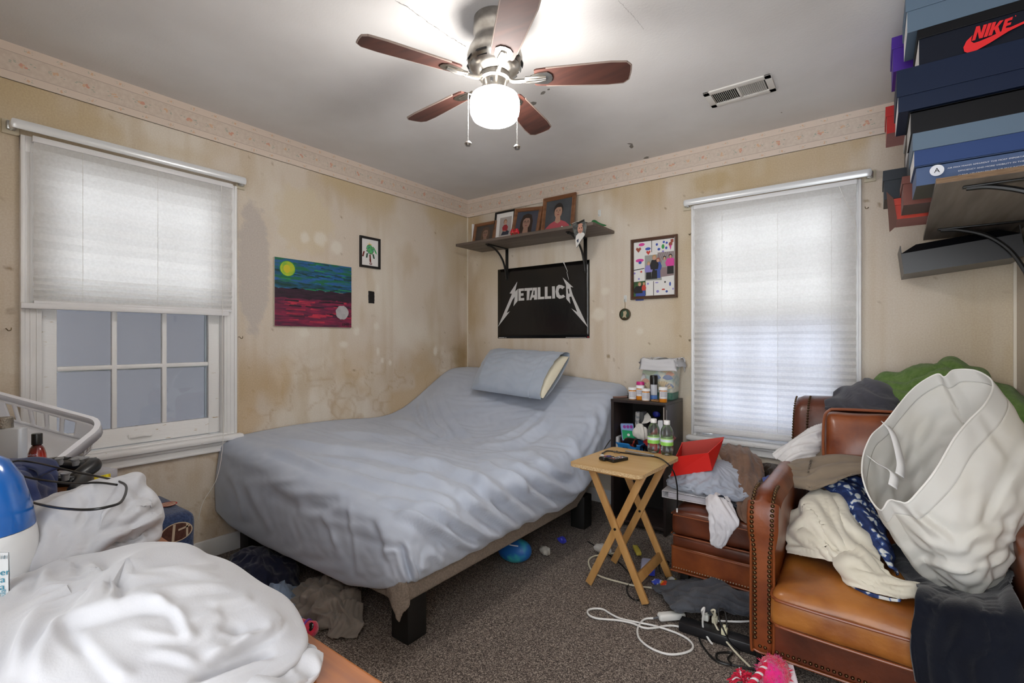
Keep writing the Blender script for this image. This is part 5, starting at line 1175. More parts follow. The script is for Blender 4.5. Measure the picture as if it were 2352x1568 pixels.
mb = MB(); mb.lathe([(0, .001), (.028, .001), (.032, .05), (.036, .09), (.034, .09), (.03, .05), (.026, .004), (0, .004)], (1.79, -.31, ZI), 24); tag(mb.build('plastic_cup', M_glass('clear_cup', 'dfe4ea', .05)), 'clear plastic cup beside the blue basket', 'cup')

# ================================================================ FOLDING TRAY TABLE
pine = M_wood('honey_pine', 'c79a5f', 'b3834a', 2, 9, .45, .15); ptop = M_wood('birch_top', 'cba873', 'bd955c', 0, 6, .4, .2); core = M('particle_core', 'b08d62', .9, var=(220, 'd8bd92', 2))
tt = thing('tray_table', 'folding wooden tray table with crossed legs beside the bed', 'table', (1.96, -1.0, 0))
ZT = .612; TR = R(-3)
def tl(a, b): c, s = math.cos(TR), math.sin(TR); return (1.958 + a * c - b * s, -1.045 + a * s + b * c)
out = []
for cx, cy, a in ((.148, .19, 0), (-.148, .19, 90), (-.148, -.19, 180), (.148, -.19, 270)):
    for k in range(5): t = R(a + 90 * k / 4); out.append(tl(cx + .035 * math.cos(t), cy + .035 * math.sin(t)))
mb = MB(); mb.prism(out, ZT - .016, ZT); 
for i, f in enumerate(mb.f): mb.m[i] = 1 if i >= 2 else 0
mb.build('tray_top', [ptop, core], tt, angle=30)
for s in (-1, 1):
    mb = MB(); a = tl(-.15, s * .16); b = tl(.15, s * .16); d = Vector((b[0] - a[0], b[1] - a[1], 0))
    mb.box(((a[0] + b[0]) / 2, (a[1] + b[1]) / 2, ZT - .027), (d.length, .02, .022), rot=Matrix.Rotation(math.atan2(d.y, d.x), 4, 'Z'), bev=.001); mb.build('apron', pine, tt)
def leg(p, q, w=.034, t_=.014):
    p = Vector(p); q = Vector(q); d = q - p; mb = MB()
    X = Matrix.Translation((p + q) / 2) @ d.to_track_quat('Z', 'Y').to_matrix().to_4x4()
    # keep the broad face in the plane of the cross
    z = d.normalized(); y = Vector((0, 1, 0)); x = y.cross(z).normalized(); y = z.cross(x)
    m = Matrix((x, y, z)).transposed().to_4x4(); m.translation = (p + q) / 2
    mb.box((0, 0, 0), (w, t_, d.length), 0, .0015, X=m); return mb
for y, o in ((-1.142, -.0075), (-.845, .0075)):
    fl = (1.808, y - o, .008); fr = (2.10, y + o, .008); tlp = (1.822, y + o, ZT - .022); trp = (2.088, y - o, ZT - .022)
    for a, b in ((fl, trp), (fr, tlp)): leg(a, b).build('leg', pine, tt)
    mb = MB(); mb.tube([(1.955, y - .018, .31), (1.955, y + .018, .31)], .006, 12); mb.build('pivot_bolt', M('bolt_dark', '3a352f', .4, .8), tt)
mb = MB(); mb.box((2.057, -.994, .1), (.014, .29, .04), bev=.001, rot=Matrix.Rotation(R(-25), 4, 'Y')); mb.build('stretcher', pine, tt)
# things on the tray
def bottle(x, y, label, fill):
    t = thing('water_bottle', label, 'bottle', (x, y, ZT), 'small water bottles on the tray table'); pet = M_glass('clear_pet', 'eef3f4', .03, haze=.06)
    mb = MB(); pr = [(0, .006), (.015, .002), (.024, .0015), (.029, .012), (.0305, .03), (.029, .045), (.0305, .05), (.0305, .085), (.0285, .09), (.031, .1), (.0315, .112), (.028, .128), (.02, .142), (.0135, .152), (.0135, .158)]
    mb.lathe(pr, (x, y, ZT), 28); n = len(pr)
    for i in range(28):
        for k in range(4):
            v = mb.v[k * 28 + i]; f = 1 + .08 * math.cos(5 * 2 * math.pi * i / 28); v.x = x + (v.x - x) * f; v.y = y + (v.y - y) * f
    mb.build('body', pet, t, angle=180)
    mb = MB(); mb.lathe([(.0311, .05), (.0311, .0505), (.0311, .064)], (x, y, ZT), 28, 0); mb.lathe([(.0311, .064), (.0311, .085)], (x, y, ZT), 28, 1); mb.lathe([(.0313, .068), (.0313, .08)], (x, y, ZT), 28, 2)
    mb.build('label', [M('label_green', '8fcf5a', .4), M('label_lime', 'a6d67c', .4), M('label_pale', 'd3dcea', .4)], t)
    mb = MB(); mb.lathe([(.0145, .152), (.0155, .154), (.0155, .17), (.0145, .172), (0, .172)], (x, y, ZT), 24); mb.build('cap', cap, t)
pA = atz(1498, 1040, ZT); pB = atz(1530, 1046, ZT)
bottle(pA[0], pA[1] + .02, 'clear water bottle with green label, nearer the bed', 0); bottle(pB[0] - .003, pB[1] + .02, 'clear water bottle with green label, at the tray table corner', 0)
btn = [M('btn_grey', '9a9aa0', .5), M('btn_red', 'c23a35', .5), M('btn_violet', '5b52b0', .5), M('btn_white', 'dcdce0', .5)]
def remote(px, py, w, l, h, rz, label, rnd, rows):
    p = atz(px, py, ZT); t = thing('remote_control', label, 'remote control', (p[0], p[1], ZT)); X = Matrix.Translation((p[0], p[1], ZT + .001)) @ Matrix.Rotation(R(rz), 4, 'Z')
    mb = MB(); mb.box((0, 0, h / 2), (w, l, h), 0, rnd, X=X, seg=3); mb.build('case', bk, t)
    mb = MB(); rg = random.Random(int(px))
    for (f, xs, m) in rows:
        for x in xs: mb.box((x * w * .5, f * l * .5, h + .0006), (w * .17, l * .05, .002), m, .0006, X=X)
    mb.build('buttons', btn, t)
remote(1394, 1056, .04, .075, .016, -22, 'small rounded black remote on the tray table', .007, [(.7, (-.4, .4), 0), (.35, (-.5, 0, .5), 2), (.05, (-.4, .4), 2), (-.25, (0,), 1), (-.6, (-.4, 0, .4), 0)])
remote(1419, 1058, .042, .10, .014, -20, 'long flat black remote with coloured button row on the tray table', .003, [(.85, (-.5, .5), 0), (.6, (-.5, 0, .5), 0), (.35, (-.6, -.2), 3), (.35, (.2,), 1), (.35, (.6,), 3), (.1, (-.5, 0, .5), 0), (-.15, (-.5, 0, .5), 0), (-.4, (-.5,), 3), (-.4, (.3,), 0), (-.65, (-.4, .4), 1)])
a = atz(1437, 1038, ZT); b = atz(1503, 1049, ZT); mb = MB(); mb.tube([(a[0], a[1], ZT + .005), (b[0], b[1], ZT + .005)], .0048, 10); tag(mb.build('silver_pen', M('satin_steel', 'c9cbd0', .25, .9)), 'slim silver pen lying behind the remotes', 'pen')
mb = MB(); c = atz(1416, 1040, ZT); mb.tube([(c[0] - .022, c[1] + .008, ZT + .004), (c[0] + .022, c[1] - .006, ZT + .004)], .003, 8); mb.tube([(c[0] - .008, c[1] - .012, ZT + .003), (c[0] - .006, c[1] + .02, ZT + .006)], .0025, 8); tag(mb.build('nail_clipper', M('grey_metal', '77736e', .4, .7)), 'small grey clipper beside the long remote', 'tool')
c = atz(1383, 1046, ZT); mb = MB(); P = net([[(c[0] - .016, c[1], ZT + .001), (c[0], c[1] - .012, ZT + .002)], [(c[0], c[1] + .01, ZT + .006), (c[0] + .014, c[1] - .004, ZT + .003)]], 4, 4); mb.grid(P); tag(mb.build('paper_scrap', paper, solid=.0006), 'tiny scrap of white paper beside the rounded remote', 'paper')
# black charging cable over the tray, plug tip hanging by the ottoman
cp = [aty(1402, 1010, -.62), aty(1390, 1028, -.78)] + [np.array([*atz(u, v, ZT)[:2], ZT + .004]) for u, v in [(1383, 1044), (1395, 1037), (1430, 1041), (1470, 1047), (1510, 1052)]] + [aty(u, v, y) for u, v, y in [(1533, 1064, -1.06), (1548, 1085, -1.02), (1555, 1115, -.985), (1556, 1150, -.965), (1555, 1166, -.962)]]
mb = MB(); mb.tube(catmull(cp, 90), .0032, 8); t = tag(mb.build('charging_cable', M('black_rubber', '0d0d0e', .4)), 'black charging cable draped across the tray table', 'cable')
p = aty(1555, 1170, -.962); mb = MB(); mb.tube([p + np.array([0, 0, .006]), p - np.array([0, 0, .012])], .004, 8); mb.build('plug_tip', M('plug_white', 'dddddd', .4), t)
# ================================================================ LEATHER OTTOMAN AND ARMCHAIR
lea = M('brown_leather', '85451e', .38, var=(9, '61290f', 6, .35, .7), bump=(55, .25, .004), coat=.25, spec=.45)
leadk = M('dark_brown_leather', '64301a', .36, var=(8, '431d0d', 6, .35, .7), bump=(50, .25, .004), coat=.25, spec=.45)
leatan = M('worn_tan_leather', 'a5682c', .42, var=(6, '7c4218', 6, .38, .66), bump=(60, .25, .004), coat=.2, spec=.45)
nailm = M('antique_brass_nail', '5a4630', .3, .9)
welt = M('leather_welt', '7d3f1a', .4, coat=.2)
def nails(mb, P, sp=.017, r=.0062, nrm=(0, -1, 0)):
    P = np.array(P, float); L = np.r_[0, np.cumsum(np.linalg.norm(np.diff(P, axis=0), axis=1))]
    for s in np.arange(sp / 2, L[-1], sp):
        p = np.array([np.interp(s, L, P[:, k]) for k in range(3)])
        n = nrm(p) if callable(nrm) else nrm
        x, y, z = frame_of(n); X = Matrix(((x[0], y[0], z[0], p[0]), (x[1], y[1], z[1], p[1]), (x[2], y[2], z[2], p[2]), (0, 0, 0, 1)))
        mb.lathe([(r, 0), (r * .85, r * .5), (r * .45, r * .8), (0, r * .9)], (0, 0, 0), 8, X=X)
def soft_box(lo, hi, bev, crown=0.0, seg=5, cuts=10, noise=0.0, seed=1):
    b = bmesh.new(); bmesh.ops.create_cube(b, size=1)
    c = [(x + y) / 2 for x, y in zip(lo, hi)]; d = [y - x for x, y in zip(lo, hi)]
    for v in b.verts: v.co = Vector((v.co.x * d[0], v.co.y * d[1], v.co.z * d[2]))
    bmesh.ops.bevel(b, geom=b.edges[:], offset=bev, segments=seg, affect='EDGES', profile=.6)
    bmesh.ops.subdivide_edges(b, edges=[e for e in b.edges if e.calc_length() > .05], cuts=cuts, use_grid_fill=True)
    for v in b.verts:
        x, y, z = v.co; fx = 1 - (2 * x / d[0]) ** 2; fy = 1 - (2 * y / d[1]) ** 2
        if crown and z > 0: v.co.z += crown * max(fx, 0) ** .6 * max(fy, 0) ** .6
        if noise:
            p = v.co * 9; k = noise * (math.sin(p.x * 1.3 + seed) * math.sin(p.y * 1.7 + 2 * seed) + .6 * math.sin(p.x * 3.1 + p.y * 2.2 + p.z * 3 + seed))
            v.co += v.normal * k
    bmesh.ops.translate(b, verts=b.verts[:], vec=c); return b
ot = thing('ottoman', 'brown leather ottoman with a nailhead-trimmed base heaped with clothes', 'ottoman', (2.345, -.62, 0))
ox0, ox1, oy0, oy1 = 2.143, 2.548, -.93, -.30
mb = MB(); mb.bm(soft_box((ox0, oy0, .262), (ox1, oy1, .375), .028, .02, noise=.003)); mb.build('seat_cushion', leadk, ot, angle=180)
mb = MB(); mb.bm(soft_box((ox0 + .002, oy0 - .004, .205), (ox1 - .002, oy1, .26), .022, 0, cuts=4)); mb.build('roll_band', leadk, ot, angle=180)
mb = MB(); mb.bm(soft_box((ox0 - .002, oy0 - .002, .095), (ox1, oy1, .208), .012, 0, cuts=6, noise=.001)); mb.build('base_skirt', lea, ot, angle=180)
for z, e in ((.357, .003), (.262, .004), (.2, .004)):
    mb = MB(); mb.tube([(ox0 - e + .012, oy0 - e - .001, z), (ox1 - .01, oy0 - e - .001, z)], .0035, 8); mb.tube([(ox0 - e - .0005, oy0 + .012, z), (ox0 - e - .0005, oy1, z)], .0035, 8); mb.build('welt', welt, ot)
mb = MB(); mb.tube([(ox0 - .003, oy0 - .004, .093), (ox1, oy0 - .004, .093)], .005, 8); mb.build('base_edge', welt, ot)
mb = MB(); nails(mb, [(ox0 + .005, oy0 - .003, .108), (ox1, oy0 - .003, .108)], .012, .0036); mb.build('nailhead_trim', M('steel_nail', 'a59a8a', .3, .9), ot)
for x in (ox0 + .05, ox1 - .05):
    for y in (oy0 + .05, oy1 - .05): mb = MB(); mb.box((x, y, .048), (.04, .04, .095), bev=.004); mb.build('foot', dleg, ot)

ac = thing('armchair', 'brown leather club armchair with nailhead-trimmed arms and worn tan seat', 'armchair', (3.0, -.75, 0))
def arm(x0, x1, xin):
    """rolled arm: side profile swept across its width, bulging at the top"""
    prof = [(-1.342, .085), (-1.345, .30), (-1.348, .46), (-1.352, .52), (-1.35, .575), (-1.33, .617), (-1.29, .64), (-1.22, .648), (-1.0, .642), (-.7, .636), (-.32, .64), (-.3, .085)]
    n = 60; C_ = catmull([(0, a, b) for a, b in prof[:-1]], n); C_ = np.vstack([C_, [0, -.3, .085]])
    K = 15; P = np.zeros((len(C_), K, 3)); cx = (x0 + x1) / 2; hw = (x1 - x0) / 2
    for i in range(len(C_)):
        y, z = C_[i][1], C_[i][2]; w = hw * (1 + .45 * sstep(.40, .53, z))
        a = C_[max(i - 1, 0)]; b = C_[min(i + 1, len(C_) - 1)]; t = b - a; nn = np.array([0, -t[2], t[1]]); nn /= np.linalg.norm(nn) + 1e-9
        if i == len(C_) - 1: nn = np.array([0, 1, 0])
        for k in range(K):
            s = -1 + 2 * k / (K - 1); top = sstep(.45, .6, z) if y > -1.33 else 0
            rr = (1 - abs(s) ** (2.2 if top > .5 else 7)) * (.05 * top + .012 * (1 - top)) - (.05 * top + .012 * (1 - top))
            P[i, k] = (cx + s * w, y + nn[1] * rr, z + nn[2] * rr)
    mb = MB(); mb.grid(P)
    m = K; o = 0
    for k in (0, K - 1):
        mb.f.append(tuple(i * m + k for i in range(len(C_)))); mb.m.append(0)
    ob = mb.build('arm', lea, ac, angle=50)
    mb = MB(); hwp = hw
    for sx in (-1, 1):
        q = [(cx + sx * (hwp - .012) * (1 + .4 * sstep(.40, .53, z)), y - .0005 * (z < .6), z + .0 * (z > .6)) for y, z in [(p[1], p[2]) for p in C_] if z > .1 and y < -1.18]
        q = [(a, b - (.0 if c < .6 else 0), c - .004 * (c > .61)) for a, b, c in q]
        nails(mb, q, .0165, .0072, lambda p: np.array([0, -1, .0]) if p[2] < .57 else np.array([0, -.75, .75]) if p[1] < -1.29 else np.array([0, -.1, 1]))
    nails(mb, [(x0 + .02, -1.343, .104), (x1 - .02, -1.343, .104)], .0165, .0062)
    mb.build('nailhead_trim', nailm, ob)
    mb = MB(); mb.tube(catmull([(x0 - .001, -1.344, .5), (x0 - .001, -1.344, .12), (x0 + .012, -1.346, .088), (x1 - .012, -1.346, .088), (x1 + .001, -1.344, .12), (x1 + .001, -1.344, .5)], 40), .0045, 8); mb.build('front_piping', welt, ob)
    return ob
arm(2.566, 2.636, 1); arm(3.285, 3.40, -1)
mb = MB(); b = soft_box((2.632, -1.415, .215), (3.29, -.52, .335), .045, .055, cuts=14, noise=.004, seed=3); mb.bm(b); mb.build('seat_cushion', leatan, ac, angle=180)
mb = MB()
e = [(2.634, -1.2, .318), (2.634, -1.36, .318), (2.648, -1.402, .317), (2.69, -1.417, .316), (2.95, -1.418, .312), (3.2, -1.416, .314), (3.27, -1.402, .318), (3.288, -1.36, .318)]
mb.tube(catmull(e, 60), .0052, 8); mb.tube(catmull([(a, b, c - .085) for a, b, c in e], 60), .0045, 8); mb.build('welt', welt, ac)
mb = MB(); mb.bm(soft_box((2.634, -1.345, .085), (3.288, -1.29, .235), .012, 0, cuts=5)); mb.bm(soft_box((2.634, -1.3, .12), (3.288, -.3, .215), .01, 0, cuts=4)); fr = mb.build('front_rail', leadk, ac, angle=180)
mb = MB(); nails(mb, [(2.64, -1.347, .105), (3.285, -1.347, .105)], .0165, .006); mb.build('nailhead_trim', nailm, fr)
mb = MB(); mb.tube([(2.636, -1.348, .086), (3.288, -1.348, .086)], .005, 8); mb.build('base_edge', welt, fr)
# back: padded block with a rolled top, outer face toward the wall
bp_ = [(-.42, .30), (-.40, .55), (-.34, .80), (-.30, .868), (-.24, .888), (-.15, .875), (-.10, .82), (-.09, .5), (-.10, .1), (-.38, .1)]
C_ = catmull([(0, a, b) for a, b in bp_], 70, closed=True); xs = np.r_[2.578, 2.582, 2.592, np.linspace(2.62, 3.34, 12), 3.37, 3.38, 3.384]; cen = C_.mean(0)
P = np.zeros((len(xs), 70, 3))
for i, x in enumerate(xs):
    e = min(x - 2.578, 3.384 - x); s = 1 - .14 * max(0, 1 - e / .03) ** 2
    q = cen + (C_ - cen) * s; P[i] = q; P[i, :, 0] = x + 0
    P[i, :, 2] = np.where(P[i, :, 2] > .6, P[i, :, 2] + .012 * math.sin((x - 2.58) / .8 * math.pi), P[i, :, 2])
mb = MB(); mb.grid(P, wrap=True)
for k in (0, len(xs) - 1): mb.f.append(tuple(k * 70 + j for j in range(70))); mb.m.append(0)
bk_ = mb.build('backrest', leadk, ac, angle=60)
mb = MB()
q = catmull([(2.585, -.418, .5), (2.584, -.40, .62), (2.585, -.37, .76), (2.588, -.33, .855), (2.592, -.27, .893)], 40)
nails(mb, q, .014, .0058, (-.45, -.85, .2)); mb.build('nailhead_trim', nailm, bk_); mb = MB(); q2_ = q + np.array([.062, -.004, .006]); nails(mb, q2_, .014, .0058, (0, -.95, .3)); mb.build('nailhead_trim', nailm, bk_)
# loose back cushion
bc0 = np.array(aty(1893, 1040, -.545)); bc1 = np.array(aty(1908, 946, -.43)); 
mb = MB(); b = soft_box((0, 0, 0), (.52, .24, .155), .05, .035, cuts=10, noise=.004, seed=5); 
XC = Matrix.Translation((2.735, -.58, .60)) @ Matrix.Rotation(R(72), 4, 'X')
mb.bm(b, 0, XC); mb.build('back_cushion', lea, ac, angle=180)
mb = MB(); rr_ = [XC @ Vector(p) for p in [(.012, .0, .155), (.004, .06, .158), (.004, .19, .158), (.02, .232, .16), (.06, .243, .163), (.26, .246, .17), (.5, .24, .16)]]; mb.tube(catmull([tuple(p) for p in rr_], 50), .006, 8); mb.build('back_cushion_welt', welt, ac)
for x in (2.6, 3.33):
    for y in (-1.28, -.16): mb = MB(); mb.box((x, y, .045), (.05, .05, .09), bev=.004); mb.build('foot', dleg, ac)

# ---------------------------------------------------------------- heaped on the ottoman
def fab(name, c, c2=None, rough=.9, fine=350, sheen=.2, scale=12, b=.15): return M(name, c, rough, var=(scale, c2 or c, 4, .35, .68), bump=(fine, b, .001), sheen=sheen, spec=.15)
def drape(name, ctrl, nu, nv, mat, label, cat, wr=None, solid=.003, group=None, flip=False):
    P = net(ctrl, nu, nv)
    if wr: P = wrinkle(P, **wr)
    drape.last = P
    return cloth(name, P, mat, label, cat, solid=solid, group=group, flip=flip)
ZO = .398
Y = lambda u, v, y: tuple(aty(u, v, y))
bind = thing('ring_binder', 'white ring binder lying under the grey-blue bundle on the ottoman', 'binder', (2.2, -.78, ZO)); bw = M('binder_white', 'd5d3d6', .4)
BX = Matrix.Translation((2.065, -.845, .400)) @ Matrix.Rotation(R(2), 4, 'Z')
mb = MB(); mb.lo_hi((0, 0, 0), (.30, .27, .003), bev=.001, X=BX); mb.lo_hi((0, 0, .032), (.30, .27, .035), bev=.001, X=BX); mb.lo_hi((0, 0, 0), (.003, .27, .035), bev=.001, X=BX); mb.build('cover', bw, bind)
mb = MB(); mb.lo_hi((.03, .006, .005), (.29, .26, .028), X=BX); mb.build('pages', M('page_block', 'c3c0c6', .8, var=(200, 'a5a2aa', 2), stretch=(.02, .02, 5)), bind)
gbl = fab('grey_blue_cotton', 'a7adb9', '969dab')
H_ = tps([(2.11, -.80, .06), (2.2, -.82, .075), (2.35, -.8, .07), (2.45, -.72, .05), (2.2, -.7, .13), (2.32, -.68, .12), (2.15, -.58, .1), (2.32, -.55, .12), (2.45, -.55, .08), (2.25, -.45, .08)])
P = heap([(2.08, -.80), (2.14, -.835), (2.25, -.855), (2.36, -.86), (2.45, -.82), (2.50, -.72), (2.49, -.58), (2.42, -.47), (2.28, -.43), (2.16, -.47), (2.09, -.58), (2.06, -.70)], .438, H_, 44, 150, .022, .5, .7, wr=dict(eu=.16, ev=.2, lo=-.012, hi=.022, it=90, bend=.15, wl=(.06, .07), a0=.012, seed=14, tang=.03))
cloth('bed_sheet', P, gbl, 'wadded grey-blue sheet on the white binder beneath the red box', 'sheet', wrap=True)
wt = fab('white_jersey', 'd9d7db', 'cfcdd2')
drape('t_shirt', [[Y(1625, 1128, -.78), Y(1645, 1122, -.76), Y(1668, 1130, -.74)], [Y(1622, 1152, -.9), Y(1646, 1140, -.89), Y(1678, 1150, -.87)], [Y(1628, 1180, -.955), Y(1652, 1178, -.965), Y(1696, 1196, -.95)], [Y(1632, 1218, -.965), Y(1655, 1222, -.975), Y(1682, 1220, -.96)], [Y(1634, 1244, -.955), Y(1652, 1252, -.965), Y(1664, 1250, -.955)], [Y(1645, 1254, -.945), Y(1655, 1257, -.95), Y(1660, 1256, -.945)]], 54, 40, wt, 'white shirt hanging over the front edge of the ottoman', 'shirt', dict(eu=.05, ev=.16, lo=-.004, hi=.025, it=80, bend=.2, wl=(.12, .04), a0=.008, seed=8))
drape('undershirt', [[Y(1624, 1150, -.77), Y(1650, 1138, -.74), Y(1690, 1142, -.72)], [Y(1626, 1162, -.88), Y(1652, 1146, -.86), Y(1690, 1160, -.84)], [Y(1634, 1150, -.9), Y(1656, 1140, -.895), Y(1688, 1166, -.88)]], 20, 24, fab('navy_jersey', '1c2430'), 'dark navy cloth tucked behind the hanging white shirt', 'cloth', dict(eu=.1, ev=.1, lo=-.004, hi=.015, it=40, bend=.2, wl=(.05, .05), a0=.005, seed=2))
redm = M('red_cardboard', 'd01f17', .5, spec=.35); redin = M('red_cardboard_faded', 'b03a30', .6)
# open shoebox bottom, tipped back
rb = thing('shoebox', 'open bright red shoebox tipped on the sheet on the ottoman', 'box', (2.17, -.62, .55))
CB = [aty(1540, 1094, -.80), aty(1636, 1080, -.77), aty(1643, 1066, -.60), aty(1562, 1078, -.62)]; CT = [aty(1551, 1049, -.82), aty(1627, 1040, -.79), aty(1662, 1008, -.60), aty(1566, 1017, -.62)]
mb = MB()
for q in ((CB[0], CB[1], CT[1], CT[0]), (CB[1], CB[2], CT[2], CT[1]), (CB[2], CB[3], CT[3], CT[2]), (CB[3], CB[0], CT[0], CT[3]), (CB[3], CB[2], CB[1], CB[0])): mb.add(q, [(0, 1, 2, 3)])
mb.build('box_body', redm, rb, smooth=False, solid=.003)
mb = MB(); up3 = CT[3] - CB[3]; mb.add([CT[3] - up3 * .5 + np.array([0, -.004, 0]), CT[2] - (CT[2] - CB[2]) * .5 + np.array([0, -.004, 0]), CT[2] + np.array([.004, -.004, .012]), CT[3] + np.array([0, -.004, .004])], [(0, 1, 2, 3)]); mb.build('inner_flap', redin, rb, smooth=False, solid=.0015)
drape('t_shirt', [[Y(1648, 1078, -.66), Y(1665, 1072, -.62), Y(1690, 1080, -.58)], [Y(1650, 1092, -.72), Y(1668, 1098, -.69), Y(1690, 1110, -.66)], [Y(1660, 1100, -.75), Y(1680, 1118, -.74), Y(1692, 1128, -.73)]], 24, 24, fab('dark_red_cotton', '9c1c1f', '86161a'), 'dark red shirt crushed between the red shoebox and brown trousers', 'shirt', dict(eu=.15, ev=.15, lo=-.004, hi=.02, it=50, bend=.2, wl=(.05, .04), a0=.006, seed=3))
brc = fab('brown_cotton', '7d6353', '6d5446')
drape('trousers', [[Y(1646, 1028, -.42), Y(1675, 1022, -.40), Y(1712, 1028, -.40), Y(1740, 1050, -.38)], [Y(1648, 1036, -.50), Y(1678, 1040, -.52), Y(1716, 1046, -.52), Y(1748, 1064, -.47)], [Y(1664, 1066, -.58), Y(1690, 1070, -.62), Y(1726, 1084, -.62), Y(1756, 1090, -.55)], [Y(1680, 1098, -.68), Y(1700, 1106, -.72), Y(1732, 1110, -.71), Y(1756, 1118, -.64)], [Y(1688, 1136, -.78), Y(1702, 1148, -.82), Y(1728, 1150, -.82), Y(1756, 1140, -.74)], [Y(1690, 1166, -.86), Y(1704, 1180, -.885), Y(1722, 1190, -.89), Y(1750, 1160, -.84)], [Y(1696, 1186, -.89), Y(1708, 1198, -.91), Y(1722, 1202, -.92), Y(1736, 1180, -.9)]], 84, 60, brc, 'crumpled brown trousers flowing over the ottoman against the armchair arm', 'trousers', dict(eu=.05, ev=.13, lo=-.006, hi=.03, it=110, bend=.15, wl=(.2, .045), a0=.010, seed=17))
P = heap([(2.47, -.42), (2.53, -.5), (2.552, -.40), (2.553, -.25), (2.48, -.2), (2.40, -.22), (2.38, -.33)], .40, tps([(2.45, -.3, .12), (2.5, -.4, .12), (2.5, -.25, .1), (2.42, -.28, .1)]), 26, 90, .015, wr=dict(eu=.2, ev=.2, lo=-.01, hi=.02, it=60, bend=.15, wl=(.04, .05), a0=.01, seed=5))
cloth('sweater', P, fab('dark_brown_knit', '3e332b', '2f2620'), 'dark brown garment bunched behind the brown trousers under the window', 'clothes', wrap=True)
drape('cloth', [[Y(1752, 1100, -.62), Y(1772, 1092, -.58), Y(1792, 1088, -.55)], [Y(1755, 1112, -.72), Y(1776, 1106, -.69), Y(1796, 1100, -.66)], [Y(1757, 1130, -.78), Y(1772, 1124, -.76), Y(1782, 1112, -.74)]], 16, 16, fab('bright_blue_cotton', '3a53a4', '2f4694'), 'bright blue cloth tucked between ottoman heap and armchair arm', 'cloth', dict(eu=.1, ev=.1, lo=-.004, hi=.015, it=40, bend=.2, wl=(.05, .05), a0=.005, seed=2))

# ---------------------------------------------------------------- heaped on the armchair
taupe = fab('taupe_fleece', '857767', '7a6d5e', fine=260)
hood = drape('hoodie', [[Y(1900, 1030, -.50), Y(1950, 1024, -.50), Y(1990, 1022, -.52), Y(2040, 1020, -.55)], [Y(1850, 1046, -.62), Y(1895, 1042, -.62), Y(1960, 1036, -.62), Y(2030, 1034, -.64)], [Y(1812, 1062, -.74), Y(1870, 1058, -.75), Y(1935, 1052, -.73), Y(2020, 1050, -.74)], [Y(1808, 1074, -.80), Y(1858, 1082, -.84), Y(1920, 1070, -.82), Y(2010, 1066, -.82)], [Y(1800, 1088, -.84), Y(1850, 1100, -.90), Y(1905, 1086, -.88), Y(2000, 1078, -.88)], [Y(1786, 1100, -.86), Y(1840, 1112, -.93), Y(1880, 1116, -.96), Y(1960, 1090, -.93)], [Y(1786, 1108, -.84), Y(1830, 1118, -.91), Y(1868, 1122, -.95), Y(1940, 1098, -.92)]], 70, 76, taupe, 'taupe hoodie lying over the near arm of the leather armchair', 'hoodie', dict(eu=.06, ev=.03, lo=-.008, hi=.035, it=120, bend=.35, wl=(.10, .35), a0=.014, seed=27, ang=.25), solid=.006)
hu_, hv_ = pix(drape.last); hd_ = (drape.last - _C) @ _fw; vs, fs = text_polys('ESSENTIALS', 8.5); q = []
for v in vs:
    u = 1862 - v.x * .2 + v.y * .95; w_ = 1050 + v.x * .8 - v.y * .2; k = np.hypot(hu_ - u, hv_ - w_); i = np.unravel_index(k.argmin(), k.shape); q.append(atd(u, w_, hd_[i] - .022))
mb = MB(); mb.add(q, fs); mb.build('lettering', M('black_print_ink', '17161a', .8), hood, smooth=False)
whc = fab('white_cotton', 'd8d6d6', 'cbc9ca')
drape('t_shirt', [[Y(1905, 968, -.52), Y(1902, 990, -.54), Y(1896, 1020, -.57), Y(1890, 1045, -.60)], [Y(1870, 978, -.55), Y(1876, 998, -.59), Y(1872, 1028, -.63), Y(1866, 1050, -.66)], [Y(1835, 998, -.58), Y(1838, 1012, -.63), Y(1838, 1034, -.68), Y(1838, 1060, -.70)], [Y(1802, 1022, -.62), Y(1806, 1032, -.66), Y(1812, 1048, -.70), Y(1816, 1068, -.73)], [Y(1776, 1044, -.66), Y(1780, 1050, -.69), Y(1798, 1062, -.72), Y(1800, 1075, -.74)]], 60, 44, whc, 'white shirt bunched between the chair back and the taupe hoodie', 'shirt', dict(eu=.06, ev=.22, lo=-.006, hi=.03, it=100, bend=.15, wl=(.2, .04), a0=.01, seed=31))
chg = fab('charcoal_fleece', '4d4d55', '44444c', fine=260)
drape('sweatpants', [[Y(1920, 905, -.22), Y(1975, 878, -.22), Y(2005, 872, -.24), Y(2060, 905, -.24)], [Y(1905, 915, -.28), Y(1960, 892, -.30), Y(2015, 885, -.32), Y(2075, 920, -.32)], [Y(1898, 926, -.34), Y(1955, 912, -.38), Y(2020, 905, -.40), Y(2085, 938, -.40)], [Y(1894, 936, -.38), Y(1945, 930, -.42), Y(2010, 928, -.45), Y(2075, 946, -.46)], [Y(1902, 942, -.38), Y(1945, 942, -.43), Y(2000, 944, -.46), Y(2060, 950, -.48)]], 54, 64, chg, 'charcoal grey sweatpants folded over the chair back beside the green blanket', 'trousers', dict(eu=.05, ev=.04, lo=-.01, hi=.03, it=110, bend=.35, wl=(.28, .10), a0=.014, seed=43, ang=.7), solid=.006)
grf = M('green_plush', '6f8a4c', .95, var=(40, '5c7a3c', 5, .35, .65), bump=(120, .9, .006), sheen=.15, spec=.1)
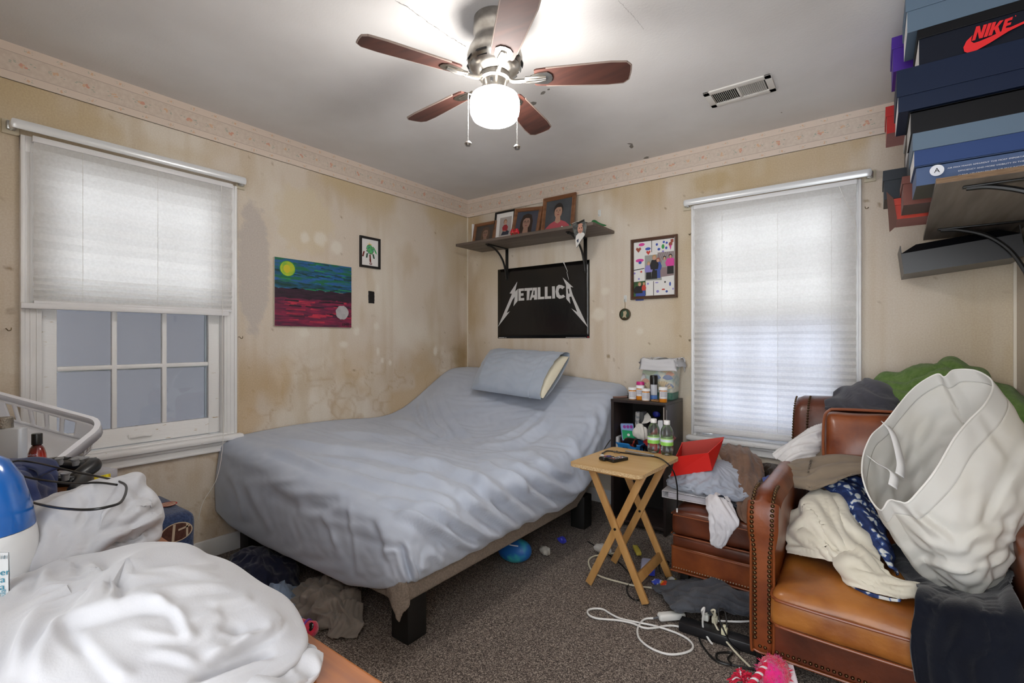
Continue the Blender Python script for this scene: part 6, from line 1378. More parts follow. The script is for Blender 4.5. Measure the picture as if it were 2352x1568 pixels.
drape('blanket', [[Y(2010, 872, -.15), Y(2070, 858, -.12), Y(2140, 836, -.1), Y(2180, 828, -.1), Y(2245, 850, -.1), Y(2310, 895, -.12), Y(2362, 912, -.13)], [Y(2020, 880, -.22), Y(2080, 868, -.22), Y(2144, 846, -.21), Y(2190, 838, -.21), Y(2240, 868, -.22), Y(2300, 915, -.24), Y(2362, 930, -.25)], [Y(2040, 900, -.30), Y(2090, 890, -.31), Y(2145, 868, -.31), Y(2200, 862, -.31), Y(2240, 900, -.32), Y(2290, 950, -.34), Y(2358, 960, -.35)], [Y(2060, 930, -.40), Y(2100, 915, -.41), Y(2150, 900, -.42), Y(2200, 900, -.42), Y(2240, 940, -.43), Y(2290, 1000, -.45), Y(2352, 1000, -.45)], [Y(2080, 960, -.50), Y(2110, 950, -.51), Y(2150, 940, -.52), Y(2200, 940, -.52), Y(2240, 990, -.53), Y(2290, 1040, -.55), Y(2350, 1040, -.55)]], 64, 110, grf, 'green plush blanket piled along the top of the armchair back', 'blanket', dict(eu=.07, ev=.08, lo=-.015, hi=.045, it=120, bend=.4, wl=(.30, .15), a0=.02, seed=51, ang=.6), solid=.012)
# comforter: cream inside, blue flowered outside, turned back on the seat
crf = M('cream_comforter', 'd6d1c3', .85, var=(10, 'ccc6b6', 4), bump=(30, .2, .004), sheen=.25, spec=.2)
def floral(name):
    m = bpy.data.materials.new(name); m.use_nodes = True; nt = m.node_tree; N = nt.nodes; L = nt.links; b = N['Principled BSDF']; b.inputs['Roughness'].default_value = .85
    tc = N.new('ShaderNodeTexCoord'); n0 = N.new('ShaderNodeTexNoise'); n0.inputs['Scale'].default_value = 18; mixv = N.new('ShaderNodeMixRGB'); mixv.inputs[0].default_value = .06
    L.new(tc.outputs['Object'], n0.inputs['Vector']); L.new(tc.outputs['Object'], mixv.inputs[1]); L.new(n0.outputs['Color'], mixv.inputs[2])
    v = N.new('ShaderNodeTexVoronoi'); v.inputs['Scale'].default_value = 34; L.new(mixv.outputs[0], v.inputs['Vector'])
    n1 = N.new('ShaderNodeTexNoise'); n1.inputs['Scale'].default_value = 45; n1.inputs['Detail'].default_value = 1; L.new(tc.outputs['Object'], n1.inputs['Vector'])
    s = N.new('ShaderNodeMath'); s.operation = 'ADD'; L.new(v.outputs['Distance'], s.inputs[0]); mu = N.new('ShaderNodeMath'); mu.operation = 'MULTIPLY'; mu.inputs[1].default_value = .55; L.new(n1.outputs['Fac'], mu.inputs[0]); L.new(mu.outputs[0], s.inputs[1])
    r = N.new('ShaderNodeValToRGB'); r.color_ramp.interpolation = 'CONSTANT'; L.new(s.outputs[0], r.inputs[0])
    r.color_ramp.elements[0].color = lin('cfd2d0'); r.color_ramp.elements[0].position = 0; r.color_ramp.elements[1].color = lin('5f77a5'); r.color_ramp.elements[1].position = .64
    e = r.color_ramp.elements.new(.71); e.color = lin('22376b'); e = r.color_ramp.elements.new(.88); e.color = lin('1b2c5a')
    L.new(r.outputs[0], b.inputs['Base Color']); return m
flo = floral('blue_floral_cotton')
cf = thing('comforter', 'cream comforter with blue floral underside turned back on the armchair seat', 'comforter', (2.85, -1.05, .38))
def cpart(name, ctrl, nu, nv, mat, wr, solid=.004):
    P = wrinkle(net(ctrl, nu, nv), **wr)
    if name == 'cream_side': P = crease(P, [([(1834, 1142), (1862, 1183), (1899, 1226), (1936, 1254), (1996, 1295)], 13, 13), ([(1887, 1133), (1918, 1173), (1949, 1211), (1989, 1242), (2027, 1279)], 13, 13), ([(1918, 1139), (1958, 1183), (1996, 1220), (2024, 1267)], 11, 10), ([(1812, 1211), (1849, 1248), (1899, 1264)], 11, 14), ([(1809, 1245), (1862, 1260), (1918, 1254)], 10, -12), ([(1850, 1150), (1840, 1190), (1815, 1230)], 11, 9), ([(1905, 1260), (1950, 1270), (2000, 1310)], 9, -12)], *pix(P), wrap=False)
    return cloth(name, P, mat, parent=cf, solid=solid)
cpart('cream_side', [[Y(1832, 1158, -.92), Y(1870, 1128, -.90), Y(1915, 1135, -.90), Y(1960, 1175, -.93), Y(2000, 1225, -.97)],
                     [Y(1812, 1190, -1.02), Y(1858, 1162, -1.03), Y(1912, 1170, -1.02), Y(1965, 1210, -1.04), Y(2012, 1260, -1.08)],
                     [Y(1806, 1225, -1.10), Y(1850, 1205, -1.13), Y(1905, 1212, -1.13), Y(1968, 1248, -1.14), Y(2022, 1290, -1.16)],
                     [Y(1808, 1255, -1.13), Y(1855, 1248, -1.18), Y(1908, 1255, -1.20), Y(1975, 1282, -1.22), Y(2035, 1312, -1.22)],
                     [Y(1812, 1270, -1.13), Y(1865, 1278, -1.19), Y(1920, 1292, -1.22), Y(1990, 1318, -1.25), Y(2065, 1330, -1.24)]], 84, 96, crf, dict(eu=.05, ev=.06, lo=-.01, hi=.02, it=100, bend=.35, wl=(.25, .08), a0=.008, seed=61, ang=.5))
cpart('cream_fold', [[Y(1915, 1262, -1.16), Y(1940, 1250, -1.15), Y(1975, 1256, -1.15), Y(2010, 1290, -1.17), Y(2050, 1320, -1.2), Y(2100, 1338, -1.22), Y(2122, 1350, -1.22)],
                     [Y(1918, 1285, -1.22), Y(1945, 1278, -1.24), Y(1980, 1288, -1.25), Y(2020, 1318, -1.26), Y(2060, 1334, -1.27), Y(2100, 1346, -1.27), Y(2122, 1356, -1.25)],
                     [Y(1930, 1312, -1.26), Y(1955, 1318, -1.29), Y(1990, 1330, -1.30), Y(2030, 1346, -1.31), Y(2065, 1356, -1.31), Y(2098, 1362, -1.30), Y(2120, 1362, -1.27)],
                     [Y(1945, 1336, -1.27), Y(1968, 1348, -1.30), Y(2000, 1358, -1.315), Y(2035, 1368, -1.32), Y(2065, 1374, -1.32), Y(2092, 1372, -1.31), Y(2115, 1368, -1.28)]], 44, 90, crf, dict(eu=.08, ev=.08, lo=-.006, hi=.02, it=90, bend=.3, wl=(.06, .15), a0=.01, seed=62))
cpart('floral_edge', [[Y(1945, 1338, -1.27), Y(1968, 1350, -1.30), Y(2000, 1360, -1.315), Y(2035, 1370, -1.32), Y(2070, 1376, -1.32)], [Y(1955, 1350, -1.275), Y(1980, 1362, -1.30), Y(2010, 1371, -1.315), Y(2040, 1378, -1.32), Y(2068, 1381, -1.32)]], 8, 50, flo, dict(eu=.0, ev=.0, lo=-.002, hi=.003, it=4, a0=.001, seed=1))
cpart('floral_side', [[Y(1860, 1130, -.80), Y(1890, 1112, -.78), Y(1940, 1102, -.76), Y(1985, 1118, -.76)], [Y(1890, 1120, -.86), Y(1925, 1108, -.85), Y(1965, 1120, -.85), Y(1998, 1150, -.86)], [Y(1930, 1150, -.92), Y(1958, 1150, -.93), Y(1992, 1168, -.94), Y(2020, 1195, -.93)], [Y(1960, 1185, -.98), Y(1985, 1188, -1.0), Y(2018, 1212, -1.0), Y(2040, 1240, -.98)], [Y(1990, 1225, -1.05), Y(2012, 1230, -1.07), Y(2036, 1250, -1.06), Y(2048, 1275, -1.04)], [Y(2018, 1268, -1.12), Y(2032, 1272, -1.13), Y(2048, 1290, -1.12), Y(2054, 1305, -1.1)], [Y(2040, 1300, -1.17), Y(2050, 1308, -1.18), Y(2060, 1318, -1.17), Y(2062, 1322, -1.15)]], 84, 40, flo, dict(eu=.05, ev=.06, lo=-.004, hi=.02, it=70, bend=.3, wl=(.12, .08), a0=.008, seed=63))
cpart('floral_upper', [[Y(1915, 1100, -.68), Y(1950, 1088, -.66), Y(1990, 1084, -.66), Y(2030, 1090, -.68)], [Y(1905, 1112, -.74), Y(1945, 1098, -.75), Y(1990, 1100, -.76), Y(2030, 1115, -.76)], [Y(1900, 1118, -.78), Y(1940, 1108, -.80), Y(1985, 1125, -.82), Y(2020, 1145, -.82)]], 24, 44, flo, dict(eu=.08, ev=.08, lo=-.004, hi=.02, it=50, bend=.3, wl=(.1, .08), a0=.008, seed=64))
# navy throw over the right of the seat
nav = M('navy_plush', '0b0e18', .95, var=(9, '10141f', 4), bump=(200, .4, .002), sheen=.25, spec=.1)
drape('throw_blanket', [[Y(2040, 1255, -.95), Y(2100, 1250, -.92), Y(2180, 1300, -.9), Y(2260, 1290, -.9), Y(2340, 1270, -.92)], [Y(2058, 1300, -1.06), Y(2110, 1300, -1.05), Y(2180, 1335, -1.04), Y(2260, 1330, -1.04), Y(2335, 1310, -1.05)], [Y(2085, 1335, -1.20), Y(2130, 1345, -1.2), Y(2200, 1362, -1.2), Y(2270, 1362, -1.2), Y(2330, 1350, -1.2)], [Y(2115, 1352, -1.33), Y(2165, 1362, -1.34), Y(2220, 1380, -1.34), Y(2280, 1378, -1.34), Y(2335, 1372, -1.33)], [Y(2104, 1378, -1.432), Y(2165, 1390, -1.445), Y(2222, 1405, -1.45), Y(2290, 1412, -1.45), Y(2352, 1420, -1.44)], [Y(2096, 1430, -1.452), Y(2160, 1450, -1.465), Y(2220, 1470, -1.47), Y(2300, 1480, -1.47), Y(2375, 1490, -1.46)], [Y(2090, 1490, -1.46), Y(2150, 1520, -1.475), Y(2220, 1540, -1.48), Y(2300, 1550, -1.48), Y(2395, 1560, -1.47)], [Y(2100, 1560, -1.47), Y(2160, 1600, -1.485), Y(2225, 1620, -1.49), Y(2300, 1630, -1.49), Y(2420, 1640, -1.48)]], 100, 70, nav, 'navy plush throw hanging over the right of the armchair seat', 'blanket', dict(eu=.03, ev=.06, lo=-.004, hi=.03, it=90, bend=.4, wl=(.35, .12), a0=.012, seed=71), solid=.008)
# white fabric hamper lying open
ham = thing('laundry_hamper', 'crumpled white fabric hamper lying open-mouthed on the armchair', 'hamper', (3.15, -1.0, .45))
hm = M_cloth('white_nonwoven', 'eae9e5', .3, .8, var=(5, 'e2dfd6', 5, .4, .7), bump=(260, .25, .001), transcol='e8e6de'); hband = M_cloth('hamper_hem', 'dcdbd7', .2, .8, bump=(260, .25, .001))
near = [(2170, 866, -.74), (2192, 850, -.72), (2240, 851, -.74), (2272, 868, -.80), (2281, 895, -.88), (2262, 930, -.97), (2225, 968, -1.05), (2192, 1008, -1.12), (2155, 1072, -1.19), (2120, 1118, -1.23), (2086, 1153, -1.25), (2062, 1152, -1.24)]
far = [(2042, 1150, -1.22), (2022, 1172, -1.2), (1998, 1140, -1.14), (1979, 1086, -1.06), (1986, 1040, -.97), (2000, 1002, -.9), (2032, 972, -.82), (2066, 928, -.76), (2106, 886, -.72), (2150, 860, -.71)]
rim = np.array([aty(*q) for q in near + far])
ax_ = aty(2300, 1330, -.86) - aty(2120, 1010, -1.0)
rim_s = catmull(rim, 264, closed=True); rc = rim_s.mean(0)
bottom_c = np.array(aty(2262, 1292, -.99))
secs = []; nS = 84
# target silhouettes: lower-left edge runs (2022,1172)->(2100,1262)->(2232,1333); right side leaves the frame
lowleft = catmull([aty(2022, 1172, -1.2), aty(2060, 1215, -1.16), aty(2102, 1268, -1.10), aty(2168, 1312, -1.06), aty(2232, 1330, -1.04)], nS)
for i in range(nS):
    f = i / (nS - 1)
    cen_ = rc * (1 - f) + bottom_c * f; sc = (1 - .42 * f ** 1.6)
    ring = cen_ + (rim_s - rc) * sc
    # fatten the tube: open the loop out into a rounder section away from the rim
    d = ring - cen_; depth_dir = np.array([.35, .9, -.1]); depth_dir /= np.linalg.norm(depth_dir)
    k = np.arange(264) / 264.0; side = np.where(k < .54, -1, 1)
    ring = ring + np.outer(side * np.sin(np.clip((k if True else 0), 0, 1) * 0 + 1) * .0, depth_dir)
    bul = .10 * math.sin(math.pi * min(1, f * 1.1)) ** .8
    sgn_ = np.where(k < .545, np.sin(np.clip(k / .545, 0, 1) * math.pi), -np.sin(np.clip((k - .545) / .455, 0, 1) * math.pi))
    ring = ring + np.outer(np.where(sgn_ > 0, sgn_ * bul, sgn_ * bul * .12), np.array([.55, -.80, -.2]))
    secs.append(ring)
P = np.array(secs)
Ww = np.interp(np.linspace(0, 1, nS), [0, .14, .55, .62, 1], [.15, .15, .35, .5, 1.5])[:, None] + np.zeros((1, 264))
P = wrinkle(P, .09, .06, -.03, .035, 110, .4, (.085, .16), .014, wrap=True, seed=81, tang=.03, W=Ww)
U_, V_ = pix(P)
P = crease(P, [([(2096, 1165), (2150, 1205), (2199, 1240)], 9, 24), ([(2199, 1240), (2272, 1208), (2343, 1198)], 9, 16), ([(2049, 1155), (2100, 1205), (2159, 1258)], 7, 10), ([(2272, 1208), (2285, 1152), (2351, 1026)], 9, 14), ([(2172, 1291), (2239, 1299), (2298, 1278), (2351, 1248)], 8, 16), ([(2112, 1275), (2145, 1285), (2180, 1288)], 7, 12), ([(2139, 1294), (2202, 1312), (2239, 1304), (2300, 1285)], 7, -14), ([(2225, 1265), (2290, 1250), (2345, 1228)], 8, 12), ([(2130, 1240), (2190, 1268), (2240, 1262)], 8, -10), ([(2300, 1230), (2330, 1265), (2345, 1290)], 8, 12), ([(2250, 940), (2285, 1000), (2330, 1060)], 14, 7), ([(2150, 1150), (2220, 1120), (2300, 1090)], 14, -6)], U_, V_)
mb = MB(); mb.grid(P[8:], wrap=True); mb.f.append(tuple((nS - 9) * 264 + j for j in range(264))); mb.m.append(0); mb.build('bag_body', hm, ham, angle=35, solid=.0012)
mb = MB(); mb.grid(P[:9], wrap=True); mb.build('hem_band', hband, ham, angle=180, solid=.0022)
mb = MB(); mb.tube(P[0], .0028, 6, closed=True); mb.build('rim_wire', M('white_piping', 'ebeae6', .6), ham)
for (q0, q1, q2_) in (((2032, 972, -.81), (2052, 1000, -.86), (2068, 1062, -.97)), ((1992, 1046, -.95), (2020, 1068, -1.0), (2052, 1088, -1.05))):
    c = catmull([aty(*q0), aty(*q1), aty(*q2_), aty(q2_[0] - 2, q2_[1] + 30, q2_[2] - .05)], 20); P_ = np.stack([c + np.array([-.012, 0, .008]), c, c + np.array([.012, 0, -.008])], 1); mb = MB(); mb.grid(P_); mb.build('strap', M('white_webbing', 'e3e2e2', .8), ham, solid=.002)
# ================================================================ SHOEBOX SHELF on the right wall
sx = thing('wall_shelf', 'grey-brown wall shelf on the right wall loaded with shoeboxes', 'shelf', (3.27, -.6, 1.6))
SB = 1.708
mb = MB(); b = bmesh.new(); mb.prism([(3.078, -1.172), (3.452, -1.172), (3.452, -.045), (3.118, -.045)], 1.690, SB); mb.build('board', M_wood('weathered_oak_cross', '8a8178', '6f665e', 1, 9, .6), sx, angle=30)
mb = MB(); mb.lo_hi((3.078, -1.174, 1.6905), (3.452, -1.1725, SB - .0005)); mb.build('edge_banding', M('brown_edge_banding', '7a6045', .6, var=(30, '62492f', 4), stretch=(1, 1, 8)), sx)
for y in (-1.085, -.33):
    mb = MB(); mb.lo_hi((3.15, y - .014, 1.6835), (3.452, y + .014, 1.6895), bev=.0015); mb.lo_hi((3.446, y - .014, 1.40), (3.4545, y + .014, 1.689), bev=.0015)
    A = [(3.16, y, 1.684), (3.22, y, 1.678), (3.31, y, 1.64), (3.38, y, 1.57), (3.425, y, 1.48), (3.444, y, 1.42)]
    P = catmull(A, 24); mb.tube(P, .009, 8); mb.build('bracket', biron, sx)
    mb = MB(); mb.lathe([(0, 0), (.006, 0), (.004, .003), (0, .003)], (0, 0, 0), 10, X=Matrix.Translation((3.165, y, 1.683)) @ Matrix.Rotation(R(180), 4, 'X')); mb.build('screw', metal, sx)
card = M('grey_cardboard', 'b6b5b4', .7); cardw = M('white_cardboard', 'd9d8d8', .6)
def shoebox(x0, x1, y0, y1, z0, z1, lid, cb, cl, label, endm=None, rot=0.0, marks=None, botm=None):
    """body (open tray) and an overlapping lid; lid = height of the lid rim"""
    t = thing('shoebox', label, 'shoebox', ((x0 + x1) / 2, (y0 + y1) / 2, z0), 'shoeboxes on the right wall shelf')
    X = Matrix.Translation(((x0 + x1) / 2, (y0 + y1) / 2, z0)) @ Matrix.Rotation(rot, 4, 'Y') @ Matrix.Translation((-(x0 + x1) / 2, -(y0 + y1) / 2, -z0))
    mats = [cb, endm or cb, botm or cb]; mb = MB(); i = .004
    mb.lo_hi((x0 + i, y0 + i, z0 + .0008), (x1 - i, y1 - i, z1 - .004), 0, .0012, X=X)
    for k in range(len(mb.f)):
        n = (mb.v[mb.f[k][1]] - mb.v[mb.f[k][0]]).cross(mb.v[mb.f[k][2]] - mb.v[mb.f[k][1]]); n.normalize()
        if n.x < -.7: mb.m[k] = 1
        elif n.z < -.7: mb.m[k] = 2
    body = mb.build('box_body', mats, t, smooth=False)
    mb = MB(); mb.lo_hi((x0, y0, z1 - lid), (x1, y1, z1), 0, .0012, X=X); mb.build('lid', [cl], t, smooth=False)
    if marks:
        mb = MB(); mm = marks(mb); mb.build('print', mm, t, smooth=False)
    return t
def fx(u, v, y): p = aty(u, v, y); return p[0], p[2]
YA = -1.105
slate = M('slate_card', '5a6c7e', .55, spec=.2, bump=(200, .1, .001)); navyb = M('navy_card', '101d36', .5, spec=.2); navyd = M('ink_navy_card', '0a1120', .5, spec=.2); blackb = M('black_card', '08090e', .5, spec=.2); steelb = M('steel_blue_card', '47597c', .5, spec=.2); blub = M('deep_blue_card', '2b4170', .5, spec=.2)
purp = M('purple_card', '43178c', .5); redb = M('red_card', 'b01712', .5); redo = M('orange_red_card', 'c23a26', .55); brnb = M('brown_card', '6d3a30', .6); greyb = M('charcoal_card', '33373d', .5, spec=.2); olive = M('box_bottom_olive', '4c4b42', .7); pinkb = M('faded_red_card', 'a56c66', .65)
X1 = 3.435
redink = M('red_ink', 'd8101a', .5); whink = M('white_ink', 'd3d6df', .6)
def z_(u, v, y): return fx(u, v, y)[1]
def a_print(mb):
    y = YA - .0012
    c = aty(2152, 391, y); e = ell(c[0], c[2], .0185, .0185, 28); mb.add([(a, y, b) for a, b in e], [tuple(range(28))], 0)
    vs, fs = text_polys('A', .022); w = max(v.x for v in vs); mb.add([(c[0] - w / 2 + v.x, y - .0006, c[2] - .0075 + v.y) for v in vs], fs, 1)
    rows = ['AIR MAX MAKES APPARENT THE MOST IMPORTANT ADVANCES IN AIR CUSHIONING', 'EFFICIENCY AND MORE VISIBILITY IN THE HEEL AND FROM THE FOREFOOT', 'CLEAR. LES CHAUSSURES AIR MAX INCORPORENT LES PROGRES LES PLUS', "LA TECHNOLOGIE D'AMORTISSEMENT: VOLUME ACTUEL, PLUS GRANDE", 'DOUCEUR DU TALON ET AMORTISSEMENT DE LA PARTIE AVANT DU PIED']
    for k, s in enumerate(rows):
        vs, fs = text_polys(s, .0062); x0 = c[0] + (.026 if k == 0 else .052); z0 = c[2] - .001 - k * .0142
        mb.add([(x0 + v.x * 1.3, y, z0 + v.y) for v in vs if True], fs, 0)
    return [whink, blackb]
zl = [(z_(2100, 440, YA)), z_(2100, 384, YA), z_(2095, 350, YA), z_(2090, 309, YA), z_(2085, 259, YA), z_(2060, 227, YA), z_(2057, 167, YA), z_(2105, 154, YA), z_(2107, 70, YA), z_(2080, -8, YA)]
z0 = SB + .001
hA = 1.815
shoebox(fx(2101, 410, YA)[0], X1, YA, YA + .21, z0, zl[1], .001, steelb, steelb, 'steel-blue shoebox printed with a circled A, lowest at the shelf end', marks=a_print, botm=olive)
shoebox(fx(2096, 350, YA)[0], X1 + .005, YA - .004, YA + .215, zl[1] + .001, zl[3], zl[3] - zl[2] - .003, blub, slate, 'slate-lidded blue shoebox directly on the circled A box', cardw)
shoebox(fx(2088, 285, YA)[0], X1, YA + .004, YA + .22, zl[3] + .001, zl[4] + .002, .0012, blackb, blackb, 'black shoebox with worn corner under the wide navy box', card)
shoebox(fx(2059, 200, YA)[0], X1 + .01, YA - .012, YA + .24, zl[4] + .003, zl[6], zl[6] - zl[5], navyb, navyb, 'widest navy shoebox in the middle of the front stack', cardw)
def nike(mb):
    y = YA - .0055
    q = lambda p: (*[aty(2000 + p[0] / 4.753, p[1] / 4.751, y)[k] for k in (0,)], y, aty(2000 + p[0] / 4.753, p[1] / 4.751, y)[2])
    for kq, pl in enumerate([[(1103, 447), (1152, 290), (1192, 281), (1204, 358), (1232, 272), (1272, 262), (1222, 412), (1182, 421), (1168, 345), (1140, 437)], [(1232, 408), (1283, 256), (1322, 248), (1272, 398)],
               [(1280, 395), (1330, 246), (1370, 238), (1350, 300), (1407, 228), (1452, 218), (1392, 290), (1414, 358), (1368, 370), (1350, 322), (1340, 332), (1322, 385)], [(1420, 360), (1465, 215), (1552, 183), (1543, 216), (1497, 232), (1489, 256), (1535, 243), (1525, 272), (1480, 286), (1471, 308), (1520, 300), (1508, 334)],
               [(1112, 385), (1045, 450), (1010, 520), (1020, 565), (1060, 580), (1130, 565), (1300, 470), (1500, 345), (1700, 245), (1700, 222), (1480, 318), (1300, 405), (1180, 455), (1125, 472), (1096, 455), (1098, 420)], [(1572, 178), (1580, 168), (1588, 175), (1582, 185)]]):
        b = bmesh.new(); b.faces.new([b.verts.new((q(p)[0], q(p)[1] - kq * .0004, q(p)[2])) for p in pl]); b.normal_update(); bmesh.ops.triangulate(b, faces=b.faces[:]); mb.bm(b, 0)
    return [redink]
shoebox(fx(2107, 110, YA)[0], X1, YA - .002, YA + .22, zl[6] + .001, zl[8], zl[8] - z_(2107, 92, YA), navyd, blackb, 'near-black shoebox with bright red lettering and swoosh', cardw, marks=nike)
shoebox(fx(2080, 40, YA)[0], X1, YA - .002, YA + .22, zl[8] + .001, z_(2080, -14, YA), z_(2080, -14, YA) - z_(2080, 29, YA), slate, slate, 'topmost slate-grey shoebox above the red-lettered one', cardw)
YB = -.83
shoebox(fx(2072, 440, YB)[0], X1, YB, YB + .2, z0, 1.822, .03, brnb, brnb, 'brown shoebox on the shelf board behind the circled A box', botm=M('brown_box_bottom', '5f4a44', .7))
shoebox(fx(2086, 330, YB)[0], X1, YB, YB + .2, 1.823, 1.95, .04, greyb, card, 'pale-lidded grey shoebox on the brown one')
shoebox(fx(2084, 330, YB)[0], X1, YB, YB + .2, 1.951, 2.085, .04, blackb, greyb, 'black grey-lidded shoebox halfway up the stack behind the front one')
shoebox(fx(2090, 220, YB)[0], X1, YB, YB + .2, 2.086, z_(2050, 166, YB), .03, navyd, navyd, 'dark navy shoebox right under the purple one')
shoebox(fx(2048, 120, YB)[0], X1, YB, YB + .2, z_(2050, 166, YB) + .001, z_(2050, 86, YB), z_(2050, 86, YB) - z_(2050, 113, YB), purp, purp, 'bright purple shoebox high at the back of the shelf', botm=purp)
YC = -.57
shoebox(fx(2052, 470, YC)[0], X1 - .02, YC, YC + .2, z0, 1.80, .03, redo, redo, 'orange-red shoebox on the shelf board behind the brown one', botm=pinkb)
shoebox(fx(2028, 430, YC)[0], X1 - .03, YC, YC + .2, 1.801, z_(2030, 392, YC), .045, greyb, greyb, 'charcoal shoebox with a torn end flap overhanging the orange-red one', botm=olive)
zc = z_(2030, 392, YC)
shoebox(fx(2080, 340, YC)[0], X1, YC, YC + .2, zc + .001, z_(2036, 308, YC), .04, blackb, card, 'white-lidded black shoebox under the red one at the back')
shoebox(fx(2034, 280, YC)[0], X1 - .02, YC, YC + .2, z_(2036, 308, YC) + .001, z_(2036, 245, YC), z_(2036, 245, YC) - z_(2036, 268, YC), redb, redb, 'bright red shoebox overhanging at the back of the shelf', botm=pinkb, endm=pinkb)
t = thing('flap', 'torn brown cardboard flap dangling from the charcoal shoebox', 'cardboard flap', (3.0, YC, 1.7))
p = aty(2050, 470, YC - .003)
mb = MB(); f = [aty(u, v, YC - .004) for u, v in [(2036, 440), (2052, 455), (2060, 500), (2058, 520), (2043, 533), (2041, 505)]]; mb.add(f, [tuple(range(6))]); mb.build('card', M('flap_brown', '5a3a30', .7), t, smooth=False, solid=.0015)
# low black open carton wedged below the far end of the board
t = thing('black_carton', 'open black carton wedged below the far end of the shoebox shelf', 'box', (3.23, -.2, 1.5))
KX = Matrix.Translation((3.032, -.318, 1.497)) @ Matrix.Rotation(R(-6.5), 4, 'Y')
mb = MB(); W_, D_, H_ = .40, .27, .135
for lo, hi in [((0, 0, 0), (W_, D_, .003)), ((0, 0, .003), (W_, .003, H_ * .72)), ((0, D_ - .003, .003), (W_, D_, H_)), ((0, .003, .003), (.003, D_ - .003, H_)), ((W_ - .003, .003, .003), (W_, D_ - .003, H_))]: mb.lo_hi(lo, hi, X=KX)
mb.build('carton_body', M('black_gloss_card', '17171a', .35), t, smooth=False)
mb = MB(); mb.add([KX @ Vector(q) for q in [(0, .002, H_ * .72), (.06, .03, H_ * .98), (W_ - .06, .03, H_ * .98), (W_, .002, H_ * .72)]], [(0, 1, 2, 3)]); mb.build('carton_flap', blackb, t, smooth=False, solid=.0015)

# ================================================================ DRESSER in the near left corner and what lies on it
ZD = .76
oakd = M_wood('honey_oak_top', 'a55f20', '783c0e', 0, 14, .4, .1, 16)
dr = thing('dresser', 'honey-coloured wooden dresser top in the near left corner', 'dresser', (1.33, -3.2, 0))
mb = MB(); mb.lo_hi((.22, -3.58, ZD - .028), (2.44, -2.852, ZD), bev=.006); mb.build('top', oakd, dr)
mb = MB(); mb.lo_hi((.25, -3.56, .06), (2.41, -2.885, ZD - .028), bev=.004); mb.build('carcass', M_wood('honey_oak_body', '96552a', '7c4119', 0, 5, .35, .2, 7), dr)
dfm = M_wood('honey_oak_drawer', 'a05d2c', '86491e', 0, 6, .35, .2, 8)
for r_ in range(3):
    for c_ in range(3):
        x = .27 + c_ * .708; z = .09 + r_ * .212
        mb = MB(); mb.lo_hi((x, -2.884, z), (x + .69, -2.868, z + .198), bev=.005); d_ = mb.build('drawer', dfm, dr)
        mb = MB(); mb.lathe([(0, 0), (.008, 0), (.007, .012), (.014, .02), (.012, .028), (0, .03)], (0, 0, 0), 16, X=Matrix.Translation((x + .345, -2.868, z + .1)) @ Matrix.Rotation(R(-90), 4, 'X')); mb.build('knob', brz, d_)
mb = MB(); mb.lo_hi((.27, -3.54, .001), (2.39, -2.91, .06)); mb.build('plinth', dleg, dr)
wj = M('white_sweatshirt_cotton', 'b2b2b6', .92, var=(14, 'ababb0', 4), bump=(380, .25, .001), sheen=.35, spec=.15)
# big white garment spread in the foreground
HB = tps([(1.84, -3.05, .07), (1.95, -3.0, .09), (1.99, -2.95, .095), (2.06, -2.92, .095), (2.19, -2.905, .088), (2.29, -2.915, .07), (2.325, -2.95, .05), (2.27, -3.0, .10), (2.12, -3.0, .12), (2.0, -3.1, .085), (2.14, -3.1, .11), (1.92, -3.16, .05), (2.05, -3.22, .06), (2.25, -3.1, .10), (2.2, -3.2, .08)])
P = heap([(1.79, -3.04), (1.86, -2.955), (1.96, -2.905), (2.08, -2.875), (2.20, -2.872), (2.285, -2.878), (2.332, -2.905), (2.352, -2.95), (2.345, -3.03), (2.33, -3.13), (2.26, -3.22), (2.12, -3.30), (1.98, -3.31), (1.88, -3.24), (1.80, -3.14)], ZD + .001, HB, 104, 330, .028, .42, .75, wr=dict(eu=.012, ev=.018, lo=-.008, hi=.010, it=70, bend=.5, wl=(.4, .22), a0=.004, seed=105, tang=.012))
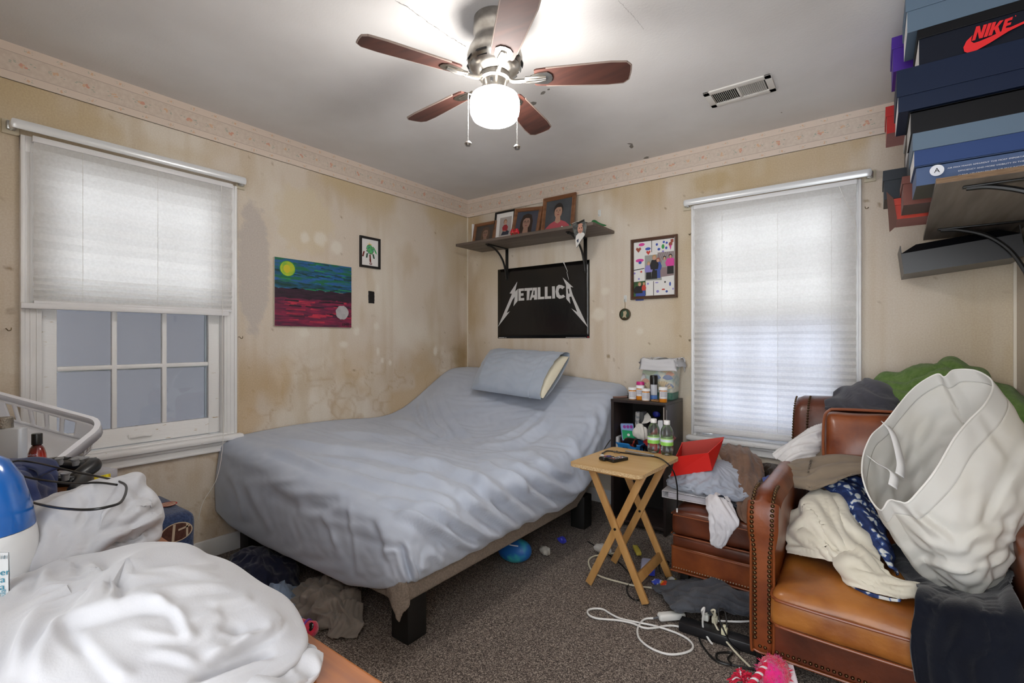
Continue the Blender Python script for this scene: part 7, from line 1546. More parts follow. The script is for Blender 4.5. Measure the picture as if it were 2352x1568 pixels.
LW = [([(106, 1302), (98, 1350), (78, 1410), (45, 1480), (25, 1550)], 17, 17), ([(150, 1395), (128, 1440), (92, 1500), (70, 1565)], 15, 13), ([(112, 1295), (128, 1355), (138, 1410), (141, 1440), (152, 1468), (195, 1498), (235, 1540), (262, 1568)], 8, -15), ([(172, 1285), (168, 1330), (157, 1380), (146, 1420)], 6, -11), ([(138, 1430), (190, 1418), (250, 1402), (310, 1388), (365, 1388), (388, 1396)], 13, 15), ([(388, 1392), (408, 1418), (420, 1450), (430, 1472)], 9, 11), ([(178, 1465), (215, 1510), (258, 1548), (300, 1566)], 12, 13), ([(300, 1450), (350, 1462), (410, 1470), (460, 1465)], 9, 6),
      ([(282, 1335), (300, 1300), (345, 1278), (410, 1272), (470, 1280)], 15, 11), ([(285, 1350), (340, 1340), (420, 1325), (500, 1322)], 9, 8), ([(290, 1375), (370, 1362), (450, 1352), (530, 1348)], 9, 7), ([(350, 1318), (430, 1312), (500, 1300)], 7, 5), ([(262, 1320), (272, 1350), (268, 1388)], 9, -13), ([(470, 1515), (530, 1488), (600, 1458), (650, 1420)], 12, 14), ([(505, 1500), (540, 1470), (560, 1440)], 9, -7), ([(500, 1442), (560, 1458), (615, 1448), (645, 1425)], 8, -8), ([(480, 1395), (530, 1388), (580, 1375)], 9, 7), ([(440, 1440), (475, 1420), (510, 1405)], 8, 7), ([(470, 1470), (500, 1440), (520, 1420)], 7, 6),
      ([(440, 1568), (500, 1545), (570, 1520), (630, 1505)], 8, -14), ([(20, 1380), (60, 1365), (90, 1330)], 14, 9), ([(210, 1282), (232, 1300), (248, 1335), (252, 1372)], 8, -7), ([(200, 1300), (215, 1345), (205, 1385)], 12, 7), ([(340, 1500), (400, 1510), (450, 1530)], 10, 7)]
U_, V_ = pix(P); P = crease(P, LW, U_, V_)
cloth('sweatshirt', P, wj, 'large white sweatshirt spread in folds across the dresser, nearest the viewer', 'sweatshirt', wrap=True)
HT = tps([(1.46, -2.98, .09), (1.52, -2.93, .12), (1.6, -2.905, .125), (1.69, -2.90, .14), (1.735, -2.93, .12), (1.70, -2.98, .145), (1.6, -3.0, .10), (1.68, -3.05, .11), (1.76, -3.04, .09), (1.53, -3.05, .09)])
P = heap([(1.41, -2.96), (1.47, -2.90), (1.56, -2.875), (1.66, -2.868), (1.74, -2.875), (1.775, -2.92), (1.80, -3.0), (1.79, -3.07), (1.70, -3.11), (1.58, -3.12), (1.47, -3.08), (1.42, -3.02)], ZD + .001, HT, 64, 210, .03, .5, .75, wr=dict(eu=.04, ev=.05, lo=-.012, hi=.018, it=110, bend=.45, wl=(.2, .10), a0=.008, seed=111, tang=.02))
LT = [([(215, 1230), (260, 1170), (300, 1120), (335, 1105)], 18, 20), ([(225, 1215), (290, 1190), (340, 1165), (365, 1150)], 13, 14), ([(210, 1260), (290, 1225), (345, 1200), (370, 1180)], 16, 18), ([(230, 1180), (280, 1140), (310, 1118)], 12, -14), ([(100, 1240), (130, 1195), (160, 1185)], 18, 14), ([(160, 1215), (190, 1175), (205, 1150)], 16, 12), ([(205, 1200), (200, 1170), (215, 1140)], 12, -12), ([(250, 1255), (310, 1240), (360, 1222)], 10, -12)]
U_, V_ = pix(P); P = crease(P, LT, U_, V_)
cloth('t_shirt', P, wj, 'twisted white cotton shirt bundle beside the blue bag on the dresser', 'shirt', wrap=True)
HS = tps([(2.3, -2.93, .035), (2.36, -3.0, .04), (2.2, -3.1, .045), (2.3, -3.1, .045), (2.39, -2.95, .03), (2.15, -3.0, .04)])
P = heap([(2.12, -2.99), (2.26, -2.90), (2.32, -2.882), (2.36, -2.90), (2.38, -2.95), (2.375, -3.05), (2.36, -3.15), (2.25, -3.2), (2.1, -3.15)], ZD + .0005, HS, 36, 150, .016, .45, .8, wr=dict(eu=.06, ev=.08, lo=-.008, hi=.014, it=80, bend=.4, wl=(.1, .08), a0=.008, seed=121, tang=.02))
cloth('folded_shirt', P, wj, 'flat folded white shirt under the right edge of the large sweatshirt', 'shirt', wrap=True)
nvb = M('royal_navy_canvas', '182a5c', .85, var=(14, '101d45', 4), bump=(280, .3, .001), sheen=.2)
HN = tps([(1.02, -3.0, .10), (1.14, -2.98, .12), (1.25, -3.0, .115), (1.3, -3.05, .12), (1.42, -3.08, .09), (1.5, -3.12, .06), (1.2, -3.1, .13), (1.1, -3.1, .12)])
P = heap([(.96, -2.98), (1.03, -2.945), (1.15, -2.935), (1.26, -2.96), (1.36, -3.0), (1.46, -3.06), (1.52, -3.12), (1.50, -3.19), (1.36, -3.22), (1.16, -3.2), (1.02, -3.15), (.95, -3.06)], ZD + .001, HN, 44, 150, .03, .5, .8, wr=dict(eu=.12, ev=.12, lo=-.015, hi=.025, it=100, bend=.4, wl=(.12, .09), a0=.014, seed=131))
bag = thing('bag', 'navy blue canvas bag slumped behind the blue-topped humidifier', 'bag', (1.25, -3.08, ZD))
cloth('bag_body', P, nvb, parent=bag, wrap=True)
a = atz(20, 1080, .875); b = atz(105, 1075, .862)
mb = MB(); c = [atz(u, v, z) for u, v, z in [(2, 1075, .87), (50, 1062, .88), (100, 1068, .875), (113, 1085, .862)]]; P = net([[q + np.array([0, .02, .006]) for q in c], c, [q + np.array([.01, -.02, -.006]) for q in c]], 8, 24); mb.grid(P); mb.build('bag_flap', nvb, bag, solid=.006)
mb = MB(); c = atz(42, 1138, .86); mb.tube([(c[0] + .011 * math.cos(t), c[1], c[2] + .011 * math.sin(t)) for t in np.linspace(0, 6.0, 20)], .002, 6); mb.build('d_ring', metal, bag)
# humidifier, care tube, gadget at the left edge of the view
hu = thing('humidifier', 'white and translucent blue humidifier at the near end of the dresser', 'humidifier', (1.6, -3.1, ZD))
hp_ = np.array(atd(-52, 1440, .80)); hx, hy = hp_[0], hp_[1]; rH = .075; zH = ZD + .001
hw = M('humidifier_white', 'd9dadb', .35); hbl = M('translucent_blue', '1f5fae', .12, coat=.4)
k = 1112 / .80; ztop = 1.187 - (1040 - 781) / k; zb = 1.187 - (1222 - 781) / k
mb = MB(); mb.lathe([(0, 0), (rH * .95, 0), (rH, .008), (rH * 1.03, .05), (rH * .98, zb - zH - .02), (rH * .93, zb - zH), (0, zb - zH)], (hx, hy, zH), 48); mb.build('base_body', hw, hu)
mb = MB(); hT = ztop - zb; mb.lathe([(rH * .93, 0), (rH * .92, .01), (rH * .86, hT * .3), (rH * .72, hT * .62), (rH * .5, hT * .86), (rH * .25, hT * .97), (0, hT)], (hx, hy, zb + .001), 48); mb.build('water_tank', hbl, hu)
ctb = thing('care_tube', 'pale skin-care tube with teal lettering standing before the humidifier', 'tube', (1.7, -3.12, ZD))
c = np.array(atd(-12, 1445, .70)); zc_ = ZD + .001; hh = 1.187 - (1268 - 781) * .70 / 1112 - zc_
BXc = basis((c[0], c[1], zc_), tuple(_rt), (0, 0, 1))
mb = MB(); w_ = .043; P = np.array([[(s * w_ / 2 * (1 - .04 * t), .0 + t * hh, (1 - s * s) * .016 * (1 - t) + .001) for s in np.linspace(-1, 1, 13)] for t in np.linspace(0, 1, 12)]); mb.grid(P, X=BXc); P2 = P.copy(); P2[..., 2] *= -1; mb.grid(P2, X=BXc, flip=True); mb.build('tube_body', M('tube_pale', 'cfd2d4', .35), ctb, angle=180)
mb = MB()
def ttext(s, x, y, size, mi, rot=0):
    vs, fs = text_polys(s, size); q = [(v.x, v.y) for v in vs]
    if rot: q = [(-b, a) for a, b in q]
    mb.add([(x + a, y + b, .0175 * (1 - min(1, abs(x + a) / w_ * 2) ** 2) * (1 - (y + b) / hh) + .0022) for a, b in q], fs, mi, BXc)
ttext('18181', .004, hh * .93, .007, 1); ttext('upper', -.006, hh * .74, .0125, 0); ttext('para', -.003, hh * .655, .0125, 0); ttext('cula', -.001, hh * .57, .0125, 0); ttext('care', .0145, hh * .2, .024, 0, 1); ttext('skin care formula', .0195, hh * .1, .008, 0, 1)
mb.build('tube_lettering', [M('teal_ink', '1f7f9a', .5), M('slate_ink', '5f7a86', .5)], ctb, smooth=False)
gd = thing('glossy_box', 'dark glossy box with a silver edge at the bottom left corner', 'box', (1.95, -3.16, ZD)); c0_ = atz(12, 1525, ZD + .06)
GX = Matrix.Translation((c0_[0] - .03, c0_[1] - .04, ZD + .001)) @ Matrix.Rotation(R(28), 4, 'Z')
mb = MB(); mb.lo_hi((-.06, -.06, 0), (.028, .03, .055), bev=.002, X=GX); mb.build('box_core', M('dark_print', '14161f', .3, var=(30, '28364a', 3)), gd)
mb = MB(); mb.lo_hi((.0285, -.06, 0), (.034, .031, .058), bev=.001, X=GX); mb.build('silver_edge', M('chrome', 'c9c9cc', .15, 1.0), gd)
mb = MB(); mb.lathe([(0, 0), (.011, 0), (.012, .003), (.011, .02), (.008, .024), (0, .024)], (0, 0, 0), 18, X=GX @ Matrix.Translation((-.004, -.012, .0555))); tag(mb.build('bottle_cap', cap), 'small white cap resting on the dark box at bottom left', 'cap')
# perfumes
pf = thing('perfume_bottle', 'dark red perfume bottle with black cap reading Fahrenheit'.replace(' reading Fahrenheit', ' in front of the laundry basket'), 'perfume', (.86, -2.94, ZD))
pd = 1.47; pc_ = np.array(atd(85, 1085, pd)); kx = 1112 / pd; kx_ = kx
zb_ = ZD + .001; zT = 1.187 - (995 - 781) / kx; zs_ = 1.187 - (1020 - 781) / kx; rB = 22.5 / kx
def gradm(name, c1, c2, z0, z1):
    m = M(name, c1, .06, coat=.5); nt = m.node_tree; N = nt.nodes; L = nt.links
    tc = N.new('ShaderNodeTexCoord'); sp = N.new('ShaderNodeSeparateXYZ'); mr = N.new('ShaderNodeMapRange'); mr.inputs[1].default_value = z0; mr.inputs[2].default_value = z1; mx = N.new('ShaderNodeMixRGB')
    L.new(tc.outputs['Object'], sp.inputs[0]); L.new(sp.outputs[2], mr.inputs[0]); L.new(mr.outputs[0], mx.inputs[0]); mx.inputs[1].default_value = lin(c1); mx.inputs[2].default_value = lin(c2); L.new(mx.outputs[0], N['Principled BSDF'].inputs['Base Color']); return m
H1 = zs_ - zb_
mb = MB(); mb.lathe([(0, 0), (rB * .9, 0), (rB, .006), (rB * 1.0, H1 * .6), (rB * .93, H1 * .75), (rB * .72, H1 * .9), (rB * .42, H1), (0, H1)], (pc_[0], pc_[1], zb_), 40, sy=.75, sx=1.0); mb.build('flacon', gradm('amber_red_glass', 'c4260f', '24070b', H1 * .5, H1 * 1.02), pf, angle=180)
mb = MB(); mb.lathe([(rB * .43, 0), (rB * .43, zT - zs_ - .002), (rB * .39, zT - zs_), (0, zT - zs_)], (pc_[0], pc_[1], zs_), 28); mb.build('cap', bk, pf)
TXm = basis((pc_[0], pc_[1], zb_), tuple(_rt), (0, 0, 1)); vs, fs = text_polys('Fahrenheit', rB * .33); wtx = max(v.x for v in vs); mb = MB()
def cyl(x): t = x / rB; return rB * .86 * math.sqrt(max(0, 1 - t * t)) + .0012
mb.add([(v.x - wtx / 2, v.y + (1.187 - (1042 - 781) / kx_) - zb_, cyl(v.x - wtx / 2) + .001) for v in vs], fs, 0, TXm); mb.build('name_print', M('pale_print', 'c9cbe0', .5), pf, smooth=False)
sp_ = thing('perfume_bottle', 'square silver-white perfume bottle with ribbed metal cap, left of the red one', 'perfume', (.8, -3.0, ZD)); pd = 1.36; q = np.array(atd(8, 1080, pd)); kx = 1112 / pd; wB = 66 / kx; zt2 = 1.187 - (985 - 781) / kx
SX = basis((q[0], q[1], ZD + .001), tuple(_rt), (0, 0, 1))
mb = MB(); mb.lo_hi((-wB / 2, 0, -.03), (wB / 2, zt2 - ZD, 0), bev=.005, X=SX); mb.build('flacon', M('frosted_silver', 'c3c6cb', .25, .35), sp_)
mb = MB(); mb.lathe([(0, 0), (.018, 0), (.018, .028), (.016, .03), (0, .03)], (0, 0, 0), 40, X=SX @ Matrix.Translation((-.012, zt2 - ZD, -.015)) @ Matrix.Rotation(R(-90), 4, 'X')); mb.build('cap', M('ribbed_pewter', '8d857a', .35, .9, bump=(300, .8, .003)), sp_)
# storage bin and laundry basket
sb = thing('storage_bin', 'pale translucent plastic bin propping the laundry basket', 'bin', (.55, -2.95, ZD)); bm_ = M_cloth('frosted_plastic', 'b8b6b2', .35, .4)
mb = MB(); bx0, bx1, by0, by1 = .34, .745, -3.08, -2.80
S4 = lambda a, z: [(bx0 - a, by0 - a, z), (bx1 + a, by0 - a, z), (bx1 + a, by1 + a, z), (bx0 - a, by1 + a, z)]
P = np.array([S4(-.02, ZD + .001), S4(-.004, ZD + .03), S4(.006, ZD + .034), S4(.006, ZD + .042)]); mb.grid(P, wrap=True, flip=True); mb.f.append((3, 2, 1, 0)); mb.m.append(0); mb.build('bin_body', bm_, sb, smooth=False, solid=.0025)
lb = thing('laundry_basket', 'white slotted plastic laundry basket tipped over by the window', 'laundry basket', (.6, -2.9, .87)); lw = M('white_polypropylene', 'e3e4ea', .3)
an = R(15); bt = R(33)
exv = np.cos(an) * _rt - np.sin(an) * _up; tow = -_fw
ezv = np.cos(bt) * (_up * np.cos(an) + _rt * np.sin(an)) + np.sin(bt) * tow; ezv /= np.linalg.norm(ezv); eyv = np.cross(ezv, exv)
oc = atd(22, 980, 1.62)
LXm = Matrix((Vector(exv), Vector(eyv), Vector(ezv))).transposed().to_4x4(); LXm.translation = Vector(oc)
secL = []
for (w, d, r, z) in [(.222, .112, .05, .0), (.236, .126, .06, -.004), (.236, .126, .06, -.042), (.222, .114, .05, -.024), (.220, .110, .05, -.026), (.212, .10, .045, -.075), (.2, .088, .04, -.10), (.18, .072, .035, -.108)]:
    q_ = np.array([(a, b, z) for a, b in rrect(w, d, r, 5)]); q_ = np.vstack([q_, q_[:1]]); l_ = np.r_[0, np.cumsum(np.linalg.norm(np.diff(q_, axis=0), axis=1))]; secL.append(np.stack([np.interp(np.linspace(0, l_[-1], 145)[:-1], l_, q_[:, k]) for k in range(3)], 1))
Pl = np.array(secL); Pl = Pl[[1, 2, 3, 0, 4, 5, 6, 7]][:, :, :]
order = [secL[2], secL[1], secL[0], secL[4]]
wall_t = np.array(secL[4]); wall_b = np.array(secL[6]); levels = np.linspace(0, 1, 9)
Wl = np.stack([wall_t * (1 - l) + wall_b * l for l in levels])
def slot(i, j):
    if not 1 <= i <= 6: return False
    x_ = wall_t[j][0]; long_ = abs(wall_t[j][1]) > .085
    return (j % 7 in (1, 2, 3, 4, 5) and abs(x_) < .14) if long_ else (j % 2 == 0)
mb = MB(); mb.grid(np.array(order), wrap=True, X=LXm); mb.grid(Wl, wrap=True, X=LXm, skip=slot)
o = len(mb.v); mb.add(np.vstack([wall_b, secL[7]]), [], 0, LXm)
for j in range(144): mb.f.append((o + j, o + (j + 1) % 144, o + 144 + (j + 1) % 144, o + 144 + j)); mb.m.append(0)
mb.f.append(tuple(o + 144 + j for j in range(144))); mb.m.append(0)
mb.build('basket_body', lw, lb, angle=60, solid=.003)
# yellow-labelled box, game controllers, black cable
yb = thing('storage_case', 'flat grey case with a yellow label at the dresser edge', 'case', (1.02, -2.83, ZD)); 
YXm = Matrix.Translation((1.0, -2.84, ZD + .001)) @ Matrix.Rotation(R(14), 4, 'Z')
mb = MB(); mb.lo_hi((-.085, -.045, 0), (.07, .05, .032), bev=.003, X=YXm); mb.build('case_body', M('grey_case', 'a3a1a6', .5), yb)
mb = MB(); mb.lo_hi((.0702, -.035, .006), (.071, .03, .022), X=YXm); mb.lo_hi((.0, -.0458, .006), (.055, -.0452, .024), X=YXm); mb.lo_hi((.01, -.04, .0321), (.06, .0, .0327), X=YXm); mb.build('yellow_label', M('yellow_label', 'e8dc28', .5, var=(160, 'c9a81e', 2, .5, .62)), yb)
gcm = M('controller_black', '17181b', .35); gsil = M('controller_grey', '8f8f92', .35, .3)
def controller(c, rz, tilt, label):
    t = thing('game_controller', label, 'game controller', c, 'black game controllers on the dresser'); X = Matrix.Translation(c) @ Matrix.Rotation(R(rz), 4, 'Z') @ Matrix.Rotation(R(tilt), 4, 'X')
    mb = MB()
    for s in (-1, 1): mb.tube(catmull([X @ Vector(p) for p in [(s * .03, .018, .012), (s * .058, .008, .012), (s * .068, -.025, .009), (s * .07, -.058, .004), (s * .068, -.07, .003)]], 20), np.interp(np.linspace(0, 1, 20), [0, .3, .6, .9, 1], [.016, .021, .019, .014, .006]), 14)
    mb.box((0, .01, .012), (.09, .05, .026), 0, .01, X=X, seg=3); mb.build('shell', gcm, t)
    mb = MB(); mb.box((0, .02, .0255), (.045, .025, .003), 0, .001, X=X)
    for s in (-1, 1): mb.lathe([(.009, .02), (.008, .034), (.01, .036), (.01, .04), (0, .039)], (s * .026, -.012, 0), 16, X=X)
    mb.build('sticks_and_pad', gsil, t)
    mb = MB()
    for s in (-1, 1):
        for a, b in ((0, .008), (0, -.008), (.008, 0), (-.008, 0)): mb.lathe([(0, .022), (.0038, .022), (.0035, .029), (0, .03)], (s * .052 + a, .014 + b, 0), 10, X=X)
    mb.build('buttons', gsil, t)
controller((1.045, -2.875, ZD + .05), 30, 10, 'black game controller farther from the viewer, on the grey case')
controller((1.13, -2.925, ZD + .028), 50, 4, 'black game controller nearer the viewer, against the white shirt bundle')
cab = [(30, 1142, 0.885), (55, 1148, 0.882), (100, 1160, 0.895), (150, 1168, 0.917), (205, 1170, 0.922), (250, 1163, 0.922), (280, 1150, 0.917), (290, 1118, 0.907), (272, 1105, 0.902), (230, 1095, 0.894), (180, 1085, 0.894), (130, 1073, 0.897), (80, 1062, 0.895), (40, 1058, 0.9), (18, 1066, 0.902), (22, 1080, 0.9), (60, 1095, 0.893), (110, 1104, 0.888), (170, 1110, 0.902), (225, 1108, 0.909), (268, 1113, 0.912)]
mb = MB(); mb.tube(catmull([atz(*q) for q in cab], 160), .0022, 8); tag(mb.build('looped_cable', M('black_rubber', '0d0d0e', .4)), 'black cable looped over the navy bag and white shirt bundle', 'cable')

# ================================================================ FLOOR
denim = M('denim_boucle', '3c4f76', .95, var=(90, '27365a', 5, .35, .65), bump=(130, .9, .005), sheen=.3)
kc = thing('kids_chair', 'small blue denim foam chair with sports-ball patches under the window', 'chair', (.4, -2.42, 0))
mb = MB(); mb.bm(soft_box((.03, -2.66, .001), (.465, -2.34, .415), .05, .01, cuts=6, noise=.002)); mb.build('backrest', denim, kc, angle=180)
mb = MB(); mb.bm(soft_box((.466, -2.70, .001), (.72, -2.34, .265), .045, .01, cuts=6, noise=.002)); mb.build('seat', denim, kc, angle=180)
fb = M('patch_brown', '4a2a22', .8, var=(80, '5f3a2e', 3)); fw_ = M('patch_cream', 'c9b79f', .8); fr_ = M('patch_red', 'b92a28', .8)
mb = MB(); PB = XW(-2.42, .345, .4672)
flat(mb, ell(0, 0, .062, .042, 26), 1, 1, PB); flat(mb, ell(0, 0, .057, .038, 26), 2, 0, PB); flat(mb, [(-.02, -.038), (-.01, -.038), (-.004, .036), (-.014, .036)], 3, 1, PB); flat(mb, [(.006, .004), (.05, .012), (.05, .02), (.006, .012)], 3, 1, PB); flat(mb, [(.036, -.03), (.044, -.026), (.044, .024), (.036, .03)], 3, 1, PB)
mb.build('football_patch', [fb, fw_], kc, smooth=False)
def bpatch(X):
    mb = MB(); flat(mb, ell(0, 0, .036, .036, 24), 1, 0, X)
    for k in (-1, 0, 1): flat(mb, [(-.022, k * .014 - .006), (.024, k * .014 + .004), (.024, k * .014 + .009), (-.022, k * .014 - .001)], 2, 1, X)
    e = ell(0, 0, .037, .037, 24); e2 = ell(0, 0, .032, .032, 24)
    for i in range(24): flat(mb, [e[i], e[(i + 1) % 24], e2[(i + 1) % 24], e2[i]], 2.5, 1, X)
    mb.build('baseball_patch', [fw_, fr_], kc, smooth=False)
bpatch(basis((.53, -2.42, .2765), (0, 1, 0), (-1, 0, 0))); bpatch(basis((.3, -2.40, .428), (0, 1, 0), (-1, 0, 0)))
def fheap(name, outline, h, m, label, cat, seed, e=.12, wl=(.05, .06), edge=.02, n=(44, 150), a0=.02, hi=.03):
    P = heap(outline, .002, tps(h), n[0], n[1], edge, .5, .75); N_ = normals(P, True); N_ *= np.sign(N_[n[0] // 2, :, 2].mean())
    x, y = P[..., 0], P[..., 1]; wx = x + .05 * fbm(x * 9, y * 9, seed); wy = y + .05 * fbm(x * 9 + 5, y * 9, seed + 1); top = np.clip(np.arange(n[0]) / 7.0, 0, 1)[:, None]
    r = 1 - np.abs(2 * fbm(wx * 11, wy * 17, seed + 2, 3) - 1) * 2.2; r2 = 1 - np.abs(2 * fbm(wx * 24 + 3, wy * 20, seed + 4, 2) - 1) * 2.2
    P = P + N_ * ((r - .45) * a0 + (r2 - .45) * a0 * .45)[..., None] * top[..., None]; P[..., 2] = np.maximum(P[..., 2], .003)
    return cloth(name, P, m, label, cat, wrap=True)
fheap('blanket', [(.30, -2.13), (.42, -2.2), (.6, -2.24), (.74, -2.2), (.78, -2.08), (.66, -1.96), (.46, -1.93), (.32, -2.0)], [(.45, -2.1, .15), (.6, -2.15, .13), (.7, -2.1, .08), (.4, -2.0, .12), (.6, -2.0, .12), (.5, -2.2, .1)], M('midnight_fleece', '0f1530', .95, sheen=.2), 'dark midnight-blue cloth heap on the floor beneath the bed foot', 'clothes', 201)
fheap('t_shirt', [(.80, -2.05), (.85, -2.12), (.93, -2.145), (1.04, -2.13), (1.15, -2.115), (1.20, -2.06), (1.17, -1.98), (1.05, -1.93), (.92, -1.93), (.82, -1.97)], [(.9, -2.0, .10), (1.0, -2.0, .11), (1.1, -2.03, .085), (1.16, -2.08, .05), (.88, -2.08, .07), (1.0, -2.1, .075), (.82, -2.05, .06)], fab('warm_grey_jersey', '8d847c', '7b736c'), 'crumpled warm grey shirt on the carpet at the bed foot', 'clothes', 202, a0=.034)
P = net([[(1.10, -2.03, .075), (1.14, -2.0, .085), (1.17, -1.97, .06)], [(1.12, -2.07, .035), (1.17, -2.05, .05), (1.21, -2.0, .03)], [(1.14, -2.10, .03), (1.20, -2.09, .04), (1.25, -2.03, .02)], [(1.16, -2.13, .006), (1.21, -2.13, .012), (1.27, -2.07, .006)]], 34, 30)
cloth('towel', wrinkle(P, .1, .25, -.006, .02, 60, .15, (.1, .03), .01, seed=6), fab('warm_grey_jersey', '8d847c', '7b736c'), 'flared end of a grey cloth sticking out toward the bed leg', 'cloth')
fheap('socks', [(.76, -2.12), (.80, -2.19), (.90, -2.205), (.99, -2.18), (1.0, -2.14), (.9, -2.12), (.83, -2.06), (.77, -2.06)], [(.82, -2.12, .09), (.9, -2.16, .07), (.97, -2.16, .05), (.8, -2.08, .07)], fab('blue_grey_jersey', '7d8da3', '6d7c93'), 'blue-grey garment crumpled beside the red plush toy', 'clothes', 203, edge=.015, a0=.024)
RT = Matrix.Translation((.075, .0, 0))
rp = thing('plush_toy', 'red plush animal lying on its side by the clothes at the bed foot', 'plush toy', (1.095, -2.2, 0)); rpl = M('red_plush', 'd0203c', .95, var=(30, 'b81a4a', 3), bump=(200, .8, .003), sheen=.5)
mb = MB(); mb.tube(catmull([(.90, -2.225, .04), (.95, -2.225, .045), (1.0, -2.21, .045), (1.05, -2.19, .045), (1.085, -2.175, .045)], 26), np.interp(np.linspace(0, 1, 26), [0, .15, .5, .75, .9, 1], [.012, .03, .034, .03, .032, .012]), 16)
mb.tube(catmull([(.985, -2.225, .035), (1.0, -2.255, .025), (1.01, -2.275, .018)], 10), [.02] * 8 + [.018, .008], 10); mb.tube(catmull([(.93, -2.215, .06), (.925, -2.2, .085), (.915, -2.19, .10)], 10), [.018] * 8 + [.014, .006], 10)
mb.v = [RT @ v for v in mb.v]; mb.build('body', rpl, rp, angle=180)
mb = MB(); mb.lathe([(0, -.006), (.014, -.004), (.016, 0), (.013, .004), (0, .006)], (0, 0, 0), 18, X=Matrix.Translation((1.075, -2.196, .066)) @ Matrix.Rotation(R(55), 4, 'X')); mb.v = [RT @ v for v in mb.v]; mb.build('nose', bk, rp)
mb = MB(); mb.tube([(1.045 + .0325 * math.cos(t) * .35, -2.192 + .034 * math.cos(t) * -.8, .045 + .034 * math.sin(t)) for t in np.linspace(0, 2 * math.pi, 24)[:-1]], .004, 6, closed=True); mb.v = [RT @ v for v in mb.v]; mb.build('collar', M('collar_violet', '6a3fa0', .6), rp)
# under the bed
t = thing('football', 'teal and blue toy football in the dark under the bed', 'ball', (1.38, -1.16, 0)); mb = MB(); mb.lathe([(0, -.10)] + [(.062 * math.cos(a) ** .85, .10 * math.sin(a)) for a in np.linspace(-1.4, 1.4, 18)] + [(0, .10)], (0, 0, 0), 28, X=Matrix.Translation((1.38, -1.16, .066)) @ Matrix.Rotation(R(80), 4, 'Y')); mb.build('ball_body', M('ball_blue', '1f5fa8', .5, var=(8, '3aa0a8', 3, .5, .6)), t, angle=180)
mb = MB(); mb.tube([(1.33 + .1 * f, -1.195 - .02 * math.sin(3 * f), .115 - .01 * (f - .5) ** 2) for f in np.linspace(0, 1, 8)], .003, 6); mb.build('lacing', whink, t)
crumple('plastic_wrap', (1.47, -1.0, .03), .035, M('clear_wrap', 'a8a49c', .3), 'crumpled clear plastic under the bed edge', 'wrapper', 12, (1.2, .8, .8), .6)
crumple('wrapper', (1.47, -.82, .03), .03, M('blue_foil2', '3a3fb5', .35), 'small blue wrapper in the dark under the bed', 'wrapper', 13, (1, .8, .8), .6)
crumple('plastic_wrap', (1.72, -.80, .035), .045, M('clear_wrap2', 'b5b2ae', .25), 'crumpled clear wrapper by the far tray table leg', 'wrapper', 14, (1.4, .8, .7), .6)
# grey fleece on the carpet
flc = M('slate_fleece', '50535a', .95, var=(7, '30333b', 5, .35, .65), bump=(150, .5, .004), sheen=.12)
Zp = lambda u, v, z: tuple(atz(u, v, z))
drape('fleece_blanket', [[Zp(1535, 1338, .045), Zp(1600, 1325, .075), Zp(1665, 1330, .085), Zp(1745, 1352, .07)], [Zp(1500, 1350, .02), Zp(1575, 1348, .075), Zp(1650, 1352, .10), Zp(1745, 1380, .075)], [Zp(1520, 1368, .03), Zp(1585, 1372, .085), Zp(1655, 1378, .105), Zp(1742, 1400, .08)], [Zp(1540, 1392, .055), Zp(1600, 1396, .085), Zp(1660, 1394, .10), Zp(1740, 1410, .09)], [Zp(1552, 1408, .04), Zp(1600, 1406, .055), Zp(1662, 1402, .07), Zp(1738, 1416, .07)]], 70, 90, flc, 'slate grey fleece crumpled on the carpet before the ottoman', 'blanket', dict(eu=.10, ev=.08, lo=-.01, hi=.03, it=110, bend=.4, wl=(.09, .16), a0=.014, seed=211), solid=.006)
bkp = M('black_powerstrip', '19191c', .4)
ps = thing('power_strip', 'long black power strip with plugs on the carpet beside the armchair', 'power strip', (2.42, -1.24, 0))
p0 = np.array(atz(1560, 1424, .04)); p1 = np.array(atz(1745, 1482, .04)); d_ = Vector(p1 - p0); d_.z = 0; Lp = d_.length; PXp = basis((p0[0], p0[1], .001), tuple(d_), (-d_.y, d_.x, 0))
mb = MB(); mb.lo_hi((.0, -.012, 0), (Lp, .045, .038), bev=.004, X=PXp); mb.build('housing', bkp, ps)
mb = MB()
for k in range(5):
    for a, b in ((0, .01), (0, -.004), (.008, .003)): mb.lo_hi((.02 + k * .055 + a, .016 + b, .0381), (.026 + k * .055 + a, .02 + b, .0388), X=PXp)
mb.build('sockets', M('socket_black', '060606', .6), ps)
for (u, v, z, m, lab) in [(1622, 1412, .06, 'c9cbc6', 'white plug in the power strip nearest the fleece'), (1642, 1418, .06, 'd0cdb8', 'cream plug second along the power strip'), (1664, 1447, .055, 'd6d2b4', 'cream angled plug farthest along the power strip')]:
    p = atz(u, v, z); mb = MB(); X = basis((p[0], p[1], .0395), tuple(d_), (-d_.y, d_.x, 0)); mb.lo_hi((-.011, -.013, 0), (.011, .013, .026), bev=.004, X=X); mb.lo_hi((-.006, -.008, .026), (.006, .008, .036), bev=.003, X=X); tag(mb.build('plug', M('plug_' + m, m, .4)), lab, 'plug')
wp = thing('power_adapter', 'white rounded power adapter with grey strain relief by the fleece', 'adapter', (2.25, -1.23, 0))
q0 = np.array(atz(1512, 1415, .02)); q1 = np.array(atz(1572, 1410, .02)); dd_ = Vector(q1 - q0); dd_.z = 0; AX = basis((q0[0], q0[1], .001), tuple(dd_), (-dd_.y, dd_.x, 0)); La = dd_.length
mb = MB(); mb.box((La / 2, 0, .016), (La, .038, .03), 0, .011, X=AX, seg=4); mb.build('case', M('adapter_white', 'd9d9d6', .35), wp)
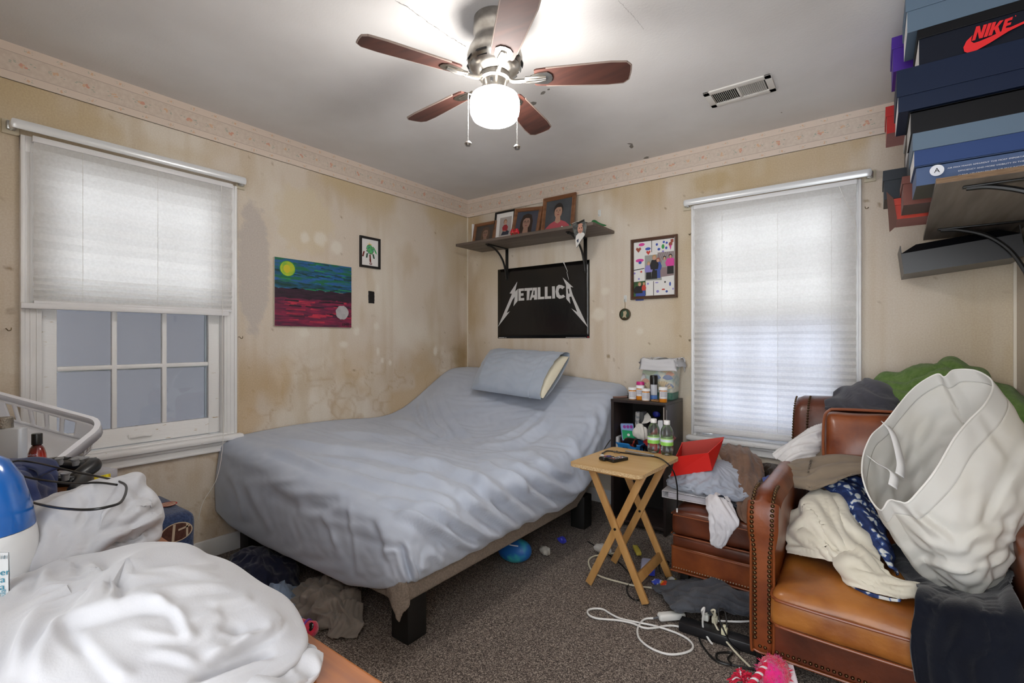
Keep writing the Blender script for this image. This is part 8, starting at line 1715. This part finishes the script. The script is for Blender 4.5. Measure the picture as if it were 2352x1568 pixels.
mb = MB(); mb.tube([AX @ Vector((.002, 0, .015)), AX @ Vector((-.022, 0, .012))], [.006, .0035], 10); mb.build('strain_relief', M('grey_rubber', '55575c', .5), wp)
def cordobj(pts, r, m, label, n=120, z=.006, nm='power_cable'):
    q = [np.array(atz(a[0], a[1], a[2] if len(a) > 2 else z)) for a in pts]; mb = MB(); mb.tube(catmull(q, n), r, 8); return tag(mb.build(nm, m), label, 'cord')
wc = M('white_pvc', 'dcdbd9', .4); crc = M('cream_pvc', 'cfc8b2', .45); blc = M('black_rubber', '0d0d0e', .4)
cordobj([(1502, 1419, .012), (1482, 1421), (1470, 1432), (1464, 1448), (1470, 1468), (1495, 1488), (1530, 1501), (1562, 1501), (1588, 1492), (1590, 1478), (1572, 1462), (1540, 1448), (1500, 1436), (1460, 1428), (1425, 1420), (1402, 1409), (1385, 1399), (1366, 1397), (1351, 1401), (1352, 1411), (1368, 1419), (1395, 1422), (1420, 1424), (1450, 1430), (1478, 1441), (1500, 1442), (1530, 1437), (1550, 1437), (1566, 1441)], .0042, wc, 'long white power cord twisted in loops on the open carpet', 220)
cordobj([(1614, 1412, .08), (1612, 1402, .12), (1618, 1396, .13), (1614, 1420, .08), (1616, 1445, .03), (1628, 1468, .012), (1636, 1478, .008), (1632, 1474, .008)], .0038, wc, 'white cord arching up from the power strip', 60)
cordobj([(1640, 1410, .08), (1634, 1402, .11), (1642, 1402, .12), (1640, 1425, .07), (1655, 1455, .03), (1690, 1498, .012), (1724, 1532, .008)], .0038, crc, 'cream cord running from the power strip toward the pink tassel', 70)
cordobj([(1670, 1440, .07), (1665, 1405, .12), (1652, 1398, .13), (1652, 1420, .10), (1664, 1450, .06), (1680, 1480, .02), (1700, 1498, .008)], .003, blc, 'thin black cord arching over the power strip', 70)
cordobj([(1605, 1462), (1612, 1480), (1634, 1508), (1652, 1520), (1680, 1526), (1672, 1512), (1682, 1500), (1668, 1497), (1648, 1500), (1646, 1510), (1660, 1520), (1700, 1530), (1740, 1537)], .0036, blc, 'black cord coiled on the carpet by the armchair foot', 120)
cordobj([(1640, 1425, .045), (1700, 1427, .045), (1745, 1423, .045)], .004, wc, 'white cord lying along the black power strip', 40, nm='flat_cable')
cordobj([(1418, 1269), (1390, 1273), (1364, 1277), (1352, 1287), (1355, 1303), (1366, 1316), (1390, 1327), (1430, 1338), (1455, 1344), (1500, 1350)], .0042, crc, 'cream cord curving on the carpet around the tray table legs', 90)
cordobj([(1350, 1243), (1385, 1265), (1420, 1290), (1450, 1325), (1440, 1350), (1445, 1368), (1462, 1378), (1478, 1372)], .003, blc, 'black cord tangled beneath the tray table', 80)
cordobj([(1518, 1318), (1514, 1300, .02), (1522, 1290, .05), (1536, 1291, .03), (1528, 1320), (1535, 1340)], .003, blc, 'short black cable looped by the ottoman corner', 50)
pack('medicine_box', tuple(np.array(atz(1488, 1300, .03))), (.07, .10, .05), 20, 0, [M('box_lavender', 'b9bbd8', .5), M('box_blue', '2a39b5', .5)], 'small white and blue medicine box beneath the tray table', 'box', lambda mb, X, d: mb.add([X @ Vector(v) if False else v for v in [(-d[0] * .2, -d[1] / 2 - .001, -d[2] * .45), (d[0] * .5, -d[1] / 2 - .001, -d[2] * .45), (d[0] * .5, -d[1] / 2 - .001, d[2] * .3), (-d[0] * .2, -d[1] / 2 - .001, d[2] * .3)]], [(0, 1, 2, 3)], 1, X))
pack('yellow_pack', tuple(np.array(atz(1463, 1263, .02))), (.03, .10, .02), 35, 0, [M('pack_yellow', 'c9b84a', .5)], 'slim yellow pack lying in the shade under the tray table', 'packet')
for k, (u, v, c, c2, s) in enumerate([(1530, 1355, 'c23a20', 'e2b02a', .028), (1512, 1338, '3a4fc0', 'd8dae8', .028), (1545, 1333, 'd2d4d8', 'd8c82a', .026), (1522, 1345, 'b7b2ad', '6b6a70', .022)]):
    p = atz(u, v, .02); crumple('candy_wrapper', (p[0], p[1], .02 if k != 0 else .045), s, M('wrap%d' % k, c, .3, var=(40, c2, 2, .48, .54)), ['red and yellow crumpled candy wrapper beside the grey fleece', 'blue crumpled candy wrapper near the tray table foot', 'silver and yellow candy wrapper under the ottoman edge', 'dull grey candy wrapper between the coloured ones'][k], 'wrapper', 20 + k, (1.2, .8, .7), .6)
# pink tassel toy at the bottom edge
ty = thing('tassel_toy', 'pink and red fluffy rope tassel at the armchair foot', 'toy', (2.6, -1.42, 0)); pkf = M('hot_pink_plush', 'e01a52', .95, var=(14, 'e0188a', 3, .4, .6), bump=(90, 1.0, .008), sheen=.6); pkr = M('crimson_yarn', 'c8193e', .9); wy = M('white_yarn', 'e0d8de', .9)
pk0 = atz(1780, 1545, .05)
b = bmesh.new(); bmesh.ops.create_icosphere(b, subdivisions=4, radius=1)
for v in b.verts:
    p = v.co.copy(); f = 1 + .06 * math.sin(11 * p.x + 3) * math.sin(9 * p.y) + .05 * math.sin(17 * p.z + 5 * p.x); v.co = Vector((p.x * .05 * f, p.y * .07 * f, p.z * .05 * f))
mb = MB(); mb.bm(b, 0, Matrix.Translation((pk0[0], pk0[1] - .01, .052)))
rg = random.Random(9)
for k in range(160):
    a = rg.uniform(0, 6.28); e_ = rg.uniform(-.2, 1.4); n_ = Vector((math.cos(a) * math.cos(e_), math.sin(a) * math.cos(e_), math.sin(e_))); p = Vector((pk0[0] + n_.x * .047, pk0[1] - .01 + n_.y * .066, .052 + n_.z * .047)); mb.tube([p, p + n_ * rg.uniform(.008, .016) + Vector((rg.uniform(-.006, .006), rg.uniform(-.006, .006), 0))], [.0022, .0005], 4)
mb.build('plush_body', pkf, ty, angle=180)
r0 = np.array(atz(1766, 1520, .09)); r1 = np.array(atz(1722, 1575, .06)); mb = MB(); ax = (r1 - r0) / np.linalg.norm(r1 - r0); xx_, yy_, _ = frame_of(ax); Lr = np.linalg.norm(r1 - r0)
for s in range(3):
    c = [r0 + ax * Lr * t + .006 * (xx_ * math.cos(t * 26 + s * 2.094) + yy_ * math.sin(t * 26 + s * 2.094)) for t in np.linspace(0, 1, 60)]; mb.tube(c, .0055, 8, 1 if s == 0 else 0)
mb.build('twisted_rope', [pkr, wy], ty)
mb = MB(); c_ = np.array(atz(1706, 1562, .03))
for k in range(70):
    a = rg.uniform(0, 6.28); e_ = rg.uniform(-.1, 1.3); n_ = np.array([math.cos(a) * math.cos(e_), math.sin(a) * math.cos(e_), math.sin(e_)]); q = c_ + n_ * .008; s = rg.uniform(.02, .036)
    mb.tube(catmull([q, q + n_ * s * .6 + np.array([0, 0, .004]), q + n_ * s + np.array([rg.uniform(-.008, .008), rg.uniform(-.008, .008), -.006])], 6), .0022, 5, 1 if k % 6 == 0 else 0)
mb.build('tassel', [pkr, wy], ty)
p = np.array(atz(1808, 1560, .03)); mb = MB(); P = net([[p + np.array([-.02, .06, .03]), p + np.array([.01, .05, .045])], [p + np.array([-.02, .0, .04]), p + np.array([.02, .0, .05])], [p + np.array([-.01, -.07, .0]), p + np.array([.05, -.07, .005])]], 12, 10); mb.grid(P); mb.build('satin_tag', M('satin_white', 'cfc4cb', .4), ty, solid=.002)
